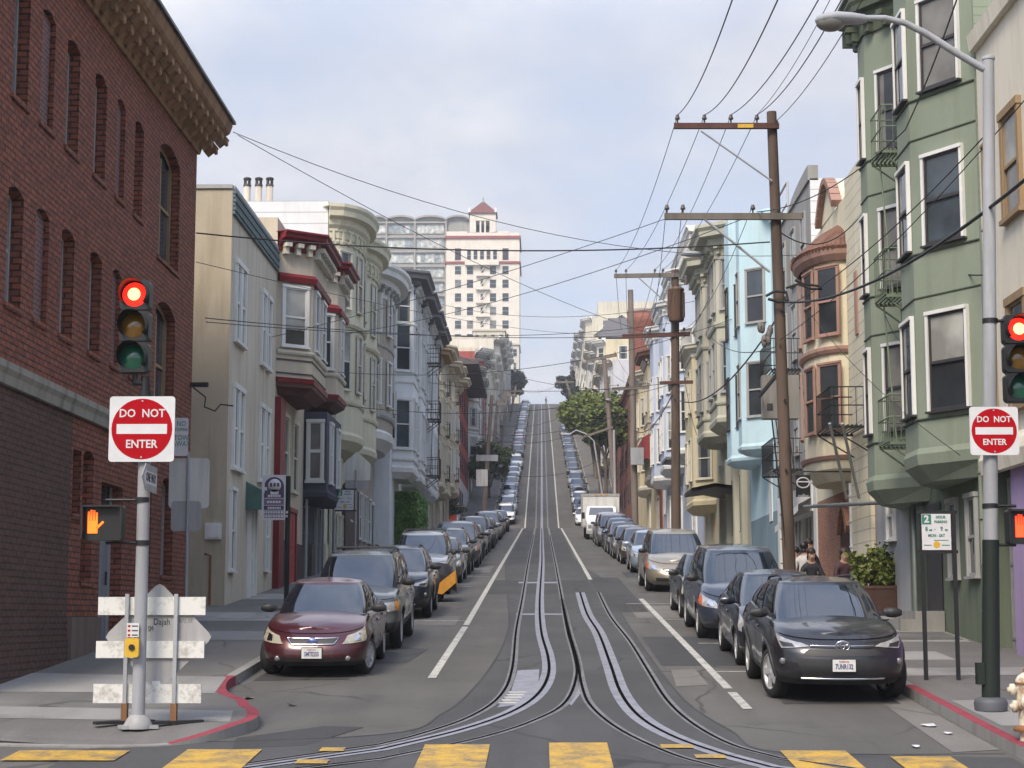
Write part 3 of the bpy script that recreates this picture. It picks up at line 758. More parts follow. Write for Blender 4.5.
m = MB(); m.box(bx-.02, bx+.08, 29.9, 31.9, -2, .0); m.box(bx-.02, bx+.08, 33.7, BY1, -2, .0); m.build('plinth', stucco('plinth_stone', (.16, .12, .1), .4), T)
# roof cornice: sloped soffit, two rows of carved brackets, fascia and gutter
CT = stucco('cornice_tan', (.26, .15, .08), .45); CTD = stucco('cornice_tan_light', (.33, .205, .115), .4)
m = MB(); path = [(bx, BY0-.2), (bx, BY1), (bx-8, BY1)]
moulding(m, path, -1, [(0, 10.48), (.06, 10.48), (.09, 10.6), (.12, 10.68), (.48, 11.0), (.58, 11.06), (.63, 11.12), (.68, 11.3), (.68, 11.36), (0, 11.36)])
gm = MB(); moulding(gm, [(bx, BY0-.2), (bx, BY1), (bx-8, BY1)], -1, [(.64, 11.365), (.75, 11.365), (.75, 11.43), (.64, 11.43)]); gm.build('gutter', M_DARKT, T)
n = 27
for i in range(n):
    y = BY0+.1+(BY1+.4-BY0)*i/(n-1)
    for o, z, l in ((.22, 10.72, .12), (.47, 10.92, .11)):
        m.obox((bx+o, y, z-.01), (l, 0, l*.85), (0, .10, 0), (-.05, 0, .06), 1); m.obox((bx+o+l*.9, y, z+l*.3-.06), (.035, 0, 0), (0, .11, 0), (0, 0, .07), 1); m.ico((bx+o+l*.95, y, z+l*.3-.13), .04, .06, .04, 1, 7, 5)
for i in range(10):
    x = bx-.2-.48*i
    for o, z, l in ((.22, 10.72, .12), (.47, 10.92, .11)):
        m.obox((x, BY1+o, z-.01), (.10, 0, 0), (0, l, l*.85), (0, -.05, .06), 1); m.obox((x, BY1+o+l*.9, z+l*.3-.06), (.11, 0, 0), (0, .035, 0), (0, 0, .07), 1)
m.build('cornice', [CT, CTD], T)
m = MB(); m.obox((bx+.2, BY1-.15, 5.15), (.2, 0, 0), (0, .05, 0), (0, 0, .05)); m.tube([(bx+.05, BY1-.1, 5.1), (bx+.3, BY1+.1, 4.9), (bx+.25, BY1+.25, 4.7), (bx+.5, BY1+.2, 4.6), (bx+.62, BY1+.2, 4.75), (bx+.9, BY1+.25, 4.72)], .018, 6); m.build('wire_bracket', M_IRON, T)
# ---------------------------------------------------------------- west side, lower block
BEI = stucco('stucco_beige', (.42, .365, .27), .22); BEI2 = stucco('stucco_beige_street', (.54, .49, .405), .22)  # street copy: paler colour makes up for the weak light on that face
T, X = house('stucco_house', 'plain beige stucco house with blank side wall and corrugated teal parapet strip', -1, 44.4, 52.1)
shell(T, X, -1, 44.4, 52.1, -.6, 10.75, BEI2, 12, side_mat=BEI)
m = MB()
for k in range(6): m.box(X, X+.07+.02*(k % 2), 44.4, 52.1, 10.1+k*.105, 10.18+k*.105)
m.build('parapet_strip', stucco('teal_strip', (.13, .17, .175), .3), T)
m = MB(); m.box(X+.001, X-12, 44.35, 44.5, 10.75, 10.85); m.box(X+.05, X-.2, 44.5, 52.1, 10.75, 10.85); m.build('coping', M_GREYT, T)
for zc, hh in ((7.0, 1.95), (3.75, 2.0)):
    for y in (45.35, 46.15, 49.6, 50.6): window(T, (X, y, zc), (1, 0), .5, hh, 'wide', M_WHITE, R.choice([2, 4, 1]))
window(T, (X, 45.2, 1.15), (1, 0), .55, 2.0, 'sash', M_WHITE, 4); window(T, (X, 50.9, 1.3), (1, 0), .5, 1.9, 'sash', M_WHITE, 2)
door(T, X, -1, 48.2, .95, 2.5, M_WHITE, M_WHITE)
m = MB(); A = [(X, 47.4, 3.45), (X, 49.2, 3.45)]
rows = [[(X, 47.3, 3.55), (X, 49.3, 3.55)], [(X+.45, 47.3, 3.3), (X+.45, 49.3, 3.3)], [(X+.62, 47.3, 2.98), (X+.62, 49.3, 2.98)], [(X+.62, 47.3, 2.8), (X+.62, 49.3, 2.8)]]
m.grid(rows, 0, True); m.face([r[0] for r in rows]+[(X, 47.3, 2.8)]); m.face([r[1] for r in rows][::-1]+[(X, 49.3, 2.8)][:0]); m.build('awning', plain('awning_green', (.06, .13, .11), .8), T)
m = MB(); m.box(X-.5, X-.1, 44.3, 44.4, 1.9, 2.3); m.box(X-.45, X-.15, 44.28, 44.3, 1.95, 2.25); m.build('notice_plate', M_WHITE, T)
m = MB(); m.tube([(X-.35, 44.33, .3), (X-.35, 44.33, 1.5), (X-.5, 44.3, 1.55)], .03, 6); m.build('standpipe', stucco('rust', (.2, .09, .05), .3), T)
# red-trimmed house
T, X = house('bay_house', 'beige bay-windowed house with bright red cornice and red ledges', -1, 52.15, 58.6)
RB = stucco('house_putty', (.50, .44, .35), .18)
shell(T, X, -1, 52.15, 58.6, -.6, 11.5, RB); parapet_roof(T, X, -1, 52.15, 58.6, 11.5, RB, h=.25)
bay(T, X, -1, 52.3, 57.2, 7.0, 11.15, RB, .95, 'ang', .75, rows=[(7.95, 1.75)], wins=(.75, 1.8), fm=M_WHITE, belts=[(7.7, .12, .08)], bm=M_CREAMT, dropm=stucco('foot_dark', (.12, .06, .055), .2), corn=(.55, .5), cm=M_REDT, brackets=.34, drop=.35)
m = MB(); moulding(m, bay_path(X, -1, 52.3, 57.2, .95, 'ang', .75), -1, [(-.02, 6.86), (.07, 6.86), (.09, 7.0), (-.02, 7.02)]); m.build('moulding', M_REDT, T)
m = MB(); moulding(m, bay_path(X, -1, 52.3, 57.2, .95, 'ang', .75), -1, [(0, 9.86), (.12, 9.86), (.16, 10.02), (.08, 10.12), (0, 10.14)]); m.build('moulding', M_REDT, T)
m = MB(); moulding(m, bay_path(X, -1, 52.3, 57.2, .95, 'ang', .75), -1, [(0, 7.12), (.03, 7.12), (.03, 7.16), (0, 7.16)]); m.build('panel_line', M_DARKT, T)
m = MB(); moulding(m, bay_path(X, -1, 52.3, 57.2, .95, 'ang', .75), -1, [(0, 7.52), (.03, 7.52), (.03, 7.56), (0, 7.56)]); m.build('panel_line', M_DARKT, T)
m = MB(); m.box(X, X+.18, 52.2, 53.2, -.5, 6.4); m.build('pilaster', M_REDT, T)
for y in (54.3, 56.4): window(T, (X, y, 3.9), (1, 0), .95, 2.1, 'wide', M_CREAMT)
m = MB(); m.box(X, X+.06, 53.25, 58.55, -.4, 2.3); m.build('ground_floor', brick('brick_dark', (.07, .05, .05), (.09, .055, .05), (.05, .04, .04)), T)
door(T, X+.06, -1, 55.4, 1.4, 2.15, plain('door_red', (.34, .03, .03), .5), M_REDT)
# slate house
T, X = house('slate_house', 'slate grey house with red-corniced upper bay and boxed lower bay', -1, 58.65, 64.4)
SL = stucco('house_slate', (.075, .077, .1), .15)
shell(T, X, -1, 58.65, 64.4, -.4, 11.9, SL); parapet_roof(T, X, -1, 58.65, 64.4, 11.9, SL, h=.2)
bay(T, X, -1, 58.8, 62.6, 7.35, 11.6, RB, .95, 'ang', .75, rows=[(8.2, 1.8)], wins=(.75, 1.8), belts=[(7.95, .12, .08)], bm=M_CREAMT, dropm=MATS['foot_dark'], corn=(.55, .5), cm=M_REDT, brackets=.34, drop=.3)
m = MB(); moulding(m, bay_path(X, -1, 58.8, 62.6, .95, 'ang', .75), -1, [(-.02, 7.21), (.07, 7.21), (.09, 7.35), (-.02, 7.37)]); m.build('moulding', M_REDT, T)
m = MB(); moulding(m, bay_path(X, -1, 58.8, 62.6, .95, 'ang', .75), -1, [(0, 10.1), (.12, 10.1), (.16, 10.25), (0, 10.4)]); m.build('moulding', M_REDT, T)
bay(T, X, -1, 58.75, 62.9, 4.15, 6.7, SL, .75, 'box', .01, rows=[(4.4, 1.95)], wins=(.6, 2.0), fm=M_WHITE, drop=.3)
nw = MB()
window(T, (X+.37, 58.75, 4.45), (0, -1), .5, 1.95, 'thin', M_WHITE, 2)
window(T, (X, 63.6, 8.6), (1, 0), .9, 2.1, 'sash', M_WHITE)
facade_cornice(T, X, -1, 62.7, 64.4, 11.4, 1.2, .85, M_GREYT, .4)
m = MB(); m.box(X, X+.12, 60.2, 61.2, 0, 2.4); m.build('ground_floor', M_DARKT, T)
door(T, X, -1, 62.3, 1.0, 2.2, plain('door_blue', (.05, .08, .12), .5), M_GREYT)
drainpipe(T, X, -1, 58.9, .6, 4.0, M_GREYT)
# cream house with two round bays
T, X = house('round_bay_house', 'cream house with two round bay towers and plaster frieze cornices', -1, 64.5, 75.6)
CRM = stucco('house_cream', (.58, .55, .42), .13); CLAP = stucco('clapboard_white', (.70, .71, .72), .1, siding=.42)
shell(T, X, -1, 64.5, 75.6, 0, 15.15, CRM, 14, side_mat=CLAP)
for y0, y1 in ((64.6, 69.6), (70.1, 75.3)):
    p = bay(T, X, -1, y0, y1, 6.7, 14.55, CRM, 1.05, 'round', 1, rows=[(8.2, 2.1), (11.2, 2.1)], wins=(.62, 1.9), fm=M_CREAMT, belts=[(7.7, .18, .08), (10.55, .2, .14), (13.6, .12, .06)], bm=CRM, corn=(1.2, .55), cm=CRM, brackets=0, drop=.5, style='thin')
    m = MB()
    for a, c in zip(p, p[1:]):
        q = (Vector(a)+Vector(c))/2
        e = (Vector(c)-Vector(a)).normalized(); nr = Vector((e.y, -e.x)); ln = (Vector(c)-Vector(a)).length
        for zz_, rr_, tt in ((13.85, .16, .04), (13.85, .09, .09)):
            m.obox((*(q+nr*.02), zz_), (e.x*ln*.12, e.y*ln*.12, 0), (nr.x*tt, nr.y*tt, 0), (0, 0, .22))
        m.obox((*(q+nr*.05), 14.08), (e.x*ln*.45, e.y*ln*.45, 0), (nr.x*.05, nr.y*.05, 0), (0, 0, .05)); m.obox((*(q+nr*.05), 13.62), (e.x*ln*.3, e.y*ln*.3, 0), (nr.x*.03, nr.y*.03, 0), (0, 0, .06))
    q = Vector(p[0]); m.box(q.x-.1, q.x+.03, min(a[1] for a in p)+.2, max(a[1] for a in p)-.2, 13.6, 14.12)
    m.build('frieze', CRM, T)
m = MB(); m.box(X, X+.05, 64.6, 75.5, 0, 2.6); m.build('ground_floor', CRM, T)
door(T, X+.05, -1, 66.2, 1.1, 2.3, plain('door_navy', (.03, .05, .08), .5), M_CREAMT)
for y in (68.4, 69.8, 72.6, 74.0): window(T, (X+.05, y, 2.2), (1, 0), .7, 1.6, 'sash', M_CREAMT)
BRN = brick('brick_brown', (.13, .08, .065), (.1, .065, .055), (.09, .08, .07))
m = MB(); m.box(X+.052, X+.14, 70.2, 75.5, 0, 5.2); m.build('brick_base', BRN, T)
for k, (y, h) in enumerate(((248, 0),)): pass
for k in range(3):
    x = X-3.3+k*.42 if False else onY((247, 258.5, 269.5)[k], 200, 66).x
    c = thing('chimney_pipe', ['soot-topped clay chimney pipe nearest the brick corner building', 'middle clay chimney pipe between two others on the white clapboard roof', 'clay chimney pipe nearest the cream round bay on the clapboard roof'][k], 'chimney', (x, 66, 15.1))
    m = MB(); m.lathe([(.15, 15.1), (.15, 15.3), (.13, 15.33), (.13, 16.05), (.12, 16.06)], (x, 66, 0), n=14); m.build('pipe', stucco('clay_white', (.55, .5, .43), .35), c)
    m = MB(); m.lathe([(.15, 16.05), (.15, 16.12), (.11, 16.13), (.11, 16.14)], (x, 66, 0), n=12); m.lathe([(.11, 16.3), (.16, 16.32), (.14, 16.38), (.02, 16.42)], (x, 66, 0), n=12)
    for q in range(6): m.box(x+.11*math.cos(q*PI/3)-.018, x+.11*math.cos(q*PI/3)+.018, 66+.11*math.sin(q*PI/3)-.018, 66+.11*math.sin(q*PI/3)+.018, 16.12, 16.31)
    m.build('cap', M_DARKT, c)
# taupe house
T, X = house('taupe_house', 'taupe house with white round-headed bays between cream and white houses', -1, 75.7, 83.2)
TP = stucco('house_taupe', (.38, .335, .28), .2)
shell(T, X, -1, 75.7, 83.2, .5, 15.0, TP)
bay(T, X, -1, 75.9, 82.8, 8.0, 14.6, TP, 1.15, 'round', 1, rows=[(9.1, 1.9), (12.2, 1.9)], wins=(.7, 1.9), fm=M_WHITE, belts=[(8.5, .25, .12), (11.6, .12, .06)], bm=M_GREYT, dropm=M_WHITE, corn=(1.3, .8), cm=M_WHITE, brackets=.35, drop=.7)
for y in (77, 79, 81): window(T, (X, y, 3.3), (1, 0), .9, 1.9)
door(T, X, -1, 82.2, 1.1, 2.2, M_DARKT, M_WHITE)
# white house with four bays
T, X = house('white_bay_house', 'tall white house with a row of square-cornered bays and dark eaves above a hedge', -1, 83.3, 106)
X = -7.05
WB = stucco('house_white_blue', (.72, .73, .74), .1); WS = stucco('house_white_base', (.62, .63, .64), .2)
shell(T, X, -1, 83.3, 106, .5, 16.2, WB, 12)
for k, y0 in enumerate((84.3, 89.9, 95.5, 100.9)):
    bay(T, X, -1, y0, y0+4.5, 7.1, 16.0, WB, .95, 'ang', .5, rows=[(7.9, 2.3), (11.6, 2.2), (14.0-.1, 1.6)], wins=(.95, 2), fm=M_WHITE, belts=[(7.3, .15, .08), (11.0, .12, .06)], bm=M_WHITE, corn=(1.0, .8), cm=M_ROOFG, brackets=.5, drop=.5, style='wide')
    window(T, (X, y0+5.05, 8), (1, 0), .6, 1.9, 'thin')
for y in (83.34,): window(T, (X-.05, 83.3, 8.2), (0, -1), .01+.6, 2.2, 'thin', M_WHITE, 0)
for y in (88, 92.5, 96, 100, 104): window(T, (X, y, 3.6), (1, 0), .8, 2.2, 'sash', M_WHITE, 0)
fire_escape(T, X-0+.95, -1, 94.6, 96, (7.4, 10.4, 13.4), M_IRON, .7)
# three tan houses with heavy bracketed cornices
for k, (y0, y1, col, zt, lab) in enumerate(((106.1, 121, (.43, .36, .25), 17.6, 'tan bay-fronted apartment house with flat bracketed cornice beside white house'), (121.1, 136, (.47, .42, .31), 18.9, 'middle cream apartment house with stacked balconies and heavy cornice'), (136.1, 149.6, (.45, .4, .31), 19.6, 'cream apartment house at the far end of the lower block'))):
    T, X = house('apartment_house', lab, -1, y0, y1)
    mt = stucco('house_tan_%d' % k, col, .2); shell(T, X, -1, y0, y1, 2, zt-.6, mt)
    for j in range(2):
        a = y0+.6+j*(y1-y0)/2; b_ = a+(y1-y0)/2-1.6
        bay(T, X, -1, a, b_, g(y0)+3.8, zt-.8, mt, 1.0, 'ang', 1.1, rows=[(g(y0)+4.6+3.1*q, 1.9) for q in range(4) if g(y0)+6.5+3.1*q < zt-.8], wins=(.85, 1.9), fm=[M_TAN, M_CREAMT, M_WHITE][k], belts=[(g(y0)+7.0+3.1*q, .12, .07) for q in range(3)], bm=M_CREAMT, corn=(1.1, 1.0), cm=M_TAN if k == 0 else mt, brackets=.6)
    for j in range(4): door(T, X, -1, y0+2+j*(y1-y0-3)/3.2, 2.1, 2.5, [M_CREAMT, M_TAN, M_GREYT, mt][j], M_CREAMT, name='garage_door')
    fire_escape(T, X, -1, (y0+y1)/2-.6, (y0+y1)/2+.7, [g(y0)+4.4+3.1*q for q in range(3)], M_IRON, 1.2)
# red building with the deep dark eave, beyond the side street
T, X = house('red_building', 'brick-red building with deep dark overhanging eave beyond the side street', -1, 165.5, 190)
RD = stucco('stucco_red', (.30, .06, .05), .25); shell(T, X, -1, 165.5, 190, 7, 23.2, RD)
m = MB(); m.prism([(X+2.0, 164.6), (X-12, 164.6), (X-12, 191), (X+2.0, 191)], 23.2, lambda p: 23.6 if p[0] > X else 25.4); m.build('roof', stucco('eave_dark', (.10, .09, .09), .2), T)
m = MB(); m.box(X, X+.1, 165.5, 190, 7, 13.0); m.build('ground_floor', stucco('base_white', (.5, .5, .5), .2), T)
for zz_ in (14, 17, 20):
    for y in (168, 172, 176, 180, 184, 188): window(T, (X, y, zz_), (1, 0), 1.2, 1.8, 'thin', M_DARKT, 0)
for y in (167.5, 170.5, 174): window(T, (X+.1, y, 9.6), (1, 0), 1.3, 2.2, 'thin', M_DARKT, 3)
window(T, (X-1.6, 165.5, 10), (0, -1), 1.6, 2.0, 'thin', M_DARKT, 0); window(T, (X-4.5, 165.5, 10), (0, -1), 1.6, 2.0, 'thin', M_DARKT, 2)
m = MB(); m.box(X-5, X+.3, 163.6, 165.4, 11.3, 11.5); m.box(X-5, X+.3, 163.6, 163.7, 10.9, 11.3); m.build('awning', plain('awning_red', (.3, .04, .04), .7), T)
# ---------------------------------------------------------------- east side, lower block
# cream building with purple shop front
T, X = house('corner_building', 'cream stucco corner building with purple ground floor at the frame edge', 1, 20.6, 32.2, 'building')
CA = stucco('stucco_pale_cream', (.68, .63, .52), .15); PUR = stucco('paint_purple', (.36, .27, .44), .15)
shell(T, X, 1, 20.6, 32.2, 2.65, 10.4, CA); shell(T, X+.05, 1, 20.6, 31.0, -3, 2.6, PUR, 11.9, 'ground_floor')
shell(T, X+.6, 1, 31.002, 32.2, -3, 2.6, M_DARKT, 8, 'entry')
m = MB(); moulding(m, [(X, 20.6), (X, 32.2)], 1, [(0, 2.5), (.16, 2.5), (.2, 2.75), (.12, 2.95), (0, 3.1)]); m.build('belt_course', CA, T)
m = MB(); moulding(m, [(X, 20.6), (X, 32.2)], 1, [(0, 10.3), (.12, 10.3), (.16, 10.6), (.02, 10.75), (0, 10.75)]); m.build('cornice', CA, T)
for zc in (3.5, 6.75):
    for y in (22.5, 25, 27.5, 29.9): window(T, (X, y, zc), (-1, 0), .95, 1.75, 'wide', M_TAN, R.choice([0, 4]))
window(T, (X, 31.65, 3.6), (-1, 0), .4, 1.5, 'thin', M_TAN, 0); window(T, (X, 31.65, 6.9), (-1, 0), .4, 1.5, 'thin', M_TAN, 0)
for k in range(13): pass
m = MB()
for k in range(12): y = 31.05+k*.1; m.tube([(X+.3, y, -.6), (X+.3, y, 2.4)], .016, 6)
for z in (-.4, .9, 1.9, 2.4): m.box(X+.28, X+.32, 31.02, 32.18, z, z+.05)
for k in range(5): m.lathe([(.09, -.012), (.11, 0), (.09, .012)], (X+.3, 31.2+k*.22, 1.4), 'x', 10)
m.build('security_gate', plain('gate_galvanised', (.3, .3, .3), .5, .5), T)
# green house
T, X = house('green_house', 'sage green bay-windowed house with white-framed windows behind the street lamp', 1, 32.3, 43.3)
GRN = stucco('house_green', (.22, .255, .195), .12); GRS = stucco('house_green_siding', (.22, .255, .195), .12, siding=.16); GDK = stucco('house_green_dark', (.085, .105, .075), .2); GBS = stucco('house_green_base', (.13, .155, .11), .2)
shell(T, X, 1, 32.3, 43.3, 2.75, 14.4, GRN, 12, side_mat=GRS); shell(T, X, 1, 32.3, 39.4, -2.5, 2.74, GBS, 12, 'ground_floor'); shell(T, X, 1, 39.402, 43.3, -2.5, 2.74, stucco('house_grey_base', (.33, .34, .35), .25), 12, 'ground_floor')
zw = [(3.80, 1.82), (6.95, 1.70), (9.95, 1.75)]
bl = [(3.66, .035, .04), (5.98, .03, .022), (6.82, .035, .035), (9.05, .03, .022), (9.82, .035, .035)]
bay(T, X, 1, 32.38, 36.6, 3.15, 13.7, GRN, .9, 'ang', 1.5, rows=zw, wins=(.96, 1.8), fm=M_WHITE, style='dark', belts=bl, bm=GDK, corn=(.8, .5), cm=GRN, brackets=.5, drop=.5, dropm=GRN)
bay(T, X, 1, 37.0, 40.6, 3.0, 13.2, GRN, .9, 'ang', 1.4, rows=[(3.9, 1.8), (6.95, 1.7), (9.95, 1.75)], wins=(.8, 1.8), fm=M_WHITE, style='dark', belts=bl, bm=GDK, corn=(.8, .32), cm=GDK, brackets=.5, drop=.5, dropm=GRN)
fire_escape(T, X-.25, 1, 36.1, 37.3, (3.5, 6.5, 9.5), stucco('iron_green', (.16, .20, .14), .2), .75)
for y in (33.55, 35.1): window(T, (X, y, .75), (-1, 0), .62, 1.45, 'sash', M_GREYT, 0)
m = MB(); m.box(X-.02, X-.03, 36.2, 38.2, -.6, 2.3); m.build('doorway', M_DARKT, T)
m = MB(); m.box(X-.03, X-.10, 37.6, 38.2, -.6, 2.3); m.build('door', plain('door_green', (.05, .07, .05), .4), T)
m = MB(); m.box(X-.6, X-.02, 36.1, 38.3, -.6, .12); m.box(X-.9, X-.602, 36.1, 38.3, -.6, -.04); m.build('doorstep', M_KERB, T)
window(T, (X, 41.3, 1.75), (-1, 0), .7, 1.1, 'sash', M_WHITE, 2)
drainpipe(T, X, 1, 32.5, -.3, 3.0, GRN)
facade_cornice(T, X, 1, 32.3, 43.3, 14.7, .8, .75, GDK, .5)
# cream house with tiled turret bay
T, X = house('turret_house', 'cream house with pink-trimmed round bay under a red tile roof', 1, 43.4, 52.4)
CC = stucco('house_butter', (.68, .62, .46), .12); QU = stucco('quoin_cream', (.64, .59, .45), .15, siding=.3)
TIL = stucco('roof_tile', (.19, .10, .07), .35)
BRO = brick('brick_orange', (.42, .19, .11), (.33, .14, .085), (.2, .17, .14))
shell(T, X, 1, 43.4, 52.4, 3.3, 11.0, CC); shell(T, X, 1, 43.4, 52.4, -2, 3.298, BRO, 12, 'ground_floor')
m = MB(); m.box(X-.10, X, 43.4, 46.0, -2, 11.3); m.build('quoin', QU, T)
by0, by1 = 46.1, 49.9
p = bay(T, X, 1, by0, by1, 4.1, 9.4, CC, .92, 'round', 1, rows=[(4.75, 1.75), (7.25, 1.8)], wins=(.72, 1.7), fm=M_PINK, style='thin', belts=[(6.78, .17, .12)], bm=M_PINK, drop=.5, dropm=CC, pv=0)
m = MB(); moulding(m, p, 1, [(-.02, 4.02), (.1, 4.02), (.14, 4.12), (-.02, 4.14)]); m.build('moulding', M_PINK, T)
m = MB()
r0 = [(q.x, q.y, 9.2) for q in off_path(p, .1, 1)]; r1 = [(q.x, q.y, 9.35) for q in off_path(p, .22, 1)]; r2 = [(q.x, q.y, 9.5) for q in off_path(p, .26, 1)]
m.grid([r0, r1, r2], 0, False); m.build('eave', M_PINK, T)
m = MB(); ap = (X+.2, (by0+by1)/2, 10.7); K = 6
rows = []
for k in range(K+1):
    t = k/K; rows.append([(lerp(a[0], ap[0], t), lerp(a[1], ap[1], t), lerp(9.5, 10.6, t**.8)+.03*((j % 2))) for j, a in enumerate(list(off_path(p, .27, 1)))])
m.grid(rows, 0, False)
PP = off_path(p, .27, 1)
for j in range(len(PP)-1):
    for u in range(3):
        a = PP[j].lerp(PP[j+1], u/3); m.tube([(a.x, a.y, 9.5), (lerp(a.x, ap[0], .5), lerp(a.y, ap[1], .5), lerp(9.5, 10.6, .5**.8)+.02), (ap[0], ap[1], 10.62)], [.075, .05, .015], 6)
m.build('roof', TIL, T)
m = MB(); n = 12
pts = [(47.6+2.9*k/n*1.0, 11.0+.95*math.sin(PI*k/n)) for k in range(n+1)]
for (a, za), (b_, zb) in zip(pts, pts[1:]): m.face([(X-.02, a, 11.0), (X-.02, b_, 11.0), (X-.02, b_, zb), (X-.02, a, za)]); m.face([(X-.02, a, za), (X-.02, b_, zb), (X+.3, b_, zb), (X+.3, a, za)])
m.build('gable', CC, T)
m = MB()
for (a, za), (b_, zb) in zip(pts, pts[1:]): m.obox((X-.05, (a+b_)/2, (za+zb)/2+.05), (.14, 0, 0), (0, (b_-a)/2+.02, (zb-za)/2), (0, -(zb-za)*.25, .08))
m.build('gable_trim', M_PINK, T)
m = MB(); m.box(X-.14, X-.101, 44.4, 44.75, 7.0, 8.6); m.build('niche', M_PINK, T)
fire_escape(T, X-.1, 1, 43.5, 45.6, (4.6,), M_IRON, .9, drop=None)
for q in range(1):
    m = MB(); m.tube([(X-1.1, 43.0, 4.6), (X-.5, 44.4, 2.9)], .04, 6); m.tube([(X-.8, 43.0, 4.6), (X-.2, 44.4, 2.9)], .04, 6); m.build('escape_ladder', M_GREYT, T)
# arched brick doorway
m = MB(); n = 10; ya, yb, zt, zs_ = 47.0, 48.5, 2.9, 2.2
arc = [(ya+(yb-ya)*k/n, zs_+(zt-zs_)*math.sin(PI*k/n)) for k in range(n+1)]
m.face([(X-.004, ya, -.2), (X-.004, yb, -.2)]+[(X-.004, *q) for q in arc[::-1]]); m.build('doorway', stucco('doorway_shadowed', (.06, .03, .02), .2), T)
m = MB()
for (a, b_) in zip(arc, arc[1:]): m.obox((X-.05, (a[0]+b_[0])/2, (a[1]+b_[1])/2+.06), (.06, 0, 0), (0, (b_[0]-a[0])/2, (b_[1]-a[1])/2), (0, -(b_[1]-a[1])*.4, .09))
m.build('arch', BRO, T)
drainpipe(T, X, 1, 46.2, .8, 3.4, M_WHITE)
# grey cafe house
T, X = house('cafe_building', 'grey house with cafe at street level and curved white parapet', 1, 52.5, 61.2, 'building')
GY = stucco('house_grey', (.30, .295, .285), .2)
CLB = stucco('clapboard_side', (.66, .68, .70), .12, siding=.35)
shell(T, X, 1, 52.5, 61.2, 4.0, 12.95, GY, 13, side_mat=CLB); shell(T, X+.4, 1, 52.5, 61.2, -1, 3.99, M_WHITE, 12.6, 'ground_floor')
m = MB(); n = 10
pts = [(52.5+8.7*k/n, 12.96+.4*max(0, math.cos(PI*k/n*1.0))**.6 if k < 5 else 12.96) for k in range(n+1)]
for (a, za), (b_, zb) in zip(pts, pts[1:]): m.prism([(X-.06, a), (X+.25, a), (X+.25, b_), (X-.06, b_)], 12.9, lambda q, za=za, zb=zb, a=a: za if abs(q[1]-a) < 1e-6 else zb)
m.build('parapet', GY, T)
m = MB(); m.tube([(X+.1, 58, 12.4), (X+.1, 58, 14.2), (X+.1, 60.5, 14.2), (X+.1, 60.5, 12.4)], .04, 6); m.tube([(X+.1, 58, 13.5), (X+.1, 60.5, 13.5)], .03, 6); m.build('roof_rail', M_GREYT, T)
for zc in (5.0, 8.0, 10.6-.2):
    for y in (54.0, 56.2, 58.4, 60.2): window(T, (X, y, zc), (-1, 0), .85, 1.75, 'thin', M_GREYT, 0)
fire_escape(T, X, 1, 55.2, 58.0, (4.5, 7.6), M_IRON, .9)
m = MB(); m.box(X-.02, X+.45, 52.55, 53.1, -1, 3.9); m.box(X-.02, X+.45, 60.7, 61.15, -1, 3.9); m.box(X-.06, X+.45, 53.102, 60.698, 3.1, 3.95); m.build('shop_front', M_WHITE, T)
m = MB(); rows = [[(X-.06, 53.2, 3.5), (X-.06, 58.6, 3.1)], [(X-.45, 53.2, 3.3), (X-.45, 58.6, 2.9)], [(X-.45, 53.2, 3.1), (X-.45, 58.6, 2.7)]]; m.grid(rows, 0, False); m.build('awning', plain('awning_white', (.6, .6, .58), .8), T)
for y in (54.3, 56.6, 58.9): window(T, (X+.4, y, 1.2), (-1, 0), 1.6, 2.0, 'mull', M_WHITE, 0)
# blue house
T, X = house('blue_house', 'pale blue house with two flat-sided bays and grey-blue base', 1, 61.3, 69.0)
BL = stucco('house_blue', (.47, .63, .69), .1); BL2 = stucco('house_blue_base', (.19, .27, .32), .2)
shell(T, X, 1, 61.3, 69.0, 3.6, 13.6, BL); shell(T, X, 1, 61.3, 69.0, -.5, 3.598, BL2, 12, 'ground_floor'); parapet_roof(T, X, 1, 61.3, 69.0, 13.6, BL)
bay(T, X, 1, 61.8, 64.6, 6.0, 14.2, BL, 1.0, 'ang', .9, rows=[(6.9, 1.9), (10.2, 1.9)], wins=(.75, 1.9), fm=M_GREYT, style='thin', drop=.25, dropm=BL)
bay(T, X, 1, 65.2, 68.8, 5.9, 14.8, BL, 1.0, 'ang', 1.0, rows=[(6.9, 1.9), (10.3, 1.9)], wins=(.8, 1.9), fm=M_DARKT, style='thin', drop=.25, dropm=BL)
m = MB(); m.box(X-.03, X, 62.5, 63.3, 3.3, 5.2); m.build('shutter', M_WHITE, T)
facade_cornice(T, X, 1, 61.3, 69, 14.0, .4, .35, BL)
# sage-cream ornate house
T, X = house('ornate_house', 'greenish cream house with scrolled cornice brackets and stacked bays', 1, 69.1, 81.6)
OR = stucco('house_sage_cream', (.45, .44, .355), .2)
shell(T, X, 1, 69.1, 81.6, 0, 15.4, OR, 12)
for y0 in (69.8, 75.8):
    bay(T, X, 1, y0, y0+4.9, 7.9, 15.0, OR, 1.05, 'ang', .9, rows=[(8.8, 2.0), (12.1, 2.0)], wins=(.8, 2), fm=M_GREYT, belts=[(8.3, .15, .08), (11.4, .2, .1)], bm=OR, corn=(1.3, .8), cm=OR, brackets=.35, drop=.4, dropm=OR)
for y in (70.6, 73.4, 76.4, 79.4): m = MB(); m.box(X-.2, X, y-.3, y+.3, 0, 6.6); m.build('pilaster', OR, T)
for y in (72, 74.9, 77.9): window(T, (X, y, 3.4), (-1, 0), .9, 2.2, 'thin', M_DARKT, 0)
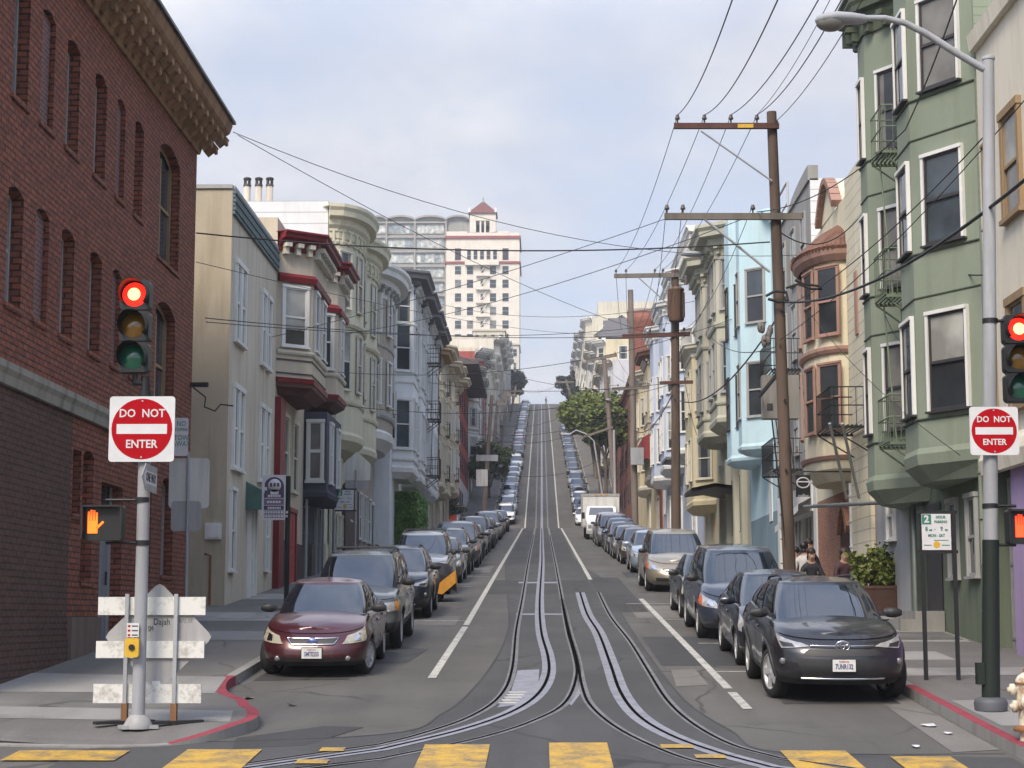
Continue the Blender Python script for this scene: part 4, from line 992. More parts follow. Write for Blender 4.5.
m = MB(); rows = [[(X, 73.5, 5.3), (X, 79.5, 5.3)], [(X-.9, 73.8, 5.45), (X-.9, 79.2, 5.45)], [(X-1.8, 74.6, 5.3), (X-1.8, 78.4, 5.3)]]; m.grid(rows, 0, True); m.grid([[(x, y, z-.15) for x, y, z in r] for r in rows][::-1], 0, True); m.face([rows[2][0], rows[2][1], (rows[2][1][0], rows[2][1][1], 5.15), (rows[2][0][0], rows[2][0][1], 5.15)]); m.build('canopy', M_DARKT, T)
# yellow, pale blue, buff houses
T, X = house('yellow_house', 'small pale yellow house squeezed beside the greenish cream house', 1, 81.7, 89)
YE = stucco('house_yellow', (.56, .49, .32), .2); shell(T, X, 1, 81.7, 89, 1, 13.8, YE)
bay(T, X, 1, 82.2, 88.2, 5.4, 12.4, YE, 1.0, 'ang', 1.0, rows=[(6.3, 1.9), (9.5, 1.9)], wins=(.8, 1.9), fm=M_CREAMT, corn=(.6, .4), cm=M_CREAMT)
door(T, X, 1, 86, 2.2, 2.4, M_CREAMT, M_CREAMT, name='garage_door'); facade_cornice(T, X, 1, 81.7, 89, 14.1, .6, .5, M_CREAMT, .6)
T, X = house('pale_blue_house', 'powder blue house with white trim behind the transformer pole', 1, 89.1, 118)
PB = stucco('house_powder', (.47, .52, .62), .12); shell(T, X, 1, 89.1, 118, 1.5, 19.4, PB, 12)
for y0 in (91, 100.5, 109.5):
    bay(T, X, 1, y0, y0+6, 8.6, 17.6, PB, 1.05, 'ang', 1.3, rows=[(9.4, 2.1), (12.6, 2.1)], wins=(.95, 2), fm=M_WHITE, belts=[(11.8, .15, .08)], bm=M_WHITE, corn=(.8, .5), cm=M_WHITE, brackets=.6)
    door(T, X, 1, y0+3, 2.2, 2.4, M_WHITE, M_WHITE, name='garage_door'); window(T, (X, y0+7.4, 6.6), (-1, 0), .9, 1.9)
m = MB(); m.box(X-1.4, X, 95.5, 99, 8.3, 8.45); m.build('canopy', M_ROOFG, T)
facade_cornice(T, X, 1, 89.1, 118, 19.6, .8, .7, M_WHITE, .7)
T, X = house('buff_house', 'buff house with dark red awning and tile roof at the end of the lower block', 1, 118.1, 149.5)
BF = stucco('house_buff', (.52, .44, .28), .2); shell(T, X, 1, 118.1, 149.5, 3, 18.6, BF)
for y0 in (120, 130.5):
    bay(T, X, 1, y0, y0+7, 9.5, 17.6, BF, .8, 'ang', 1.4, rows=[(10.6, 2.0), (13.9, 2.0)], wins=(.95, 2), fm=M_CREAMT, belts=[(13.0, .15, .08)], bm=M_CREAMT, corn=(.9, .7), cm=[TIL, M_CREAMT, M_CREAMT][int(y0 > 125)], brackets=.7)
    door(T, X, 1, y0+3, 2.2, 2.4, M_CREAMT, M_CREAMT, name='garage_door')
m = MB(); rows = [[(X, 119, 12.6), (X, 127, 12.6)], [(X-1.3, 119, 11.8), (X-1.3, 127, 11.8)], [(X-1.4, 119, 10.4), (X-1.4, 127, 10.4)]]; m.grid(rows, 0, False); m.face([r[0] for r in rows]+[(X, 119, 10.4)]); m.build('awning', plain('awning_dark_red', (.22, .03, .03), .75), T)
m = MB(); m.box(X-.05, X, 119.5, 123, 5.5, 10.3); m.build('door', plain('door_dark_red', (.2, .03, .03), .6), T)
# ---------------------------------------------------------------- upper hill
def hill_house(s, y0, y1, hgt, col, label, nb=2, corn=True, X=None, name='hill_house', depth=12, hip=False, proj=1.0):
    T, X0 = house(name, label, s, y0, y1, group=None); X = X0 if X is None else X
    zt = g(y1)*.5+g(y0)*.5+hgt; mt = stucco('hill_%s_%d' % ('w' if s < 0 else 'e', int(y0)), col, .22)
    tr = R.choice([M_WHITE, M_CREAMT, M_GREYT]); shell(T, X, s, y0, y1, g(y0)-2, zt, mt, depth)
    w_ = (y1-y0)/nb; zb = g(y0)+4.2
    for j in range(nb):
        a = y0+w_*j+.7; b_ = y0+w_*(j+1)-.7
        fl = [(zb+.8+3.1*q, 1.9) for q in range(8) if zb+3.2+3.1*q < zt]
        bay(T, X, s, a, b_, zb, zt-.3, mt, proj, 'ang', 1.2, rows=fl, wins=(1.0, 1.9), fm=tr, style='thin', belts=[(z-.5, .18, .1) for z, _ in fl[1:]], bm=tr, corn=(1.0, .8) if corn else None, cm=tr)
        door(T, X, s, (a+b_)/2, 2.2, 2.4, tr, tr, z=gs(a), name='garage_door')
    k = 0
    for q in range(6):
        z = zb+.8+3.1*q
        if z+2 > zt: break
        for xo in (2.2, 5.2, 8.2): window(T, (X+s*xo, y0, z), (0, -1), 1.1, 1.7, 'thin', tr)
    facade_cornice(T, X, s, y0, y1, zt+.2, .7, .5, tr)
    return T
LW = ['white-grey flat house next up the hill from the red building', 'small dull red house squeezed above the red building', 'cream apartment block with stepped white parapets below the tall tower', 'grey bay-fronted house above the cream stepped block', 'pale cream house near the top of the west side', 'taupe house second from the top of the west side', 'dim grey house at the hilltop on the west side']
for i, (y0, y1, h, c, nb) in enumerate(((190.2, 208, 13, (.58, .57, .54), 2), (208.2, 222, 14.5, (.30, .08, .07), 2), (222.2, 262, 12.5, (.58, .54, .43), 4), (262.2, 290, 12, (.50, .48, .44), 3), (290.2, 326, 13, (.60, .56, .48), 4), (326.2, 362, 13, (.50, .46, .40), 4), (362.2, 396, 12, (.48, .46, .43), 4))):
    hill_house(-1, y0, y1, h, c, LW[i], nb)
LE = ['pale grey-blue hillside house behind the leaning pole', 'buff cream hillside house above the street trees', 'white house with grey mansard on the east hillside', 'tall cream apartment block with gabled top on the east skyline', 'weathered brown-grey house near the top of the east side', 'dark weathered house at the hilltop on the east side']
for i, (y0, y1, h, c, nb) in enumerate(((200.2, 222, 13, (.5, .52, .56), 2), (222.2, 250, 14.5, (.58, .51, .36), 3), (250.2, 280, 14, (.56, .56, .55), 3), (280.2, 335, 15.0, (.58, .55, .46), 5), (335.2, 368, 14, (.42, .39, .36), 3), (368.2, 397, 10, (.30, .28, .27), 3))):
    T = hill_house(1, y0, y1, h, c, LE[i], nb)
    zt = g((y0+y1)/2)+h
    if i == 3:
        m = MB(); m.prism([(9, 281), (9, 300), (18, 300), (18, 281)], zt+.1, zt+2.6); m.build('penthouse', M_CREAMT, T)
        m = MB(); m.face([(8.2, 280.1, zt-3), (17, 280.1, zt-3), (12.6, 280.1, zt+.2)]); m.face([(8.2, 279.2, zt-3), (8.2, 280.1, zt-3), (12.6, 280.1, zt+.2), (12.6, 279.2, zt+.2)]); m.face([(17, 279.2, zt-3), (17, 280.1, zt-3), (12.6, 280.1, zt+.2), (12.6, 279.2, zt+.2)]); m.build('gable', M_WHITE, T)
    if i == 2:
        m = MB(); m.prism([(8.0, 250.2), (20, 250.2), (20, 280), (8.0, 280)], zt+.25, zt+3.2, top=[(9.5, 251.5), (18.5, 251.5), (18.5, 278.5), (9.5, 278.5)]); m.build('mansard', M_ROOFG, T)
# brick building with round brick stack
T, X = house('brick_hall', 'long red brick building with small windows beyond the side street', 1, 150, 199, 'building')
BH = brick('brick_hall', (.27, .105, .075), (.22, .08, .06), (.22, .16, .13), w=.5, hgt=.16); shell(T, X, 1, 150, 199, 6, 20.4, BH)
for zc in (10.5, 14, 17.5):
    for y in range(154, 198, 4): window(T, (X, y, zc), (-1, 0), 1.0, 1.6, 'thin', M_DARKT, 0)
facade_cornice(T, X, 1, 150, 199, 20.8, .7, .4, BH)
T = thing('brick_stack', 'round red brick stack with pale rim rising above the brick building', 'chimney', (9.45, 165, 20.4))
m = MB(); m.lathe([(1.36, 20.4), (1.36, 26.9), (1.42, 27.0), (1.46, 27.2), (1.46, 27.8), (1.2, 27.85), (1.1, 27.5)], (9.45, 165, 0), n=28)
for k in range(0): pass
m.build('shaft', BH, T)
m = MB(); m.lathe([(1.40, 27.82), (1.5, 27.9), (1.5, 28.2), (1.15, 28.25)], (9.45, 165, 0), n=28); m.build('rim', stucco('stack_rim', (.34, .27, .23), .3), T)
# ---------------------------------------------------------------- beyond the crest
TY = 520; k_ = lambda px, py: onY(px, py, TY)
xl, xr = k_(446, 300).x, k_(519.5, 300).x; zt = k_(480, 236).z; zb = 40
T = thing('apartment_tower', 'tall cream tower with red-capped belvedere and fire escape on the skyline', 'tower', ((xl+xr)/2, TY, zb))
TW = stucco('tower_cream', (.70, .655, .58), .08); TRF = stucco('tower_roof', (.17, .065, .055), .25); TR = stucco('tower_red', (.30, .09, .08), .2)
m = MB(); m.box(xl, xr, TY, TY+20, zb, zt); m.build('wall', TW, T)
m = MB()
for py, h in ((236, .8), (261.5, .6)):
    z = k_(480, py).z; m = MB(); m.box(xl-.4, xr+.4, TY-.4, TY+20.4, z-h, z); m.build('moulding', TR, T)
cols = [458, 470, 493, 505.5]
for i in range(10):
    py = 270+13.6*i
    z0 = k_(480, py+4.5).z; z1 = k_(480, py-4).z
    for px in cols: window(T, (k_(px, py).x, TY, z0), (0, -1), 1.9, z1-z0, 'thin', M_WHITE, R.choice([0, 2, 3, 0]))
    window(T, (k_(482, py).x, TY, z0-.6), (0, -1), .9, z1-z0+.4, 'thin', TW, 0)
z0 = k_(480, 260).z; z1 = k_(480, 248.5).z
for px in (458, 505.5): window(T, (k_(px, 254).x, TY, z0), (0, -1), 1.7, z1-z0, 'thin', TR, 0)
for px in (469, 475.5, 482, 488.5, 495): window(T, (k_(px, 254).x, TY, z0-.3), (0, -1), 1.2, z1-z0, 'thin', TW, 0)
m = MB(); za = k_(480, 264).z; m.box(k_(465, 264).x, k_(499, 264).x, TY-1.3, TY-.002, za-.5, za); m.box(k_(465, 264).x, k_(499, 264).x, TY-1.3, TY-1.2, za, za+1.1); m.build('balcony', TW, T)
m = MB()
for i in range(8):
    z = k_(480, 276+13.6*i).z; m.box(k_(476, 300).x, k_(490, 300).x, TY-1.1, TY-.02, z-.15, z); m.box(k_(476, 300).x, k_(490, 300).x, TY-1.12, TY-1.02, z, z+.8)
    m.tube([(k_(478, 300).x, TY-.6, z), (k_(487, 300).x, TY-.6, z+3.7)], .12, 4)
m.build('fire_escape', TW, T)
bxl, bxr = k_(469.5, 220).x, k_(495.5, 220).x; z0, z1 = zt, k_(480, 212).z
m = MB(); m.box(bxl, bxr, TY+2, TY+9.5, z0, k_(480, 231).z); 
zz0, zz1 = k_(480, 233).z, k_(480, 219).z
for x in (bxl, bxr-1.8): m.box(x, x+1.8, TY+2, TY+9.5, zz0, z1)
m.box(bxl+1.802, bxr-1.802, TY+2, TY+9.5, zz1, z1)
for q in range(2): x = lerp(bxl+1.8, bxr-1.8, (q+1)/3); m.box(x-.25, x+.25, TY+2.2, TY+2.8, zz0, zz1)
m.build('belvedere', TW, T)
m = MB(); m.box(bxl+1, bxr-1, TY+9, TY+9.2, zz0, zz1-.01); m.build('belvedere_screen', M_GLASSB, T)
cx_, cy_ = (bxl+bxr)/2, TY+5.75; e = (bxr-bxl)/2+.4; zpk = k_(480, 198).z; zr = k_(480, 211).z
m = MB(); m.box(cx_-e, cx_+e, cy_-e, cy_+e, z1, zr-.002); base = [(cx_-e, cy_-e, zr), (cx_+e, cy_-e, zr), (cx_+e, cy_+e, zr), (cx_-e, cy_+e, zr)]
md = [(cx_+(a-cx_)*.54, cy_+(b_-cy_)*.54, zr+(zpk-zr)*.5) for a, b_, _ in base]; tp = [(cx_+(a-cx_)*.1, cy_+(b_-cy_)*.1, zpk) for a, b_, _ in base]
m.grid([base+base[:1], md+md[:1], tp+tp[:1]], 0, False); m.build('roof', TRF, T)
m = MB(); zf = k_(480, 192).z; m.lathe([(.7, zpk-.3), (.3, zpk+.4), (.22, zf-.6), (.02, zf)], (cx_, cy_, 0), n=8); m.build('finial', plain('copper_green', (.2, .32, .27), .6), T)
for a, b_ in ((-1, -1), (1, -1), (1, 1), (-1, 1)): m = MB(); m.lathe([(.5, zr), (.35, zr+1.1), (.02, zr+1.5)], (cx_+a*e*.92, cy_+b_*e*.92, 0), n=8); m.build('pinnacle', M_WHITE, T)
m = MB(); m.box(xl, xl+6, TY+1, TY+6, zt, zt+1.6); m.box(xr-9, xr-3, TY+3, TY+8, zt, zt+2.2); m.box(xl+.1, xr-.1, TY+.1, TY+.4, zt, zt+1.0); m.build('roof_shed', TW, T)
# grey modern block with barrel vaults
GY_ = 585; q_ = lambda px, py: onY(px, py, GY_)
xl, xr, zt = q_(372, 250).x, q_(447, 250).x, q_(400, 221).z
T = thing('modern_block', 'grey glass-fronted apartment slab with barrel-vaulted roof beside the cream tower', 'tower', ((xl+xr)/2, GY_, 38))
GC = stucco('slab_grey', (.33, .32, .29), .2)
m = MB(); m.box(xl, q_(470, 250).x, GY_, GY_+18, 38, zt-.01); m.build('wall', GC, T)
bays_ = [372, 386.5, 415, 445]; floor = [q_(400, 230+14.6*i) for i in range(12)]
pm = [glassy('slab_glass_%d' % i, c, .12) for i, c in enumerate(((.42, .44, .43), (.28, .32, .33), (.55, .56, .53), (.30, .42, .40)))]
for b0, b1 in zip(bays_, bays_[1:]):
    for i in range(11):
        z1, z0 = q_(400, 227.5+14.6*i-3).z, q_(400, 227.5+14.6*i+6.5).z
        a, b_ = q_(b0+1.2, 250).x, q_(b1-1.2, 250).x
        m = MB(); m.box(a, b_, GY_-.3, GY_-.002, z0, z1); n = max(2, int((b_-a)/1.4))
        for f in range(len(m.f)): m.mi[f] = 0
        for j in range(n): x0_ = lerp(a, b_, j/n); m.box(x0_+.06, lerp(a, b_, (j+1)/n)-.06, GY_-.36, GY_-.302, z0+.3, z1-.15, R.choice([0, 1, 1, 2, 2, 3] if i == 4 else [0, 1, 2, 2]) )
        o = m.build('window', pm, T)
m = MB()
for i in range(12): z = q_(400, 227.5+14.6*i-3.6).z; m.box(xl, xr, GY_-1.1, GY_-.4, z, z+.55)
for px in bays_[:-1]+[446]: x = q_(px, 250).x; m.box(x-.3, x+.3, GY_-1.2, GY_-.4, 38, zt)
m.build('floor_band', GC, T)
m = MB()
for b0, b1 in ((372, 386.5), (386.5, 415), (415, 446), (446, 470)):
    a, b_ = q_(b0, 220).x, q_(b1, 220).x; n = 10; h_ = 1.15
    top = [(lerp(a, b_, k/n), zt+h_*math.sin(PI*k/n)**.7) for k in range(n+1)]
    m.grid([[(x, GY_-1.4, z) for x, z in top], [(x, GY_+18, z) for x, z in top]], 0, False)
    m.grid([[(x, GY_-1.4, z) for x, z in top], [(x, GY_-1.4, z+.6) for x, z in top], [(x, GY_+18, z+.6) for x, z in top]], 0, False)
    m.face([(x, GY_-.2, z) for x, z in top], 0)
m.build('roof_vault', GC, T)
# blocks standing between the crest and the tower
def block(name, label, px0, px1, ytop, Y, col, depth=14, rows=4, colsn=5, trim=None, x1=None):
    p0, p1 = onY(px0, ytop, Y), onY(px1, ytop, Y); zb = g(min(Y, 450))-3
    T = thing(name, label, 'building', ((p0.x+p1.x)/2, Y, zb)); mt = stucco(name+'_%d_%d' % (px0, ytop), col, .2)
    m = MB(); m.box(p0.x, p1.x, Y, Y+depth, zb, p0.z); m.build('wall', mt, T)
    m = MB(); m.box(p0.x-.3, p1.x+.3, Y-.35, Y+depth+.3, p0.z+.002, p0.z+.5); m.build('cornice', trim or mt, T)
    for r in range(rows):
        for c in range(colsn): window(T, (lerp(p0.x, p1.x, (c+.5)/colsn), Y, p0.z-2.9-r*3.4), (0, -1), (p1.x-p0.x)/colsn*.5, 1.9, 'thin', M_WHITE)
    sg = -1 if p1.x < 0 else 1; xx = p1.x if sg < 0 else p0.x
    for r in range(rows):
        for c in range(3): window(T, (xx, Y+2.5+c*4.2, p0.z-2.9-r*3.4), (-sg, 0), 1.2, 1.9, 'thin', M_WHITE)
    return T
block('cream_block', 'cream block with glazed roof room below the tower', 459, 507, 340, 470, (.60, .55, .42), rows=5, colsn=6)
b = block('glazed_penthouse_block', 'narrow cream block with green-glass top storey in front of the tower', 473, 505, 331, 490, (.56, .52, .42), rows=1, colsn=4)
block('stone_block', 'weathered grey-cream block with bays at the west side of the hilltop', 503, 519, 345, 440, (.58, .55, .48), rows=8, colsn=2)
block('white_block', 'low white block peeping over the tan apartment houses', 462, 490, 356, 400+40, (.62, .60, .53), rows=5, colsn=4)
block('grey_roof_block', 'long grey-white block on the east skyline behind the brick stack', 590, 640, 330, 400, (.56, .54, .48), rows=4, colsn=6)
block('cream_crest_block', 'slim cream block at the east edge of the crest', 574.5, 590, 372, 430, (.40, .37, .33), rows=6, colsn=3)
# ---------------------------------------------------------------- cars (front towards -y, wheels on z = 0, nose at y = 0)
def paint(name, col, metal=.35, rough=.32):
    if name in MATS: return MATS[name]
    m, nt, b = nt_new(name); b.inputs['Metallic'].default_value = metal; b.inputs['Roughness'].default_value = rough
    b.inputs['Coat Weight'].default_value = .8; b.inputs['Coat Roughness'].default_value = .06
    tcn = nt.nodes.new('ShaderNodeTexCoord'); f = noise(nt, tcn.outputs['Object'], 1.6, 5); f2 = noise(nt, tcn.outputs['Object'], 14, 3)
    sx = nt.nodes.new('ShaderNodeSeparateXYZ'); nt.links.new(tcn.outputs['Object'], sx.inputs[0])
    low = mathn(nt, 'MULTIPLY', mathn(nt, 'SUBTRACT', 1.0, ramp(nt, sx.outputs[2], .2, .75)), ramp(nt, f2, .35, .7))
    c = mixc(nt, ramp(nt, f, .3, .7), tuple(x*.93 for x in col), tuple(min(1, x*1.06) for x in col))
    c = mixc(nt, mathn(nt, 'MULTIPLY', low, .3), c, (.11, .10, .09))          # road dust on the sills
    nt.links.new(c, b.inputs['Base Color']); MATS[name] = m; return m
M_CGL = glassy('car_glass', (.010, .016, .026), .03, 1.0); M_CGL.node_tree.nodes['Principled BSDF'].inputs['IOR'].default_value = 1.72
M_TYRE = plain('tyre_rubber', (.014, .014, .014), .8, 0, .2, 8)
M_RIM = plain('rim_alloy', (.50, .50, .51), .35, .25, .1)
M_RIMD = plain('rim_dark', (.05, .05, .052), .4, .6, .1)
M_BLK = plain('trim_black_plastic', (.017, .017, .018), .55, 0, .15, 6)
M_CHR = plain('chrome', (.62, .62, .64), .14, 1, .05)
M_LAMP = plain('headlamp_glass', (.33, .33, .33), .12, .25, .25, 14, coat=1)
M_LAMPY = plain('headlamp_glass_yellowed', (.36, .335, .26), .2, .1, .25, 14, coat=1)
M_FOG = plain('fog_glass', (.16, .16, .16), .15, .2, .2, 20, coat=1)
M_AMB = plain('lamp_amber', (.55, .22, .03), .2, 0, .1, 8, coat=1)
M_ORL = plain('lamp_red_orange', (.5, .10, .04), .2, 0, .1, 8, coat=1)
M_TAIL = plain('lamp_tail', (.25, .01, .012), .2, 0, .1, 8, coat=1)
M_PLATE = plain('plate_white', (.6, .6, .58), .5, 0, .08, 20)
M_PTXT = plain('plate_ink', (.04, .05, .16), .6, 0, 0)
M_PRED = plain('plate_red', (.4, .05, .05), .6, 0, 0)
M_BADGE = plain('badge_blue', (.10, .14, .32), .3, .3, .1)
class Shape:
    def __init__(s, **k): s.__dict__.update(k)
    def zsh(s, y): return sm(s.shoulder, y, .15)
    def bpt(s, piece, u, t, sg=1):
        """a point of the lower body: F nose (u 0 centre..1 corner), S side, R tail; t 0 sill .. 1 shoulder"""
        yf = interp(s.nose, t); yr = s.L-interp(s.tail, t); w = s.W/2*interp(s.wside, t); n = s.n
        if piece == 'F':
            th = u*PI/2; x = w*math.sin(th)**(2/n); y = yf+s.cr*(1-max(0, math.cos(th))**(2/n))
        elif piece == 'S': x = w; y = lerp(yf+s.cr, yr-s.crr, u)
        else:
            th = (1-u)*PI/2; x = w*math.sin(th)**(2/3); y = yr-s.crr*(1-max(0, math.cos(th))**(2/3))
        x *= 1-.05*((y-s.L/2)/(s.L/2))**2
        for ax in (s.fa, s.ra): x += s.flare*math.exp(-((y-ax)/.42)**2)*math.exp(-((t-.5)/.35)**2)*min(1, x/(w*.8))
        # crease along the flank
        x += .012*math.exp(-((t-.72)/.06)**2)
        z = s.zs+t*(s.zsh(y)-s.zs)
        return Vector((sg*x, y, z))
    def gpt(s, piece, u, v, sg=1):
        """a point of the glasshouse"""
        e = v**.85 if piece != 'S' else v
        gf = lerp(s.gf0, s.gf1, v)-.05*math.sin(PI*v); gr = lerp(s.gr0, s.gr1, v)+.05*math.sin(PI*v)
        w = lerp(s.gw0, s.gw1, v)+.035*math.sin(PI*v)
        if piece == 'F':
            th = u*PI/2; x = w*math.sin(th)**(2/3.6); y = gf+s.gcr*(1-max(0, math.cos(th))**(2/3.6))
        elif piece == 'S': x = w; y = lerp(gf+s.gcr, gr-s.gcr, u); x -= .03*(2*u-1)**2
        else:
            th = (1-u)*PI/2; x = w*math.sin(th)**(2/3.6); y = gr-s.gcr*(1-max(0, math.cos(th))**(2/3.6))
        if piece != 'S': x -= .03*(abs(x)/max(w, .01))
        zt = interp(s.roof, y); zb = s.zsh(max(y, s.gf0+.1))-.05
        return Vector((sg*x, y, lerp(zb, zt, v)))
def patch(mb, fn, u0, u1, t0, t1, off=.006, nu=6, nt_=3, mi=0, quad=None, sg=1):
    """a panel lying on a curved body surface; quad = four (u, t) corners overrides the rectangle; fn(u, t, sg)"""
    q = quad or ((u0, t0), (u1, t0), (u1, t1), (u0, t1)); rows = []
    for j in range(nt_+1):
        b = j/nt_; row = []
        for i in range(nu+1):
            a = i/nu
            u = lerp(lerp(q[0][0], q[1][0], a), lerp(q[3][0], q[2][0], a), b); t = lerp(lerp(q[0][1], q[1][1], a), lerp(q[3][1], q[2][1], a), b)
            p = fn(u, t); du = fn(u+.01, t)-fn(u-.01, t); dt = fn(u, min(1, t+.01))-fn(u, max(0, t-.01))
            n = du.cross(dt)
            if n.length > 1e-9: n.normalize()
            c = p-Vector((0, fn.cy, .6))
            if n.dot(c) < 0: n = -n
            row.append(p+n*off)
        rows.append(row)
    mb.grid(rows, mi, True)
class Fn:
    """signed one-piece parametrisation: nose u in -1..1, then sides"""
    def __init__(s, f, piece, sg, cy): s.f, s.p, s.sg, s.cy = f, piece, sg, cy
    def __call__(s, u, t):
        if s.p in 'FR': return s.f(s.p, abs(u) if s.p == 'F' else 1-abs(u), t, (1 if u >= 0 else -1)*s.sg)
        return s.f(s.p, u, t, s.sg)
def car_model(name, S, body_paint, rim=None, spokes=5, detail=(), text=None, lampm=None):
    """build one car of a kind with its parts; returns the Empty"""
    T = bpy.data.objects.new(name, None); COL.objects.link(T)
    cy = S.L/2
    tl = [0, .06, .14, .22, .3, .38, .46, .54, .6, .66, .7, .74, .78, .84, .9, .95, .985, 1]
    def ring(f, t, nF, nS, nR):
        r = [f('F', k/nF, t) for k in range(nF)]+[f('S', k/nS, t) for k in range(nS)]+[f('R', k/nR, t) for k in range(nR+1)]
        return r
    mb = MB(); rows = []
    for t in tl:
        h = ring(S.bpt, t, 12, 44, 10); rows.append(h+[Vector((-p.x, p.y, p.z)) for p in h[-2:0:-1]])
    mb.grid(rows, 0, True, True)
    def cap(h, crown, z=None, mi=0):
        rr = []
        for p in h:
            rr.append([Vector((p.x*u, p.y, p.z+crown(p.y)*(1-u*u) if z is None else z)) for u in [k/10*2-1 for k in range(11)]])
        mb.grid(rr, mi, True)
    cap(ring(S.bpt, 1, 12, 44, 10), lambda y: interp(S.crown, y)); cap(ring(S.bpt, 0, 12, 44, 10), lambda y: 0, S.zs)
    me = mb.mesh('body', [body_paint, M_BLK], weld=True)
    ob = bpy.data.objects.new('body', me); COL.objects.link(ob)
    RA = S.R*1.13
    cutm = MB()
    for ax in (S.fa, S.ra):
        for sg in (-1, 1):
            n = 28; x0, x1 = sg*(S.W/2-.34), sg*(S.W/2+.2)
            cutm.lathe([(RA, x0), (RA, x1)] if x0 < x1 else [(RA, x1), (RA, x0)], (0, ax, S.R*1.02), 'x', n)
    cm_ = cutm.mesh('cutter', [M_BLK], weld=False)
    cut = bpy.data.objects.new('cutter', cm_); COL.objects.link(cut)
    bmm = bmesh.new(); bmm.from_mesh(cm_); bmesh.ops.remove_doubles(bmm, verts=bmm.verts, dist=.0005); bmesh.ops.recalc_face_normals(bmm, faces=bmm.faces); bmm.to_mesh(cm_); bmm.free()
    md = ob.modifiers.new('b', 'BOOLEAN'); md.operation = 'DIFFERENCE'; md.object = cut; md.solver = 'EXACT'
    dg = bpy.context.evaluated_depsgraph_get(); me2 = bpy.data.meshes.new_from_object(ob.evaluated_get(dg)); me2.name = 'body'
    ob.modifiers.clear(); ob.data = me2; bpy.data.objects.remove(cut)
    for p in me2.polygons:
        c = p.center; p.material_index = 0
        for ax in (S.fa, S.ra):
            d = math.hypot(c.y-ax, c.z-S.R*1.02)
            if d < RA*1.004 and abs(c.x) < S.W/2-.012: p.material_index = 1
        if abs(p.normal.z+1) < .02 and c.z < S.zs+.02: p.material_index = 1
        if S.cladding and c.z < S.cladding and abs(c.x) < S.W: 
            if c.z < S.cladding-.0: p.material_index = 1
        p.use_smooth = True
    me2.set_sharp_from_angle(angle=math.radians(38))
    ob.parent = T
    # glasshouse
    mb = MB(); rows = []
    vl = [0, .12, .25, .4, .55, .7, .82, .9, .96, 1]
    for v in vl:
        h = ring(S.gpt, v, 10, 16, 10); rows.append(h+[Vector((-p.x, p.y, p.z)) for p in h[-2:0:-1]])
    mb.grid(rows, 0, True, True)
    h = ring(S.gpt, 1, 10, 16, 10); rr = []
    for p in h: rr.append([Vector((p.x*u, p.y, p.z+.055*(1-u*u)*min(1, max(0, (p.y-h[0].y)/.5+.12))*min(1, max(0, (h[-1].y-p.y)/.5+.12)))) for u in [k/8*2-1 for k in range(9)]])
    mb.grid(rr, 0, True)
    rf = mb.build('roof', [body_paint], T, off=(0,0,0), weld=True); rf.data.set_sharp_from_angle(angle=math.radians(40))
    GF = Fn(S.gpt, 'F', 1, cy); GR = Fn(S.gpt, 'R', 1, cy)
    mb = MB(); patch(mb, GF, -.9, .9, .05, .93, .008, 16, 8, quad=((-.9, .04), (.9, .04), (.9, .93), (-.9, .93))); mb.build('windshield', M_CGL, T, off=(0,0,0))
    mb = MB(); patch(mb, GR, -.86, .86, .12, .9, .008, 14, 6); mb.build('rear_window', M_CGL, T, off=(0,0,0))
    for sg in (-1, 1):
        GS = Fn(S.gpt, 'S', sg, cy)
        for a, b in S.wins:
            mb = MB(); patch(mb, GS, a, b, .14, .86, .008, 8, 5, quad=((a, .12), (b, .12), (b-.012, .87), (a+.012, .87))); mb.build('side_window', M_CGL, T, off=(0,0,0))
    # wheels
    def wheel_parts():
        k = ('wheel', S.R, spokes, (rim or M_RIM).name)
        if k not in _W:
            r = S.R; wd = .20
            t = MB(); t.lathe([(r*.66, -wd/2), (r*.9, -wd/2-.005), (r*.975, -wd/2+.025), (r, -wd/2+.06), (r, wd/2-.06), (r*.975, wd/2-.025), (r*.9, wd/2+.005), (r*.66, wd/2)], (0,0,0), 'x', 32, caps=False)
            q = MB()
            for sg in (-1, 1):
                q.lathe([(r*.66, sg*(wd/2-.002)), (r*.70, sg*(wd/2+.004)), (r*.62, sg*(wd/2-.02)), (r*.6, sg*(wd/2-.07))], (0,0,0), 'x', 32, 0, caps=False)
                q.lathe([(.001, sg*(wd/2-.075)), (r*.62, sg*(wd/2-.07))], (0,0,0), 'x', 24, 1)
                q.lathe([(.001, sg*(wd/2-.005)), (r*.12, sg*(wd/2-.008)), (r*.17, sg*(wd/2-.03)), (r*.17, sg*(wd/2-.06))], (0,0,0), 'x', 16, 0)
                for i in range(spokes):
                    a = 2*PI*i/spokes; c, s_ = math.cos(a), math.sin(a); th = r*(.12 if spokes <= 6 else .055)
                    q.obox((sg*(wd/2-.028), r*.38*c, r*.38*s_), (.016, 0, 0), (0, r*.26*c, r*.26*s_), (0, -th*s_, th*c), 0)
            _W[k] = (t.mesh('wheel', M_TYRE), q.mesh('rim', [rim or M_RIM, M_BLK]))
        return _W[k]
    wm, rm = wheel_parts()
    for ax in (S.fa, S.ra):
        for sg in (-1, 1):
            wo = link('wheel', wm, T, (sg*(S.W/2-.125), ax, S.R)); link('rim', rm, wo)
    # lamps, grille, bumper, mirrors
    BF = Fn(S.bpt, 'F', 1, cy); BRr = Fn(S.bpt, 'R', 1, cy)
    lm = lampm or M_LAMP
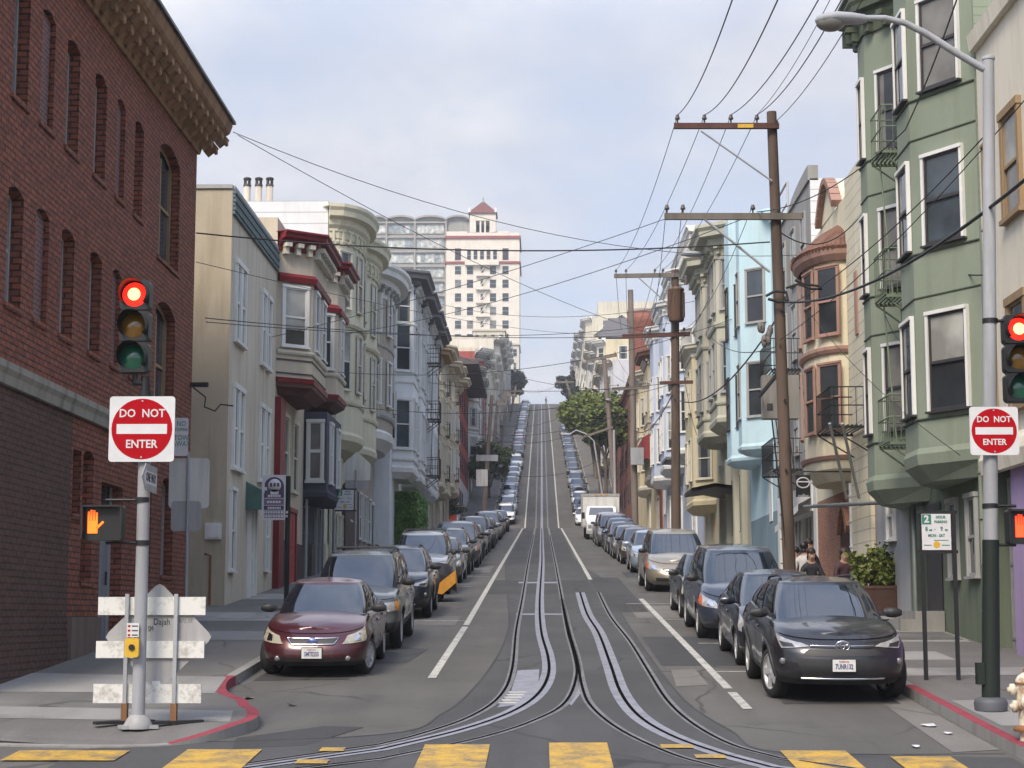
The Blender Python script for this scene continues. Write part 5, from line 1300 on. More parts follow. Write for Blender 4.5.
    for sg in (-1, 1):
        BFs = Fn(lambda p, u, t, s_, g_=sg: S.bpt(p, u, t, s_), 'F', sg, cy)
        mb = MB(); patch(mb, BFs, 0, 0, 0, 0, .010, 8, 4, quad=S.lamp)
        hl = mb.build('headlight', lm, T, off=(0,0,0))
        if S.lampin:
            mb = MB(); patch(mb, BFs, 0, 0, 0, 0, .016, 5, 3, quad=S.lampin); mb.build('bulb_reflector', S.lampin_m, hl, off=(0,0,0))
        if S.turn:
            mb = MB(); patch(mb, BFs, 0, 0, 0, 0, .014, 4, 3, quad=S.turn); mb.build('turn_signal', S.turn_m, T, off=(0,0,0))
        if S.fog:
            p = BFs(S.fog[0], S.fog[1]); mb = MB(); mb.lathe([(.001, p.y-.03), (.032, p.y-.022), (.042, p.y-.016), (.046, p.y+.04)], (p.x, 0, p.z), 'y', 14); mb.build('fog_light', M_FOG, T, off=(0,0,0))
        mb = MB(); patch(mb, BRr, 0, 0, 0, 0, .01, 4, 4, quad=[(sg*.55, .72), (sg*.98, .72), (sg*.95, .93), (sg*.6, .93)]); mb.build('tail_light', M_TAIL, T, off=(0,0,0))
        p = S.gpt('S', 0, .12, sg); 
        mb = MB(); cx = p.x+sg*.20; yy = p.y+.05; zz_ = p.z+.075
        rows = []
        for k in range(7):
            a = k/6; sc = math.sin(PI*(.12+.80*a))**.5
            rows.append([(cx+sg*(a-.5)*.26, yy+.055*sc*math.cos(q)+(.03 if a < .3 else 0), zz_+.075*sc*math.sin(q)) for q in [2*PI*i/10 for i in range(10)]])
        mb.grid(rows, 0, True, True); mb.face(rows[0]); mb.face(rows[-1]); mb.obox((p.x+sg*.05, yy+.02, zz_-.03), (.07, 0, 0), (0, .02, 0), (0, 0, .02))
        mb.build('mirror', M_BLK if S.mirror_blk else body_paint, T, off=(0,0,0))
    if S.grille:
        mb = MB(); patch(mb, BF, 0, 0, 0, 0, .008, 12, 3, quad=S.grille); gr_ = mb.build('grille', M_BLK, T, off=(0,0,0))
        if S.grille_rim:
            mb = MB(); q = S.grille; n = 10
            pts = [BF(lerp(q[0][0], q[1][0], k/n), lerp(q[0][1], q[1][1], k/n)) for k in range(n+1)]+[BF(lerp(q[2][0], q[3][0], k/n), lerp(q[2][1], q[3][1], k/n)) for k in range(n+1)]
            pts.append(pts[0]); mb.tube([p+Vector((0, -.012, 0)) for p in pts], .013, 6); mb.build('grille_surround', M_CHR, gr_, off=(0,0,0))
        elif S.bars:
            mb = MB()
            for b in S.bars: mb.tube([BF(lerp(S.grille[0][0], S.grille[1][0], k/8), b)+Vector((0, -.012, 0)) for k in range(9)], .010, 5)
            mb.build('grille_bar', S.bar_m, gr_, off=(0,0,0))
    for q in S.intakes:
        mb = MB(); patch(mb, BF, 0, 0, 0, 0, .007, 12, 3, quad=q); mb.build('air_intake', M_BLK, T, off=(0,0,0))
    if S.skid:
        mb = MB(); mb.tube([BF(lerp(-S.skid[1], S.skid[1], k/12), S.skid[0])+Vector((0, -.015, 0)) for k in range(13)], .018, 6); mb.build('skid_trim', M_CHR, T, off=(0,0,0))
    p = BF(0, S.plate); mb = MB(); mb.box(p.x-.155, p.x+.155, p.y-.03, p.y-.012, p.z-.08, p.z+.08); pl = mb.build('licence_plate', M_PLATE, T, off=(0,0,0))
    mb = MB(); mb.box(-.165, .165, p.y-.011, p.y+.05, p.z-.09, p.z+.09); mb.build('plate_holder', M_BLK, T, off=(0,0,0))
    if text:
        words(text, .095, M_PTXT, pl, (0, p.y-.033, p.z-.015), width=.62, bold=.002); words('California', .035, M_PRED, pl, (0, p.y-.033, p.z+.055))
    if S.cladding_arch:
        for ax in (S.fa, S.ra):
            for sg in (-1, 1):
                mb = MB(); pts = []
                for k in range(15):
                    a = PI*(k/14)*1.04-.06; yy = ax+RA*1.03*math.cos(a); zz_ = S.R*1.02+RA*1.03*math.sin(a)
                    t = max(0, min(1, (zz_-S.zs)/(S.zsh(yy)-S.zs))); w_ = S.W/2*interp(S.wside, t)
                    w_ *= 1-.05*((yy-S.L/2)/(S.L/2))**2
                    for ax2 in (S.fa, S.ra): w_ += S.flare*math.exp(-((yy-ax2)/.42)**2)*math.exp(-((t-.5)/.35)**2)
                    if yy < interp(S.nose, t)+S.cr*.9:
                        d = (interp(S.nose, t)+S.cr-yy)/S.cr; w_ *= max(0, 1-min(1, d)**S.n)**(1/S.n)
                    pts.append((sg*(w_-.005), yy, zz_))
                mb.tube(pts, .035, 6); mb.build('wheel_arch', M_BLK, T, off=(0,0,0))
    if 'rails' in detail:
        for sg in (-1, 1):
            mb = MB(); pts = []
            for k in range(9):
                y = lerp(S.gf1+.35, S.gr1-.25, k/8); pts.append((sg*(S.gw1-.08), y, interp(S.roof, y)+(.06 if 0 < k < 8 else .015)))
            mb.tube(pts, .02, 6); mb.build('roof_rail', S.rail_m, T, off=(0,0,0))
    if 'cross' in detail:
        mb = MB()
        for k in (.3, .7): y = lerp(S.gf1+.3, S.gr1-.3, k); mb.tube([(-(S.gw1-.08), y, interp(S.roof, y)+.09), (S.gw1-.08, y, interp(S.roof, y)+.09)], .018, 6)
        mb.build('roof_bar', M_BLK, T, off=(0,0,0))
    if 'seams' in detail:
        mb = MB(); hm = MB()
        for sg in (-1, 1):
            BSs = Fn(S.bpt, 'S', sg, cy)
            for u in S.seams: patch(mb, BSs, u-.0025, u+.0025, .1, .985, .002, 1, 10)
            for u in S.handles:
                p_ = BSs(u, .80); hm = MB(); hm.obox((p_.x+sg*.012, p_.y, p_.z), (.012, 0, 0), (0, .09, 0), (0, 0, .018)); hm.build('door_handle', S.handle_m or body_paint, T, off=(0,0,0))
        mb.build('door_seam', M_GROOVE, T, off=(0,0,0))
        mb = MB(); patch(mb, BF, 0, 0, 0, 0, .002, 24, 1, quad=S.hoodline)
        for sg in (-1, 1):
            BSs = Fn(S.bpt, 'S', sg, cy); patch(mb, BSs, 0, .14, .955, .967, .003, 8, 1)
            BFs = Fn(lambda p, u, t, s_, g_=sg: S.bpt(p, u, t, s_), 'F', sg, cy)
            patch(mb, BFs, 0, 0, 0, 0, .002, 2, 6, quad=((.985, .12), (.995, .12), (.995, .62), (.985, .62)))
        mb.build('hood_seam', M_GROOVE, T, off=(0,0,0))
        mb = MB()   # wipers
        for sg in (-1, 1):
            pts = [S.gpt('F', .05+.0*sg, .03)*1.0, S.gpt('F', .35, .05), S.gpt('F', .62, .07)]
            mb.tube([(sg*p_.x+.15, p_.y-.03, p_.z+.035) for p_ in pts], .009, 5)
        mb.build('wiper', M_BLK, T, off=(0,0,0))
    if 'badge' in detail:
        b = S.badge; p = BF(0, b[0]); mb = MB()
        if b[1] == 'oval':
            mb.lathe([(.001, p.y-.024), (.055, p.y-.022), (.06, p.y-.008)], (0, 0, p.z), 'y', 20); o = mb.build('emblem', M_BADGE, T, off=(0,0,0))
            for v in o.data.vertices: v.co.x *= 1.5
            words('Ford', .062, M_CHR, o, (0, p.y-.027, p.z))
        else:
            rr = .075
            def el(cx, cz, a, b_, r): mb.tube([(cx+a*math.cos(q), p.y-.03, cz+b_*math.sin(q)) for q in [2*PI*k/20 for k in range(21)]], r, 6)
            el(0, p.z, .095, .068, .011); el(0, p.z+.012, .030, .052, .008); el(0, p.z+.032, .075, .024, .008)
            mb.build('emblem', M_CHR, T, off=(0,0,0))
    if 'antenna' in detail:
        mb = MB(); y = S.gf1+.25; mb.tube([(0, y, interp(S.roof, y)+.03), (0, y+.12, interp(S.roof, y)+.25)], .008, 5); mb.build('antenna', M_BLK, T, off=(0,0,0))
    return T
BASE = dict(n=2.7, flare=.03, cladding=0, hoodline=((-.8, .935), (.8, .935), (.8, .945), (-.8, .945)), cladding_arch=False, lampin=None, lampin_m=M_CHR, turn=None, turn_m=M_AMB, fog=None, skid=None, grille_rim=False, bars=None, bar_m=M_CHR, mirror_blk=True, rail_m=M_BLK, handle_m=None, badge=None, intakes=[], seams=(.16, .47, .78), handles=(.42, .72), gcr=.32,
    wside=[(0, .90), (.1, .955), (.3, .985), (.5, 1.0), (.7, .995), (.85, .97), (.95, .93), (1, .895)], crown=[(0, .02), (.5, .06), (1.2, .07), (3, .05), (5, .04)])
def SH(**k): d = dict(BASE); d.update(k); return Shape(**d)
NOSE = [(0, .10), (.12, .03), (.3, .0), (.5, .01), (.62, .04), (.8, .10), (.92, .18), (1, .30)]
TAILP = [(0, .12), (.15, .03), (.4, .0), (.6, .02), (.85, .08), (1, .16)]
sedan = SH(L=4.35, W=1.70, R=.305, fa=.86, ra=3.47, zs=.20, cr=.62, crr=.4, nose=NOSE, tail=TAILP,
    shoulder=[(0, .66), (.25, .73), (.7, .84), (1.2, .915), (2, .94), (3.4, .99), (4.0, 1.0), (4.35, .96)],
    gf0=1.08, gf1=1.98, gr0=3.95, gr1=3.15, gw0=.74, gw1=.56, roof=[(1.0, 1.30), (1.8, 1.385), (2.4, 1.415), (3.0, 1.385), (3.9, 1.22)],
    wins=((.04, .47), (.52, .86)), lamp=((.30, .67), (.80, .65), (.84, .93), (.40, .86)), lampin=((.50, .71), (.64, .70), (.66, .86), (.54, .84)),
    turn=((.99, .50), (1.0, .5), (1.0, .58), (.99, .58)), grille=((-.19, .68), (.19, .68), (.27, .84), (-.27, .84)), grille_rim=True, plate=.42, fog=(.42, .22),
    intakes=[((-.36, .14), (.36, .14), (.36, .26), (-.36, .26)), ((-.85, .0), (.85, .0), (.85, .1), (-.85, .1))], badge=(.76, 'oval'), turn_m=M_ORL)
cross = SH(L=4.60, W=1.85, R=.36, fa=.94, ra=3.60, zs=.27, cr=.60, crr=.42, n=2.6, flare=.04, nose=[(0, .12), (.12, .05), (.3, .0), (.5, .0), (.66, .03), (.8, .08), (.92, .16), (1, .30)], tail=TAILP, cladding=.40, cladding_arch=True,
    shoulder=[(0, .86), (.25, .92), (.7, 1.01), (1.15, 1.06), (2, 1.08), (3.6, 1.15), (4.3, 1.17), (4.6, 1.12)],
    gf0=1.05, gf1=1.95, gr0=4.46, gr1=4.08, gw0=.80, gw1=.62, roof=[(1.0, 1.46), (1.8, 1.56), (2.5, 1.585), (3.4, 1.53), (4.1, 1.46), (4.5, 1.40)],
    wins=((.03, .36), (.40, .70), (.74, .93)), lamp=((.27, .815), (.66, .72), (.87, .92), (.36, .86)), lampin=((.46, .785), (.64, .75), (.74, .83), (.5, .83)), lampin_m=M_RIMD,
    grille=((-.27, .80), (.27, .80), (.27, .85), (-.27, .85)), bars=(.838,), intakes=[((-.37, .63), (.37, .63), (.27, .765), (-.27, .765)), ((-.36, .20), (.36, .20), (.44, .57), (-.44, .57)), ((-.9, .0), (.9, .0), (.9, .1), (-.9, .1))],
    skid=(.13, .40), plate=.44, fog=(.66, .47), badge=(.84, 'rings'))
boxy = SH(L=4.75, W=1.80, R=.37, fa=.95, ra=3.75, zs=.33, cr=.45, crr=.35, n=3.2, flare=.035, nose=[(0, .08), (.1, .0), (.36, .0), (.42, .06), (.6, .08), (.8, .10), (.92, .15), (1, .24)], tail=TAILP, cladding=.52,
    shoulder=[(0, .93), (.3, .99), (.8, 1.05), (1.2, 1.09), (2, 1.10), (4.4, 1.16), (4.75, 1.13)],
    gf0=1.20, gf1=1.92, gr0=4.62, gr1=4.35, gw0=.78, gw1=.64, roof=[(1.0, 1.6), (1.8, 1.69), (2.6, 1.72), (4.3, 1.70), (4.7, 1.62)],
    wins=((.03, .33), (.37, .64), (.68, .95)), lamp=((.42, .62), (.70, .62), (.70, .86), (.42, .86)), turn=((.71, .62), (.94, .60), (.94, .84), (.71, .86)),
    grille=((-.38, .64), (.38, .64), (.38, .86), (-.38, .86)), bars=(.70, .78), intakes=[((-.3, .06), (.3, .06), (.32, .16), (-.32, .16))], plate=.28, rail_m=M_BLK)
van = SH(L=5.05, W=1.96, R=.34, fa=1.0, ra=4.0, zs=.24, cr=.72, crr=.4, n=2.5, nose=[(0, .10), (.12, .03), (.3, .0), (.5, .02), (.65, .06), (.8, .13), (.92, .24), (1, .40)], tail=TAILP,
    shoulder=[(0, .76), (.3, .86), (.8, 1.0), (1.15, 1.07), (2, 1.09), (4.6, 1.14), (5.05, 1.1)],
    gf0=.95, gf1=2.0, gr0=4.95, gr1=4.6, gw0=.84, gw1=.68, roof=[(1.0, 1.55), (1.8, 1.69), (2.6, 1.74), (4.4, 1.73), (5.0, 1.62)],
    wins=((.03, .30), (.33, .64), (.67, .95)), lamp=((.34, .67), (.82, .64), (.88, .90), (.46, .84)), lampin=((.46, .70), (.6, .70), (.62, .82), (.5, .8)), turn=((.74, .66), (.88, .65), (.90, .86), (.78, .84)), turn_m=M_ORL,
    grille=((-.26, .64), (.26, .64), (.3, .77), (-.3, .77)), bars=(.69, .73), intakes=[((-.5, .14), (.5, .14), (.5, .32), (-.5, .32))], plate=.44, rail_m=M_BLK)
hatch = SH(L=4.35, W=1.74, R=.31, fa=.9, ra=3.55, zs=.20, cr=.66, crr=.42, n=2.5, nose=NOSE, tail=[(0, .12), (.15, .03), (.4, .0), (.7, .0), (1, .05)],
    shoulder=[(0, .66), (.3, .76), (.8, .9), (1.1, .955), (2, .98), (3.6, 1.04), (4.35, 1.06)],
    gf0=.95, gf1=2.05, gr0=4.25, gr1=3.6, gw0=.76, gw1=.57, roof=[(1.0, 1.34), (1.9, 1.45), (2.5, 1.48), (3.4, 1.43), (4.2, 1.28)],
    wins=((.04, .42), (.46, .76), (.80, .94)), lamp=((.36, .67), (.84, .66), (.92, .97), (.52, .86)), lampin=((.5, .71), (.64, .71), (.68, .84), (.56, .82)),
    grille=((-.24, .66), (.24, .66), (.27, .73), (-.27, .73)), bars=(.69,), intakes=[((-.5, .14), (.5, .14), (.42, .36), (-.42, .36))], plate=.46, mirror_blk=False)
PNT = {n: paint('paint_'+n, c, *r) for n, c, *r in (
    ('maroon', (.062, .007, .012)), ('charcoal', (.017, .0165, .021)), ('green_grey', (.075, .085, .083)), ('navy', (.012, .015, .028)), ('silver', (.36, .37, .38), .6), ('black', (.012, .012, .014)), ('dark_grey', (.06, .062, .068)),
    ('gold', (.30, .265, .20), .5), ('ice_blue', (.34, .41, .48), .5), ('brown', (.06, .045, .04)), ('blue', (.045, .075, .15)), ('white', (.70, .71, .72), 0), ('grey', (.17, .175, .185), .5), ('slate_blue', (.035, .045, .07)), ('red', (.25, .02, .02)), ('beige', (.35, .31, .25)))}
CARCOUNT = 0
def put(T, X, Y, rotz=0):
    T.location = (X, Y, g(Y)+.003); T.rotation_euler = (math.atan(slope(Y+2)), 0, rotz)
def turn_wheels(T, a):
    for c in T.children:
        if c.name.startswith('wheel') and not c.name.startswith('wheel_arch') and c.location.y < 1.5: c.rotation_euler.z = a
def recolour(o, mold, mnew):
    for i, sl_ in enumerate(o.material_slots):
        if sl_.material == mold: sl_.link = 'OBJECT'; sl_.material = mnew
SKIP_FAR = ('hood_seam', 'wiper', 'door_seam', 'door_handle', 'emblem', 'lettering', 'bulb_reflector', 'fog_light', 'tail_light', 'rear_window', 'plate_holder', 'antenna', 'skid_trim', 'grille_bar', 'turn_signal')
def copy_car(src, mold, mnew, lite=0):
    r = src.copy(); COL.objects.link(r)
    for k in ('label', 'group'):
        if k in r: del r[k]
    for ch in src.children:
        base = ch.name.split('.')[0]
        if base in ('emblem', 'antenna') or (lite and base in SKIP_FAR) or (lite > 1 and base in ('licence_plate', 'air_intake', 'wheel_arch', 'roof_rail', 'roof_bar')): continue
        c = ch.copy(); COL.objects.link(c); c.parent = r; c.rotation_euler.z = 0; recolour(c, mold, mnew)
        for gch in ch.children:
            if gch.name.split('.')[0] == 'lettering' or (lite and gch.name.split('.')[0] in SKIP_FAR) or lite > 1: continue
            d = gch.copy(); COL.objects.link(d); d.parent = c; recolour(d, mold, mnew)
    return r
G1, G2 = 'cars parked along the west kerb', 'cars parked along the east kerb'
# heroes
focus = car_model('sedan', sedan, PNT['maroon'], spokes=10, detail=('seams', 'badge', 'antenna'), text='5MTE255', lampm=M_LAMPY); put(focus, -3.58, 28.25); turn_wheels(focus, math.radians(-16))
tag(focus, 'maroon sedan with oval emblem parked first at the red kerb', 'car', G1)
rav = car_model('crossover', cross, PNT['charcoal'], rim=M_RIM, detail=('seams', 'badge', 'rails'), text='7UNR132'); put(rav, 4.10, 24.85); turn_wheels(rav, math.radians(14))
tag(rav, 'charcoal crossover with ringed emblem and roof rails, first car on the hydrant side', 'car', G2)
expl = car_model('boxy_suv', boxy, PNT['green_grey'], spokes=5, detail=('seams', 'rails', 'cross'), text='4KTB817'); put(expl, -3.5, 33.0)
tag(expl, 'green-grey boxy suv with amber corner lamps right behind the maroon sedan', 'car', G1)
ody = car_model('minivan', van, PNT['slate_blue'], spokes=10, detail=('seams',), text='7PKL204'); put(ody, 4.05, 35.3)
tag(ody, 'dark slate minivan with orange-red lamp corner, behind the small navy hatchback', 'car', G2)
nav = car_model('hatchback', hatch, PNT['navy'], spokes=10, detail=('seams',), text='6TRC590'); put(nav, 4.1, 29.75)
tag(nav, 'small navy hatchback squeezed between charcoal crossover and slate minivan', 'car', G2)
SRC = {'sedan': (focus, PNT['maroon']), 'crossover': (rav, PNT['charcoal']), 'boxy_suv': (expl, PNT['green_grey']), 'minivan': (ody, PNT['slate_blue']), 'hatchback': (nav, PNT['navy'])}
def add_car(kind, colour, X, Y, label, grp, lite=0):
    src, mold = SRC[kind]; c = copy_car(src, mold, PNT[colour], lite); put(c, X+R.uniform(-.06, .06), Y, R.uniform(-.012, .012)); tag(c, label, 'car', grp); return c
WORD = ['first', 'second', 'third', 'fourth', 'fifth', 'sixth', 'seventh', 'eighth', 'ninth', 'tenth', 'eleventh', 'twelfth', 'thirteenth', 'fourteenth', 'fifteenth', 'sixteenth', 'seventeenth', 'eighteenth', 'nineteenth', 'twentieth', 'twenty-first', 'twenty-second', 'twenty-third', 'twenty-fourth', 'twenty-fifth', 'twenty-sixth', 'twenty-seventh', 'twenty-eighth', 'twenty-ninth', 'thirtieth', 'thirty-first', 'thirty-second', 'thirty-third', 'thirty-fourth', 'thirty-fifth', 'thirty-sixth']
KN = {'sedan': 'sedan', 'crossover': 'crossover', 'boxy_suv': 'boxy suv', 'minivan': 'minivan', 'hatchback': 'hatchback'}
add_car('crossover', 'navy', -3.42, 41.2, 'navy crossover parked between boxy green-grey suv and covered scooter', G1)
add_car('boxy_suv', 'silver', -3.45, 51.2, 'silver suv parked just uphill of the black and orange covered scooter', G1)
west = [('sedan', 'dark_grey', 57.6), ('crossover', 'charcoal', 63.4), ('minivan', 'dark_grey', 69.4), ('crossover', 'slate_blue', 75.6), ('sedan', 'grey', 81.6), ('boxy_suv', 'dark_grey', 87.4), ('crossover', 'black', 93.4), ('hatchback', 'grey', 99.3), ('sedan', 'slate_blue', 105), ('minivan', 'grey', 110.8), ('crossover', 'dark_grey', 117.2), ('sedan', 'silver', 123), ('hatchback', 'charcoal', 129), ('crossover', 'slate_blue', 135), ('sedan', 'black', 141)]
for i, (k, c, y) in enumerate(west):
    add_car(k, c, -3.42, y, '%s %s, %s car uphill of the silver suv on the lower block' % (c.replace('_', ' '), KN[k], WORD[i]), G1, 0 if i < 5 else 1)
add_car('sedan', 'charcoal', 4.0, 41.3, 'small charcoal sedan tucked between slate minivan and gold minivan', G2)
add_car('minivan', 'gold', 4.0, 52.6, 'pale gold minivan parked beyond the driveway, facing down the hill', G2)
east = [('hatchback', 'ice_blue', 65.0), ('sedan', 'brown', 73.2), ('sedan', 'grey', 79.2), ('hatchback', 'slate_blue', 85), ('crossover', 'blue', 91), ('minivan', 'grey', 97), ('minivan', 'silver', 103.4)]
for i, (k, c, y) in enumerate(east):
    add_car(k, c, 4.0, y, '%s %s, %s car uphill of the gold minivan and below the box truck' % (c.replace('_', ' '), KN[k], WORD[i]), G2, 0 if i < 3 else 1)
kinds = ['sedan', 'crossover', 'hatchback', 'minivan', 'crossover', 'sedan', 'boxy_suv']; cols = ['dark_grey', 'slate_blue', 'grey', 'navy', 'black', 'silver', 'beige', 'white', 'black', 'charcoal', 'red', 'brown']
y = 168.5; i = 0; last = None
W1 = [('boxy_suv', 'white'), ('minivan', 'silver'), ('sedan', 'ice_blue'), ('hatchback', 'blue'), ('crossover', 'slate_blue'), ('sedan', 'slate_blue'), ('hatchback', 'ice_blue'), ('sedan', 'silver'), ('minivan', 'white')]
while y < 388:
    k, c = W1[i] if i < len(W1) else (R.choice(kinds), R.choice(cols))
    add_car(k, c, -3.42, y, ('white boxy suv lowest on the upper hill, west kerb' if i == 0 else '%s %s, %s car uphill of the white suv on the west kerb' % (c.replace('_', ' '), KN[k], WORD[i-1])), 'cars up the far hill along the west kerb', 2 if i > 3 else 1)
    y += 6.3+R.random()*1.6+(5 if i in (9, 16, 22) else 0); i += 1
y = 167.5; i = 0
E1 = [('hatchback', 'white'), ('crossover', 'slate_blue'), ('crossover', 'white'), ('sedan', 'dark_grey'), ('crossover', 'slate_blue'), ('minivan', 'silver')]
while y < 300:
    k, c = E1[i] if i < len(E1) else (R.choice(kinds), R.choice(cols))
    add_car(k, c, 3.95, y, ('white hatchback lowest on the upper hill, east kerb' if i == 0 else '%s %s, %s car uphill of the white hatchback on the east kerb' % (c.replace('_', ' '), KN[k], WORD[i-1])), 'cars up the far hill along the east kerb', 2 if i > 3 else 1)
    y += 6.3+R.random()*1.6+(9 if i in (5, 10) else 0); i += 1
# box truck
T = thing('box_truck', 'white box truck with three orange roof markers parked among cars', 'truck', (3.75, 112.5, g(112.5)), None, (math.atan(.068), 0, 0))
WHT = PNT['white']; DRT = stucco('truck_white', (.62, .62, .60), .3)
m = MB(); m.box(-1.15, 1.15, 1.6, 7.2, .75, 2.85); m.build('cargo_box', DRT, T, off=(0,0,0))
for a, b_ in ((2.7, 2.87), (.74, .85)): m = MB(); m.box(-1.17, 1.17, 1.57, 1.598, a, b_); m.build('box_trim', M_GREYT, T, off=(0,0,0))
for x in (-.35, 0, .35): m = MB(); m.box(x-.06, x+.06, 1.54, 1.568, 2.74, 2.82); m.build('marker_light', M_AMB, T, off=(0,0,0))
m = MB(); rows = []
for yy, z0, z1, w_ in ((0, .45, 1.02, .9), (.06, .42, 1.12, .95), (.75, .42, 1.28, .98), (1.5, .42, 2.05, .9)): rows.append([(-w_, yy, z0), (w_, yy, z0), (w_, yy, z1), (-w_, yy, z1)])
for yy, z1, w_ in (): pass
m.grid(rows, 0, False, True); m.face(rows[0]); m.build('hood', WHT, T, off=(0,0,0))
m = MB(); rows = [[(-.97, .78, 1.2), (.97, .78, 1.2), (.97, 1.55, 1.2), (-.97, 1.55, 1.2)], [(-.78, 1.35, 2.05), (.78, 1.35, 2.05), (.78, 1.57, 2.1), (-.78, 1.57, 2.1)]]; m.grid(rows, 0, False, True); m.face(rows[1]); m.build('cab', WHT, T, off=(0,0,0))
m = MB(); m.face([(-.85, .82, 1.27), (.85, .82, 1.27), (.72, 1.29, 1.99), (-.72, 1.29, 1.99)]); m.build('windshield', M_CGL, T, off=(0,0,0))
m = MB(); m.box(-.6, .6, -.02, -.001, .62, .95); m.build('grille', M_BLK, T, off=(0,0,0))
for sg in (-1, 1):
    m = MB(); m.box(sg*.64, sg*.86, -.02, -.001, .7, .92); m.build('headlight', M_LAMP, T, off=(0,0,0))
    m = MB(); m.box(sg*1.05, sg*1.25, .85, .93, 1.3, 1.7); m.obox((sg*1.0, .9, 1.4), (.08, 0, 0), (0, .015, 0), (0, 0, .015)); m.build('mirror', M_BLK, T, off=(0,0,0))
m = MB(); m.box(-.97, .97, -.1, .0-.021, .38, .58); m.build('bumper', M_GREYT, T, off=(0,0,0))
tw = MB(); tw.lathe([(.2, -.12), (.37, -.12), (.39, -.08), (.39, .08), (.37, .12), (.2, .12)], (0,0,0), 'x', 24, caps=False); tw.lathe([(.001, -.1), (.21, -.1)], (0,0,0), 'x', 12); tw.lathe([(.001, .1), (.21, .1)], (0,0,0), 'x', 12); tme = tw.mesh('wheel', M_TYRE)
for yy in (.9, 5.6):
    for sg in (-1, 1): link('wheel', tme, T, (sg*.88, yy, .39))
# covered motor scooter standing square to the kerb
T = thing('motor_scooter', 'parked motor scooter under black cover with orange lower panel, mirror sticking out', 'scooter', (-2.75, 48.2, g(48.2)), None, (math.atan(.068), 0, 0))
m = MB(); rows = []
for yy, w_, zt, zb in ((-.25, .30, .75, .35), (-.1, .42, 1.05, .3), (.5, .46, 1.0, .22), (1.1, .44, .95, .25), (1.5, .3, .8, .35)):
    rows.append([(-w_, yy, zb), (-w_*.95, yy, zb+.3), (-w_*.6, yy, zt-.04), (0, yy, zt), (w_*.6, yy, zt-.04), (w_*.95, yy, zb+.3), (w_, yy, zb)])
rows = [[(x*1.0, y_, z) for x, y_, z in r] for r in rows]
m.grid(rows, 0, True); m.face(rows[0]); m.face(rows[-1]); m.build('cover', plain('cover_black', (.02, .018, .024), .75, 0, .2, 9), T, off=(0,0,0))
m = MB(); fl = [(-.12, .24), (.12, .22), (.47, .52), (.47, .86), (.02, .50)]; m.face([(x, -.30, z) for x, z in fl]); m.face([(x, -.285, z) for x, z in fl[::-1]]); m.face([(.472, -.29, .52), (.475, .5, .3), (.475, .5, .6), (.472, -.29, .86)]); m.build('cover_panel', plain('cover_orange', (.62, .28, .03), .7, 0, .15, 9), T, off=(0,0,0))
for sg in (-1, 1):
    m = MB(); m.tube([(sg*.25, .1, 1.0), (sg*.38, .08, 1.22)], .012, 5); m.ico((sg*.4, .06, 1.3), .075, .025, .06, 0, 10, 6); m.build('mirror', M_BLK, T, off=(0,0,0))
m = MB(); m.lathe([(.15, -.06), (.25, -.06), (.27, 0), (.25, .06), (.15, .06)], (0, 0, 0), 'x', 20, caps=False); m.lathe([(.001, 0), (.16, 0)], (0,0,0), 'x', 12); wme = m.mesh('wheel', M_TYRE)
for yy in (.0, 1.3): link('wheel', wme, T, (0, yy, .27))
# ---------------------------------------------------------------- street furniture
M_GALV = stucco('galvanised', (.33, .34, .36), .25, rough=.5)
M_POLEG = stucco('pole_green', (.016, .022, .018), .2, rough=.5)
M_SIGNW = plain('sign_white', (.54, .54, .55), .6, 0, .06, 5)
M_SIGNR = plain('sign_red', (.34, .004, .010), .85, 0, .06, 5, spec=.12)
M_SIGNBACK = stucco('sign_back', (.55, .55, .52), .3, rough=.5)
M_SIGNBACK2 = stucco('sign_back_dark', (.34, .34, .34), .3, rough=.5)
M_BLACK = plain('black_metal', (.014, .014, .015), .45, .2, .1)
M_INK = plain('sign_ink', (.03, .03, .035), .6, 0, 0)
M_YEL = plain('signal_yellow', (.55, .33, .02), .5, 0, .1, 12)
M_REDL = plain('lens_red_lit', (.6, .02, .01), .3, 0, 0, emit=(1, .015, .008), estr=1.6)
M_REDC = plain('lens_red_core', (.8, .3, .2), .3, 0, 0, emit=(1, .42, .12), estr=3.0)
M_AMBOFF = plain('lens_amber_dark', (.17, .085, .006), .2, 0, .1, coat=1)
M_GRNOFF = plain('lens_green_dark', (.01, .10, .055), .2, 0, .1, coat=1)
M_HAND = plain('hand_lit', (.8, .25, .02), .4, 0, 0, emit=(1, .075, .0), estr=1.1)
M_HANDR = plain('hand_lit_red', (.8, .1, .02), .4, 0, 0, emit=(1, .03, .008), estr=1.2)
M_WOOD = stucco('pole_wood', (.115, .082, .064), .5); M_WOOD2 = stucco('pole_wood_grey', (.19, .155, .13), .4)
def disc(m, c, r, y, th, mi=0, n=36):
    m.lathe([(.0005, y-th), (r, y-th), (r, y)], (c[0], 0, c[1]), 'y', n, mi, smooth=False)
def rrect(m, x0, x1, z0, z1, y, th, r=.06, mi=0):
    pts = []
    for cx, cz, a0 in ((x1-r, z1-r, 0), (x0+r, z1-r, 1), (x0+r, z0+r, 2), (x1-r, z0+r, 3)):
        for k in range(5): a = (a0+k/4)*PI/2; pts.append((cx+r*math.cos(a), cz+r*math.sin(a)))
    m.face([(x, y-th, z) for x, z in pts], mi); m.face([(x, y, z) for x, z in pts[::-1]], mi)
    for p, q in zip(pts, pts[1:]+pts[:1]): m.face([(p[0], y-th, p[1]), (q[0], y-th, q[1]), (q[0], y, q[1]), (p[0], y, p[1])], mi)
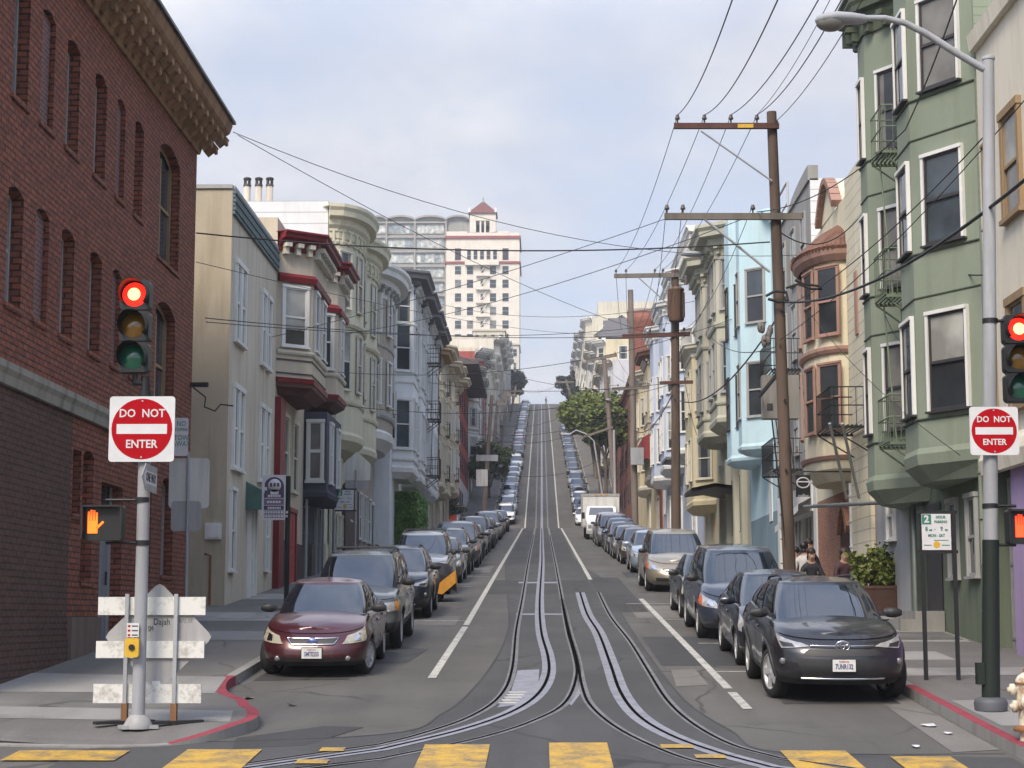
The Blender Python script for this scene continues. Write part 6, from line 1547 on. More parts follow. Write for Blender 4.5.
def do_not_enter(label, x, z, y, sz):
    T = thing('do_not_enter_sign', label, 'sign', (x, y, z-sz/2), 'red do not enter signs')
    h = sz/2; m = MB(); rrect(m, x-h, x+h, z-h, z+h, y, .008, .04); m.build('plate', M_SIGNW, T)
    m = MB(); disc(m, (x, z), h*.93, y-.0082, .002); dr = m.build('red_disc', M_SIGNR, T)
    m = MB(); m.box(x-h*.77, x+h*.77, y-.0125, y-.0105, z-h*.15, z+h*.15); m.build('white_bar', M_SIGNW, T)
    off = T.location
    for s, dz in (('DO  NOT', .47), ('ENTER', -.47)):
        words(s, sz*.175, M_SIGNW, T, Vector((x, y-.0125, z+dz*h))-off, bold=.0022, width=.93)
    m = MB(); disc(m, (x, z+h*.86), .012, y-.0105, .004, n=8); disc(m, (x, z-h*.86), .012, y-.0105, .004, n=8); m.build('bolt', M_GALV, T)
    return T
def signal_head(label, x, z0, z1, y, w_):
    T = thing('traffic_light', label, 'traffic light', (x, y, z0), 'three-lamp traffic lights showing red')
    h = (z1-z0)/3; m = MB()
    for k in range(3): rrect(m, x-w_/2, x+w_/2, z0+k*h+.008, z0+(k+1)*h-.008, y+.2, .2, .05)
    m.box(x-w_/2+.03, x+w_/2-.03, y+.03, y+.17, z0, z1); m.build('housing', M_BLACK, T)
    for k, nm, mt in ((0, 'green_lamp', M_GRNOFF), (1, 'amber_lamp', M_AMBOFF), (2, 'red_lamp', M_REDL)):
        cz = z0+(k+.5)*h; r = h*.385
        m = MB(); m.lathe([(.0005, y-.045), (r*.5, y-.036), (r*.85, y-.014), (r, y-.002)], (x, 0, cz), 'y', 28); ln = m.build(nm, mt, T)
        if k == 2: m = MB(); m.lathe([(.0005, y-.052), (r*.35, y-.048), (r*.52, y-.038)], (x+.0, 0, cz-.0), 'y', 24); m.build('bulb_glow', M_REDC, ln)
        m = MB(); n = 24; R1 = h*.43
        rows = []
        for yy in (y, y-.02, y-.23):
            rows.append([(x+R1*math.cos(a), yy if yy > y-.1 else yy+.10*(1-max(0, math.sin(a)))*.9, cz+R1*math.sin(a)) for a in [(-.22+1.44*q/n)*PI for q in range(n+1)]])
        m.grid(rows, 0, True); m.grid([[(x+(p[0]-x)*1.04, p[1], cz+(p[2]-cz)*1.04) for p in r_] for r_ in rows][::-1], 0, True)
        m.build('visor', M_BLACK, ln)
    return T
def hand_mesh(x, z, y, s):
    """raised hand: palm, four fingers, thumb"""
    m = MB(); y0, y1 = y-.006, y
    m.prism([(0,0)]*0 or [(x-.26*s, 0), (x+.2*s, 0)][:0] or [(x-.27*s, y0), (x+.19*s, y0), (x+.19*s, y1), (x-.27*s, y1)], z-.5*s, z+.08*s)
    for fx, l in ((-.225, .40), (-.105, .48), (.02, .46), (.14, .36)): m.box(x+(fx-.045)*s, x+(fx+.045)*s, y0, y1, z+.085*s, z+(.085+l)*s)
    m.obox((x+.30*s, (y0+y1)/2, z-.12*s), (.15*s, 0, .15*s), (0, .003, 0), (-.035*s, 0, .035*s))
    return m
def ped_signal(label, x, z, y, w_, h_, mat, hx):
    T = thing('pedestrian_signal', label, 'pedestrian signal', (x, y, z-h_/2), 'pedestrian signals showing a raised hand')
    m = MB(); rrect(m, x-w_/2, x+w_/2, z-h_/2, z+h_/2, y+.2, .2, .04); m.build('housing', M_BLACK, T)
    m = MB()
    for a in (-1, 1): m.box(x+a*w_/2-.01, x+a*w_/2+.01, y-.1, y-.001, z-h_/2+.02, z+h_/2-.02)
    m.box(x-w_/2, x+w_/2, y-.1, y-.001, z+h_/2-.03, z+h_/2-.01); m.build('visor', M_BLACK, T)
    hm = hand_mesh(hx, z, y-.003, h_*.62); hm.build('hand_symbol', mat, T)
    return T
# ---- pole with the signals by the brick building
LP = onS(138, 727); lx, ly = LP.x, LP.y; lz = gs(ly)-.02
def PZ(py, Y=ly): return onY(138, py, Y).z
def PX(px, Y=ly, py=450): return onY(px, py, Y).x
T = thing('signal_pole', 'slim grey signal pole standing in front of the brick building', 'signal pole', (lx, ly, lz))
m = MB(); zt = PZ(395); m.tube([(lx, ly, lz), (PX(144, ly, 480), ly, PZ(462)), (PX(145, ly, 400), ly, zt)], [.078, .074, .07], 18); m.build('shaft', M_GALV, T)
m = MB(); m.lathe([(.17, lz), (.17, lz+.05), (.13, lz+.12), (.09, lz+.16)], (lx, ly, 0), n=16); m.obox((lx, ly, lz+.02), (.2, .07, 0), (-.05, .11, 0), (0, 0, .02)); m.build('base', M_SIGNBACK2, T)
tx = PX(145, ly, 400)
m = MB(); m.tube([(tx, ly, zt-.1), (tx, ly, PZ(376)+.0)], .055, 12); m.tube([(tx, ly, PZ(383)), (tx-.12, ly-.02, PZ(383)), (tx-.12, ly-.02, PZ(374))], .04, 8); m.lathe([(.075, zt-.12), (.075, zt+.04)], (tx, ly, 0), n=12); m.build('signal_bracket', M_BLACK, T)
for py in (500, 543): m = MB(); m.tube([(PX(143, ly, py), ly, PZ(py)), (PX(106, ly, py), ly, PZ(py))], .02, 6); m.lathe([(.088, PZ(py)-.03), (.088, PZ(py)+.03)], (PX(142.5, ly, py), ly, 0), n=14); m.build('clamp_arm', M_BLACK, T)
signal_head('traffic light with red lamp lit in front of the brick building', PX(136, ly, 330), PZ(374), PZ(281), ly-.12, .36)
do_not_enter('larger do not enter sign on the slim grey pole by the brick building', PX(144, ly, 430), PZ(430), ly-.11, (PZ(398)-PZ(463))*1.0)
ped_signal('pedestrian signal with orange hand lit beside slim grey pole', PX(106, ly, 523), PZ(523), ly-.16, .46, .42, mat=M_HAND, hx=PX(97, ly, 522))
T = thing('push_button', 'yellow crossing push button with small instruction plate on grey pole', 'push button', (lx, ly-.15, PZ(655)))
m = MB(); rrect(m, PX(128, ly, 640)-.0, PX(142, ly, 640), PZ(657), PZ(638), ly-.1, .07, .03); m.build('box', M_YEL, T)
m = MB(); disc(m, (PX(135, ly, 647), PZ(647)), .035, ly-.171, .02, n=16); m.build('button', M_BLACK, T)
m = MB(); m.box(PX(129, ly, 630), PX(141, ly, 630), ly-.112, ly-.1, PZ(637), PZ(623)); sp = m.build('plate', M_SIGNW, T)
m = MB()
for py in (626, 630.5, 635): m.box(PX(130, ly, 630), PX(132.5, ly, 630), ly-.1145, ly-.1125, PZ(py+1), PZ(py-1))
m.build('pictogram', M_SIGNR, T)
m = MB()
for py in (626, 630.5, 635): m.box(PX(134, ly, 630), PX(140, ly, 630), ly-.1145, ly-.1125, PZ(py+.6), PZ(py-.6))
m.build('lettering', M_INK, T)
# one way sign turned along the side street
T = thing('one_way_sign', 'small one way arrow sign turned edge-on below the do not enter sign', 'sign', (PX(152, ly, 478), ly, PZ(492)))
cx, cz = PX(150.5, ly, 478), PZ(478.5); hw, hh = .44, .16
T.rotation_euler = (0, 0, math.radians(91)); T.location = (cx, ly-.05, cz)
pl = [(-hw, -hh), (hw, -hh), (hw, hh), (-hw, hh)]
m = MB(); pts = [(-hw*.55, -hh), (hw, -hh), (hw, hh), (-hw*.55, hh), (-hw, 0)]
m.face([(x, -.004, z) for x, z in pts]); m.face([(x, .004, z) for x, z in pts[::-1]])
for p, q in zip(pts, pts[1:]+pts[:1]): m.face([(p[0], -.004, p[1]), (q[0], -.004, q[1]), (q[0], .004, q[1]), (p[0], .004, p[1])])
m.build('plate', M_SIGNBACK2, T, off=(0,0,0))
m = MB(); ar = [(-hw*.88, 0), (-hw*.5, -hh*.85), (-hw*.5, -hh*.48), (hw*.93, -hh*.48), (hw*.93, hh*.48), (-hw*.5, hh*.48), (-hw*.5, hh*.85)]; m.face([(x, -.0055, z) for x, z in ar]); m.build('arrow', M_SIGNW, T, off=(0,0,0))
words('ONE WAY', .15, M_INK, T, (.06, -.007, 0), bold=.003, width=.82)
# ---- barricade
T = thing('barricade', 'weathered barricade of three white planks and grey diamond sign back', 'barricade', (PX(152, 21.7, 650), 21.75, gs(21.75)))
by_ = 21.75; BX = lambda px, py=650: onY(px, py, by_).x; BZ = lambda py: onY(150, py, by_).z
M_PLANK = paint_worn('plank_white', (.60, .60, .57), (.33, .31, .28), .8, 5)
for a, b_, c, d, dx in ((97.5, 205, 597, 615, 2), (96.5, 204.5, 641, 658, 1), (95, 202.5, 684, 703, 0)):
    m = MB(); m.box(BX(a), BX(b_), by_-.03, by_, BZ(d), BZ(c)); m.build('plank', M_PLANK, T)
for px in (127, 176):
    m = MB(); x = BX(px); m.box(x-.022, x+.022, by_-.075, by_-.031, gs(by_)-.02, BZ(594)); m.build('post', M_GALV, T)
    m = MB(); m.box(x-.035, x+.035, by_-.085, by_+.01, gs(by_), gs(by_)+.24); m.build('socket', stucco('rust_socket', (.22, .12, .06), .5), T)
    m = MB(); m.obox((x, by_-.05, gs(by_)+.02), (.30, .22, 0), (-.03, .04, 0), (0, 0, .018)); m.build('foot', M_BLK, T)
cx, cz = BX(158), BZ(637); q = (BX(213)-BX(105))/2*1.0
m = MB(); pts = []
for k in range(4):
    a0 = k*PI/2; c = Vector((math.cos(a0), math.sin(a0)))*(q*.93); t_ = Vector((-math.sin(a0), math.cos(a0)))
    for j in (-1, 0, 1): pts.append((cx+c.x+t_.x*j*.055+(math.cos(a0)*.03 if j == 0 else 0), cz+c.y+t_.y*j*.055+(math.sin(a0)*.03 if j == 0 else 0)))
m.face([(x, by_+.006, z) for x, z in pts]); m.face([(x, by_+.012, z) for x, z in pts[::-1]])
m.build('diamond_sign', M_SIGNBACK2, T)
words('SM', .09, M_INK, T, Vector((BX(150), by_+.004, BZ(629)))-T.location, width=.6); words('Dajah', .11, M_INK, T, Vector((BX(161), by_+.004, BZ(622)))-T.location, width=.8)
words('472 57', .06, plain('pencil', (.16, .16, .17), .7, 0, 0), T, Vector((BX(185), by_+.004, BZ(621)))-T.location)
m = MB(); m.box(BX(153), BX(161), by_+.0, by_+.004, BZ(687), BZ(681)); m.build('sticker', M_SIGNW, T)
# ---- thin sign post with plates seen from behind, near the beige house
sy = 36.0; SX = lambda px, py=500: onY(px, py, sy).x; SZ = lambda py: onY(188, py, sy).z
T = thing('sign_post', 'thin galvanised post carrying two blank sign backs before the beige house', 'sign post', (SX(187.5), sy, gs(sy)))
m = MB(); m.tube([(SX(186.5, 590), sy, gs(sy)), (SX(188.5, 450), sy, SZ(452))], .028, 8); m.build('post', M_GALV, T)
m = MB(); rrect(m, SX(168), SX(208.5), SZ(508), SZ(458), sy+.055, .008, .08); m.build('sign_plate', M_SIGNBACK, T)
m = MB(); rrect(m, SX(171), SX(201), SZ(531), SZ(501), sy+.044, .008, .07); m.build('sign_plate', M_SIGNBACK2, T)
m = MB(); rrect(m, SX(173), SX(187), SZ(456), SZ(418), sy-.02, .008, .04); pl = m.build('parking_plate', M_SIGNW, T)
M_GTXT = plain('sign_green', (.02, .16, .11), .6, 0, 0)
for s, py in (('NO', 424), ('STOPPING', 430), ('TOW', 438), ('AWAY', 444)): words(s, .09 if len(s) > 4 else .15, M_GTXT, pl, Vector((SX(180), sy-.031, SZ(py)))-T.location, width=.62 if len(s) > 4 else .8)
# ---- purple poster sign
py_ = 43.5; QX = lambda px, py=500: onY(px, py, py_).x; QZ = lambda py: onY(275, py, py_).z
T = thing('lodging_sign', 'purple arched poster sign with a white head emblem on a dark post', 'sign', (QX(287, 580), py_, gs(py_)))
m = MB(); m.tube([(QX(286, 600), py_+.05, gs(py_)), (QX(288, 480), py_+.05, QZ(476))], .06, 8); m.build('post', M_POLEG, T)
m = MB(); m.box(QX(262), QX(285.5), py_-.02, py_, QZ(520), QZ(475)); m.build('board', M_SIGNW, T)
PU = plain('poster_purple', (.07, .045, .10), .6, 0, .08); PU2 = plain('poster_mauve', (.16, .115, .19), .6, 0, .08)
m = MB(); a, b_ = QX(264), QX(284); n = 12; r = (b_-a)/2; zc = QZ(487)
m.face([(a, py_-.023, QZ(498)), (b_, py_-.023, QZ(498))]+[((a+b_)/2+r*math.cos(PI*k/n), py_-.023, zc+r*math.sin(PI*k/n)) for k in range(n+1)]); m.build('arch_panel', PU, T)
for i, (p, q, mt) in enumerate(((498.6, 505, PU2), (505.6, 510, PU), (510.6, 514, PU), (514.4, 518, PU2))): m = MB(); m.box(a, b_, py_-.023, py_-.0205, QZ(q), QZ(p)); m.build('band', mt, T)
cx, cz = QX(274.5), QZ(485.5)
m = MB(); m.lathe([(.0005, py_-.028), (.16, py_-.028), (.16, py_-.024)], (cx, 0, cz), 'y', 18); m.box(cx-.1, cx+.1, py_-.028, py_-.024, cz-.22, cz-.1); m.box(cx-.30, cx-.24, py_-.028, py_-.024, cz-.18, cz+.06); m.box(cx-.24, cx-.18, py_-.028, py_-.024, cz-.12, cz-.04); m.build('head_emblem', M_SIGNW, T)
m = MB()
for k in (-1, 0, 1): m.box(cx+k*.085-.03, cx+k*.085+.03, py_-.031, py_-.0285, cz-.03, cz+.06)
m.build('emblem_eye', PU, T)
for s, p, sz in (('A T A', 496, .09), ('HOSTEL', 502, .10), ('ROOMS', 508, .09), ('OPEN DAILY', 512.3, .07), ('WELCOME', 516.2, .07)): pass
m = MB()
for p, w_ in ((496, .16), (502, .18), (508, .16), (512.3, .34), (516.2, .34)):
    k = -w_
    while k < w_-.02:
        l = .03+R.random()*.035; m.box(cx+k, cx+min(w_, k+l), py_-.0255, py_-.0235, QZ(p)-.028, QZ(p)+.028); k += l+.014
m.build('print', M_SIGNW, T)
# ---- 2 hour sign and pentagon sign back by the cream round-bay house
ky = 62; KX = lambda px, py=480: onY(px, py, ky).x; KZ = lambda py: onY(355, py, ky).z
T = thing('pentagon_sign', 'pale pentagon sign back with small plate below, on post by west kerb', 'sign', (KX(355, 540), ky, gs(ky)))
m = MB(); m.tube([(KX(355, 560), ky, gs(ky)), (KX(356.2, 470), ky, KZ(470))], .035, 8); m.build('post', M_GALV, T)
m = MB(); pts = [(KX(342.5), KZ(480)), (KX(370), KZ(480)), (KX(370.5), KZ(464)), (KX(356.5), KZ(451.5)), (KX(342.5), KZ(464))]
m.face([(x, ky+.05, z) for x, z in pts]); m.face([(x, ky+.06, z) for x, z in pts[::-1]]); m.build('sign_plate', M_SIGNBACK, T)
m = MB(); m.box(KX(345), KX(367.5), ky+.05, ky+.06, KZ(490), KZ(480.5)); m.build('sign_plate', M_SIGNBACK2, T)
def two_hour(label, name_post, x0, x1, z0, z1, y, posts, zb):
    T = thing('parking_sign', label, 'sign', ((x0+x1)/2, y, zb), 'two hour parking signs')
    w_, h_ = x1-x0, z1-z0; off = T.location
    m = MB(); m.box(x0, x1, y-.01, y, z0, z1); m.build('plate', M_SIGNW, T)
    m = MB(); m.box(x0+w_*.01, x0+w_*.33, y-.0125, y-.0105, z1-h_*.29, z1-h_*.01); m.build('green_square', M_GTXT, T)
    words('2', h_*.27, M_SIGNW, T, Vector((x0+w_*.17, y-.0145, z1-h_*.15))-off, bold=.006)
    for s, fx, fz, sz in (('HOUR', .66, .09, .11), ('PARKING', .66, .22, .10), ('8', .16, .42, .17), ('AM', .30, .45, .07), ('-', .45, .42, .12), ('9', .68, .42, .17), ('PM', .84, .45, .07), ('MON - SAT', .5, .60, .11)):
        words(s, h_*sz, M_GTXT, T, Vector((x0+w_*fx, y-.0125, z1-h_*fz))-off, bold=.002, width=.85)
    m = MB(); disc(m, (x0+w_*.5, z1-h_*.85), h_*.095, y-.0105, .002, n=18); m.build('yellow_mark', M_YEL, T)
    m = MB(); m.box(x0+w_*.06, x0+w_*.32, y-.0125, y-.0105, z1-h_*.88, z1-h_*.855); m.box(x0+w_*.68, x0+w_*.95, y-.0125, y-.0105, z1-h_*.88, z1-h_*.855); m.box(x0+w_*.4, x0+w_*.9, y-.0125, y-.0105, z1-h_*.74, z1-h_*.72); m.build('fine_print', M_GTXT, T)
    for px in posts: m = MB(); m.box(px-.028, px+.028, y+.001, y+.05, zb, z1+h_*.10); m.build('post', M_BLACK, T)
    m = MB(); m.box(x0-.06, x1+.1, y+.0015, y+.03, z1+.001, z1+.05); m.box(x0-.06, x1+.1, y+.0015, y+.03, z0-.05, z0-.001); m.build('rail', M_BLACK, T)
    return T
two_hour('small two hour parking sign beside pentagon sign back on the west kerb', '', KX(337), KX(354), KZ(510), KZ(490), ky-.06, [KX(345, 520)], gs(ky))
ry = 26.8; RX = lambda px, py=540: onY(px, py, ry).x; RZ = lambda py: onY(937, py, ry).z
two_hour('large two hour parking sign on two black posts before the green house', '', RX(922), RX(951), RZ(550), RZ(514), ry, [RX(922.5), RX(954.5)], gs(ry)-.05)
# ---- street lamp pole with signal on the hydrant corner
RP = onS(991, 711); rx, ry2 = RP.x, RP.y; rz = gs(ry2)
UX = lambda px, py=400: onY(px, py, ry2).x; UZ = lambda py: onY(990, py, ry2).z
T = thing('street_lamp', 'tall street lamp with curved arm, silver above and dark green below', 'street lamp', (rx, ry2, rz))
tx = UX(988.5, 60)
m = MB(); m.tube([(rx, ry2, rz), (UX(990.7, 540), ry2, UZ(540))], [.115, .105], 18); m.build('lower_shaft', M_POLEG, T)
m = MB(); m.tube([(UX(990.7, 540), ry2, UZ(541)), (tx, ry2, UZ(58))], [.094, .075], 18); m.lathe([(.085, UZ(60)), (.09, UZ(57)), (.02, UZ(55))], (tx, ry2, 0), n=14); m.build('upper_shaft', M_GALV, T)
m = MB(); m.lathe([(.20, rz), (.21, rz+.1), (.19, rz+.15), (.13, rz+.17)], (rx, ry2, 0), n=18); m.build('base', plain('base_grey', (.07, .075, .085), .6), T)
m = MB(); m.box(rx-.17, rx-.08, ry2-.08, ry2+.06, rz+.33, rz+.6); m.build('service_box', M_POLEG, T)
arm = [(984, 69), (955, 52), (925, 33), (905, 23), (885, 18), (866, 18)]
m = MB(); ay = lambda k: ry2-.15*k/5; m.tube([onY(px, py, ry2-.02*i) for i, (px, py) in enumerate(arm)], [.05, .048, .045, .042, .04, .038], 10); m.build('arm', M_GALV, T)
hd0 = onY(867, 19, ry2-.1); hd1 = onY(815, 19, ry2-.1); L_ = (hd1-hd0).length
m = MB(); rows = []
for t, w_, hh, dz in ((0, .045, .045, 0), (.06, .08, .06, 0), (.3, .13, .075, .005), (.6, .17, .085, .005), (.85, .15, .075, -.01), (.97, .08, .05, -.02), (1, .01, .01, -.02)):
    c = hd0.lerp(hd1, t); rows.append([(c.x, c.y+w_*math.cos(a), c.z+dz+hh*math.sin(a)) for a in [2*PI*k/14 for k in range(14)]])
m.grid(rows, 0, True, True); hd = m.build('lamp_head', M_GALV, T)
c = hd0.lerp(hd1, .70); m = MB(); m.ico((c.x, c.y, c.z-.045), .20, .145, .125, 0, 16, 8); m.build('lamp_glass', glassy('lamp_glass', (.22, .21, .19), .15), hd)
for py in (321, 430, 506, 545): m = MB(); m.tube([(UX(990, py), ry2, UZ(py)), (UX(1016, py), ry2, UZ(py))], .022, 6); m.lathe([(.10, UZ(py)-.03), (.10, UZ(py)+.03)], (UX(990, py), ry2, 0), n=14); m.build('clamp_arm', M_BLACK, T)
signal_head('traffic light with red lamp lit, clamped to the street lamp pole', UX(1017.5, 360), UZ(403), UZ(316), ry2-.1, .36)
do_not_enter('smaller do not enter sign on the street lamp pole by the green house', UX(991.5, 432), UZ(432), ry2-.13, UZ(408)-UZ(456))
ped_signal('pedestrian signal with red hand lit on the street lamp pole', UX(1022, 527), UZ(527), ry2-.15, .42, .44, M_HANDR, UX(1018, 527))
# ---- hydrant
HP = onS(1019, 741); hx, hy = HP.x+.10, HP.y; hz = gs(hy)
M_HYD = paint_worn('hydrant_white', (.58, .53, .42), (.26, .12, .05), .75, 7); M_RUST = stucco('rust_hydrant', (.25, .115, .05), .4)
T = thing('fire_hydrant', 'cream and rust fire hydrant on the corner by the red kerb', 'fire hydrant', (hx, hy, hz)); T.scale = (.86, .86, .86)
m = MB(); m.lathe([(.10, hz), (.10, hz+.1), (.11, hz+.24), (.105, hz+.36), (.125, hz+.44), (.13, hz+.58), (.12, hz+.70), (.135, hz+.73), (.13, hz+.78), (.10, hz+.83), (.05, hz+.86), (.03, hz+.87)], (hx, hy, 0), n=22); m.build('barrel', M_HYD, T)
m = MB(); m.lathe([(.17, hz+.12), (.18, hz+.14), (.18, hz+.17), (.11, hz+.2)], (hx, hy, 0), n=18); m.build('flange', M_RUST, T)
m = MB(); m.lathe([(.035, hz+.86), (.035, hz+.92), (.01, hz+.93)], (hx, hy, 0), n=6); m.build('cap_nut', M_RUST, T)
for dx, dy, z, ax in ((-.12, 0, .65, 'x'), (.12, 0, .65, 'x'), (-.02, -.12, .50, 'y'), (-.1, -.05, .44, 'x')):
    m = MB(); sg = -1
    if ax == 'x': s_ = -1 if dx < 0 else 1; m.lathe([(.055, s_*.0), (.055, s_*.06), (.078, s_*.07), (.078, s_*.12), (.04, s_*.13), (.03, s_*.16), (.001, s_*.162)], (hx+dx*.7, hy+dy, hz+z), 'x', 14)
    else: m.lathe([(.07, 0), (.07, -.06), (.10, -.07), (.10, -.12), (.05, -.13), (.04, -.165), (.001, -.167)], (hx+dx, hy+dy*.7, hz+z), 'y', 14)
    m.build('outlet_cap', M_HYD, T)
m = MB(); m.lathe([(.075, hz+.715), (.145, hz+.72), (.145, hz+.745), (.1, hz+.75)], (hx, hy, 0), n=16); m.build('band', M_RUST, T)
# ---- awning pipe frame, cafe sign, planter
T = thing('pipe_frame', 'long horizontal pipe with upright post beside the grey base of the green house', 'pipe frame', (7.55, 38.6, gs(38.6)))
a0 = onY(913, 502, 38.6); a1 = onX(795, 500, 7.45)
m = MB(); m.tube([(a0.x, 38.6, gs(38.6)), (a0.x, 38.6, a0.z), (a0.x-.05, 38.7, a0.z+.03), (7.35, 50.5, a0.z+.62)], .05, 10); m.build('pipe', plain('pipe_grey_green', (.17, .19, .18), .5, .2), T)
cy_ = 46.0; c = onY(803, 486, cy_); w2 = onY(812.5, 486, cy_).x-c.x; h2 = onY(803, 474, cy_).z-c.z
T = thing('cafe_sign', 'black hanging cafe sign with white cup emblem', 'sign', (c.x, cy_, c.z-h2)); 
m = MB(); m.box(c.x-w2*.75, c.x+w2*.75, cy_-.03, cy_+.03, c.z-h2*.9, c.z+h2*.9); m.build('board', M_BLACK, T)
m = MB(); zc = c.z+.08
m.tube([(c.x+.16*math.cos(a), cy_-.035, zc+.13*math.sin(a)) for a in [2*PI*k/20 for k in range(21)]], .02, 6); m.tube([(c.x-.16, cy_-.035, zc+.02), (c.x+.22, cy_-.035, zc+.02)], .022, 6); m.tube([(c.x+.15, cy_-.035, zc-.02), (c.x+.24, cy_-.035, zc-.0), (c.x+.2, cy_-.035, zc+.07)], .018, 6); m.build('cup_emblem', M_SIGNW, T)
words('coffee', .11, M_SIGNW, T, Vector((c.x, cy_-.034, c.z-.25))-T.location)
m = MB(); m.tube([(c.x, cy_, c.z+h2*.9), (c.x, cy_, c.z+h2*1.2), (8.0, cy_+.2, c.z+h2*1.25)], .02, 6); m.build('bracket', M_IRON, T)
cp = onX(870, 600, 7.3); pY = 41.3
T = thing('planter', 'rust-brown planter box on the sidewalk before the grey wall', 'planter', (7.35, pY, gs(pY)))
m = MB(); x0, x1 = onY(848, 590, pY).x, onY(897, 590, pY).x; zt = onY(870, 586, pY).z
m.box(x0, x1, pY-.35, pY+.35, gs(pY)-.02, zt); m.build('box', stucco('planter_brown', (.075, .04, .032), .3), T)
m = MB(); m.box(x0-.02, x1+.02, pY-.37, pY+.37, zt-.06, zt+.002); m.build('rim', stucco('planter_rim', (.10, .055, .042), .3), T)
for px, py_2, w_ in ((900, 600, .3),): pass
# ---- grass-leaf plants, trees
def leafmat(name, col):
    m, nt, b = nt_new(name); b.inputs['Roughness'].default_value = .55; b.inputs['Specular IOR Level'].default_value = .3
    f = noise(nt, posn(nt), 4, 2); f2 = noise(nt, posn(nt), 1.1, 2)
    c = mixc(nt, ramp(nt, f, .3, .7), tuple(x*.6 for x in col), tuple(x*1.35 for x in col)); c = mixc(nt, mathn(nt, 'MULTIPLY', ramp(nt, f2, .45, .7), .4), c, (col[0]*1.5, col[1]*1.2, col[2]*.8))
    nt.links.new(c, b.inputs['Base Color'])
    b.inputs['Subsurface Weight'].default_value = 0
    MATS[name] = m; return m
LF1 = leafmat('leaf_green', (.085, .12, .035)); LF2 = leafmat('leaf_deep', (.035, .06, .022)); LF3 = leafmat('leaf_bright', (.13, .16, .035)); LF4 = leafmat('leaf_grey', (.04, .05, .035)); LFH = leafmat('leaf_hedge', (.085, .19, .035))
BARK = stucco('bark', (.12, .10, .08), .4)
def leaves(m, cen, rad, n, sz, mis=(0,), hollow=.55):
    for _ in range(n):
        while True:
            v = Vector((R.uniform(-1, 1), R.uniform(-1, 1), R.uniform(-1, 1)))
            if hollow < v.length < 1: break
        p = Vector((cen[0]+v.x*rad[0], cen[1]+v.y*rad[1], cen[2]+v.z*rad[2]))
        a = Vector((R.gauss(0, 1), R.gauss(0, 1), R.gauss(0, .6))).normalized(); b_ = a.orthogonal().normalized(); b_ = (b_*math.cos(R.random()*6)+a.cross(b_)*math.sin(R.random()*6)).normalized()
        s1 = sz*R.uniform(.6, 1.3); s2 = s1*.55
        m.face([p-a*s1, p+b_*s2, p+a*s1, p-b_*s2], R.choice(mis))
def tree(name, label, x, y, h, cw, ch, mats, n=40, sz=.22, trunk=.22, lean=0, group=None, per=120, flat=1.0, base=None):
    z0 = gs(y); T = thing(name, label, 'tree', (x, y, z0), group); zc = z0+h-ch/2
    m = MB(); fork = (x+lean*.5, y, z0+(h-ch)*.85)
    m.tube([(x, y, z0-.3), (x+lean*.2, y+.05, z0+(h-ch)*.4), fork], [trunk, trunk*.8, trunk*.65], 9)
    for k in range(7):
        a = k*2.4+R.random(); e = (x+lean+math.cos(a)*cw*.33, y+math.sin(a)*cw*.33, zc+R.uniform(-.2, .3)*ch)
        mid = Vector(fork).lerp(Vector(e), .5)+Vector((0, 0, ch*.08)); m.tube([fork, mid, e], [trunk*.45, trunk*.3, trunk*.1], 6)
    m.build('trunk', BARK, T)
    m = MB()
    for k in range(n):
        while True:
            v = Vector((R.uniform(-1, 1), R.uniform(-1, 1), R.uniform(-1, 1)))
            if .25 < v.length < 1: break
        c = (x+lean+v.x*cw/2*.86, y+v.y*cw/2*.86, zc+v.z*ch/2*.84*flat); r_ = cw*.12*R.uniform(.7, 1.4)
        leaves(m, c, (r_*1.2, r_*1.2, r_*.8), per, sz, (0, 0, 1) if v.z < .1 else (0, 1, 2), .2)  # upper clumps draw the third tone: top light put into leaf colour
    m.build('crown', mats, T); return T
m = MB()
T = thing('planter_shrub', 'bushy yellow-green shrub growing in the rust-brown planter', 'plant', ((x0+x1)/2, pY, zt-.03))
for k in range(26):
    bx_ = R.uniform(onY(859, 590, pY).x, onY(899, 590, pY).x); b0 = Vector((bx_, pY+R.uniform(-.25, .25), zt-.03)); hh = R.uniform(.45, .95)
    tip = b0+Vector((R.uniform(-.2, .2), R.uniform(-.15, .15), hh)); m.tube([b0, tip], .006, 4, 3)
    for j in range(10):
        q = b0.lerp(tip, .15+.85*j/9); leaves(m, q, (.13, .13, .1), 7, .075, (0, 1, 2, 0), 0)
m.build('foliage', [LF3, LF1, LF3, LF2], T)
# hedge before the white bays
T = thing('clipped_hedge', 'tall clipped green hedge in front of the white bay house', 'hedge', (-6.5, 87.2, gs(87)))
ha, hb = onX(391, 500, -7.75), onX(412, 500, -6.9)
m = MB(); hy0, hy1 = 86.0, 94.0; hz0, hz1 = gs(86)-.1, onX(400, 495, -7.0).z
m.box(-7.0, -6.05, hy0+.15, hy1-.15, hz0, hz1-.2, 1)
for _ in range(9000):
    f = R.random()
    if f < .45: p = (R.uniform(-7.04, -5.95), hy0+R.uniform(0, .2), R.uniform(hz0, hz1))
    elif f < .8: p = (-6.0+R.uniform(-.12, .08), R.uniform(hy0, hy1), R.uniform(hz0, hz1))
    else: p = (R.uniform(-7.04, -5.95), R.uniform(hy0, hy1), hz1-.15+R.uniform(-.1, .12))
    a = Vector((R.gauss(0, 1), R.gauss(0, 1), R.gauss(0, 1))).normalized(); b_ = a.orthogonal().normalized(); p = Vector(p); s1 = .085*R.uniform(.6, 1.3)
    m.face([p-a*s1, p+b_*s1*.6, p+a*s1, p-b_*s1*.6], R.choice((0, 0, 1, 2)))
m.build('foliage', [LFH, LFH, LF1], T)
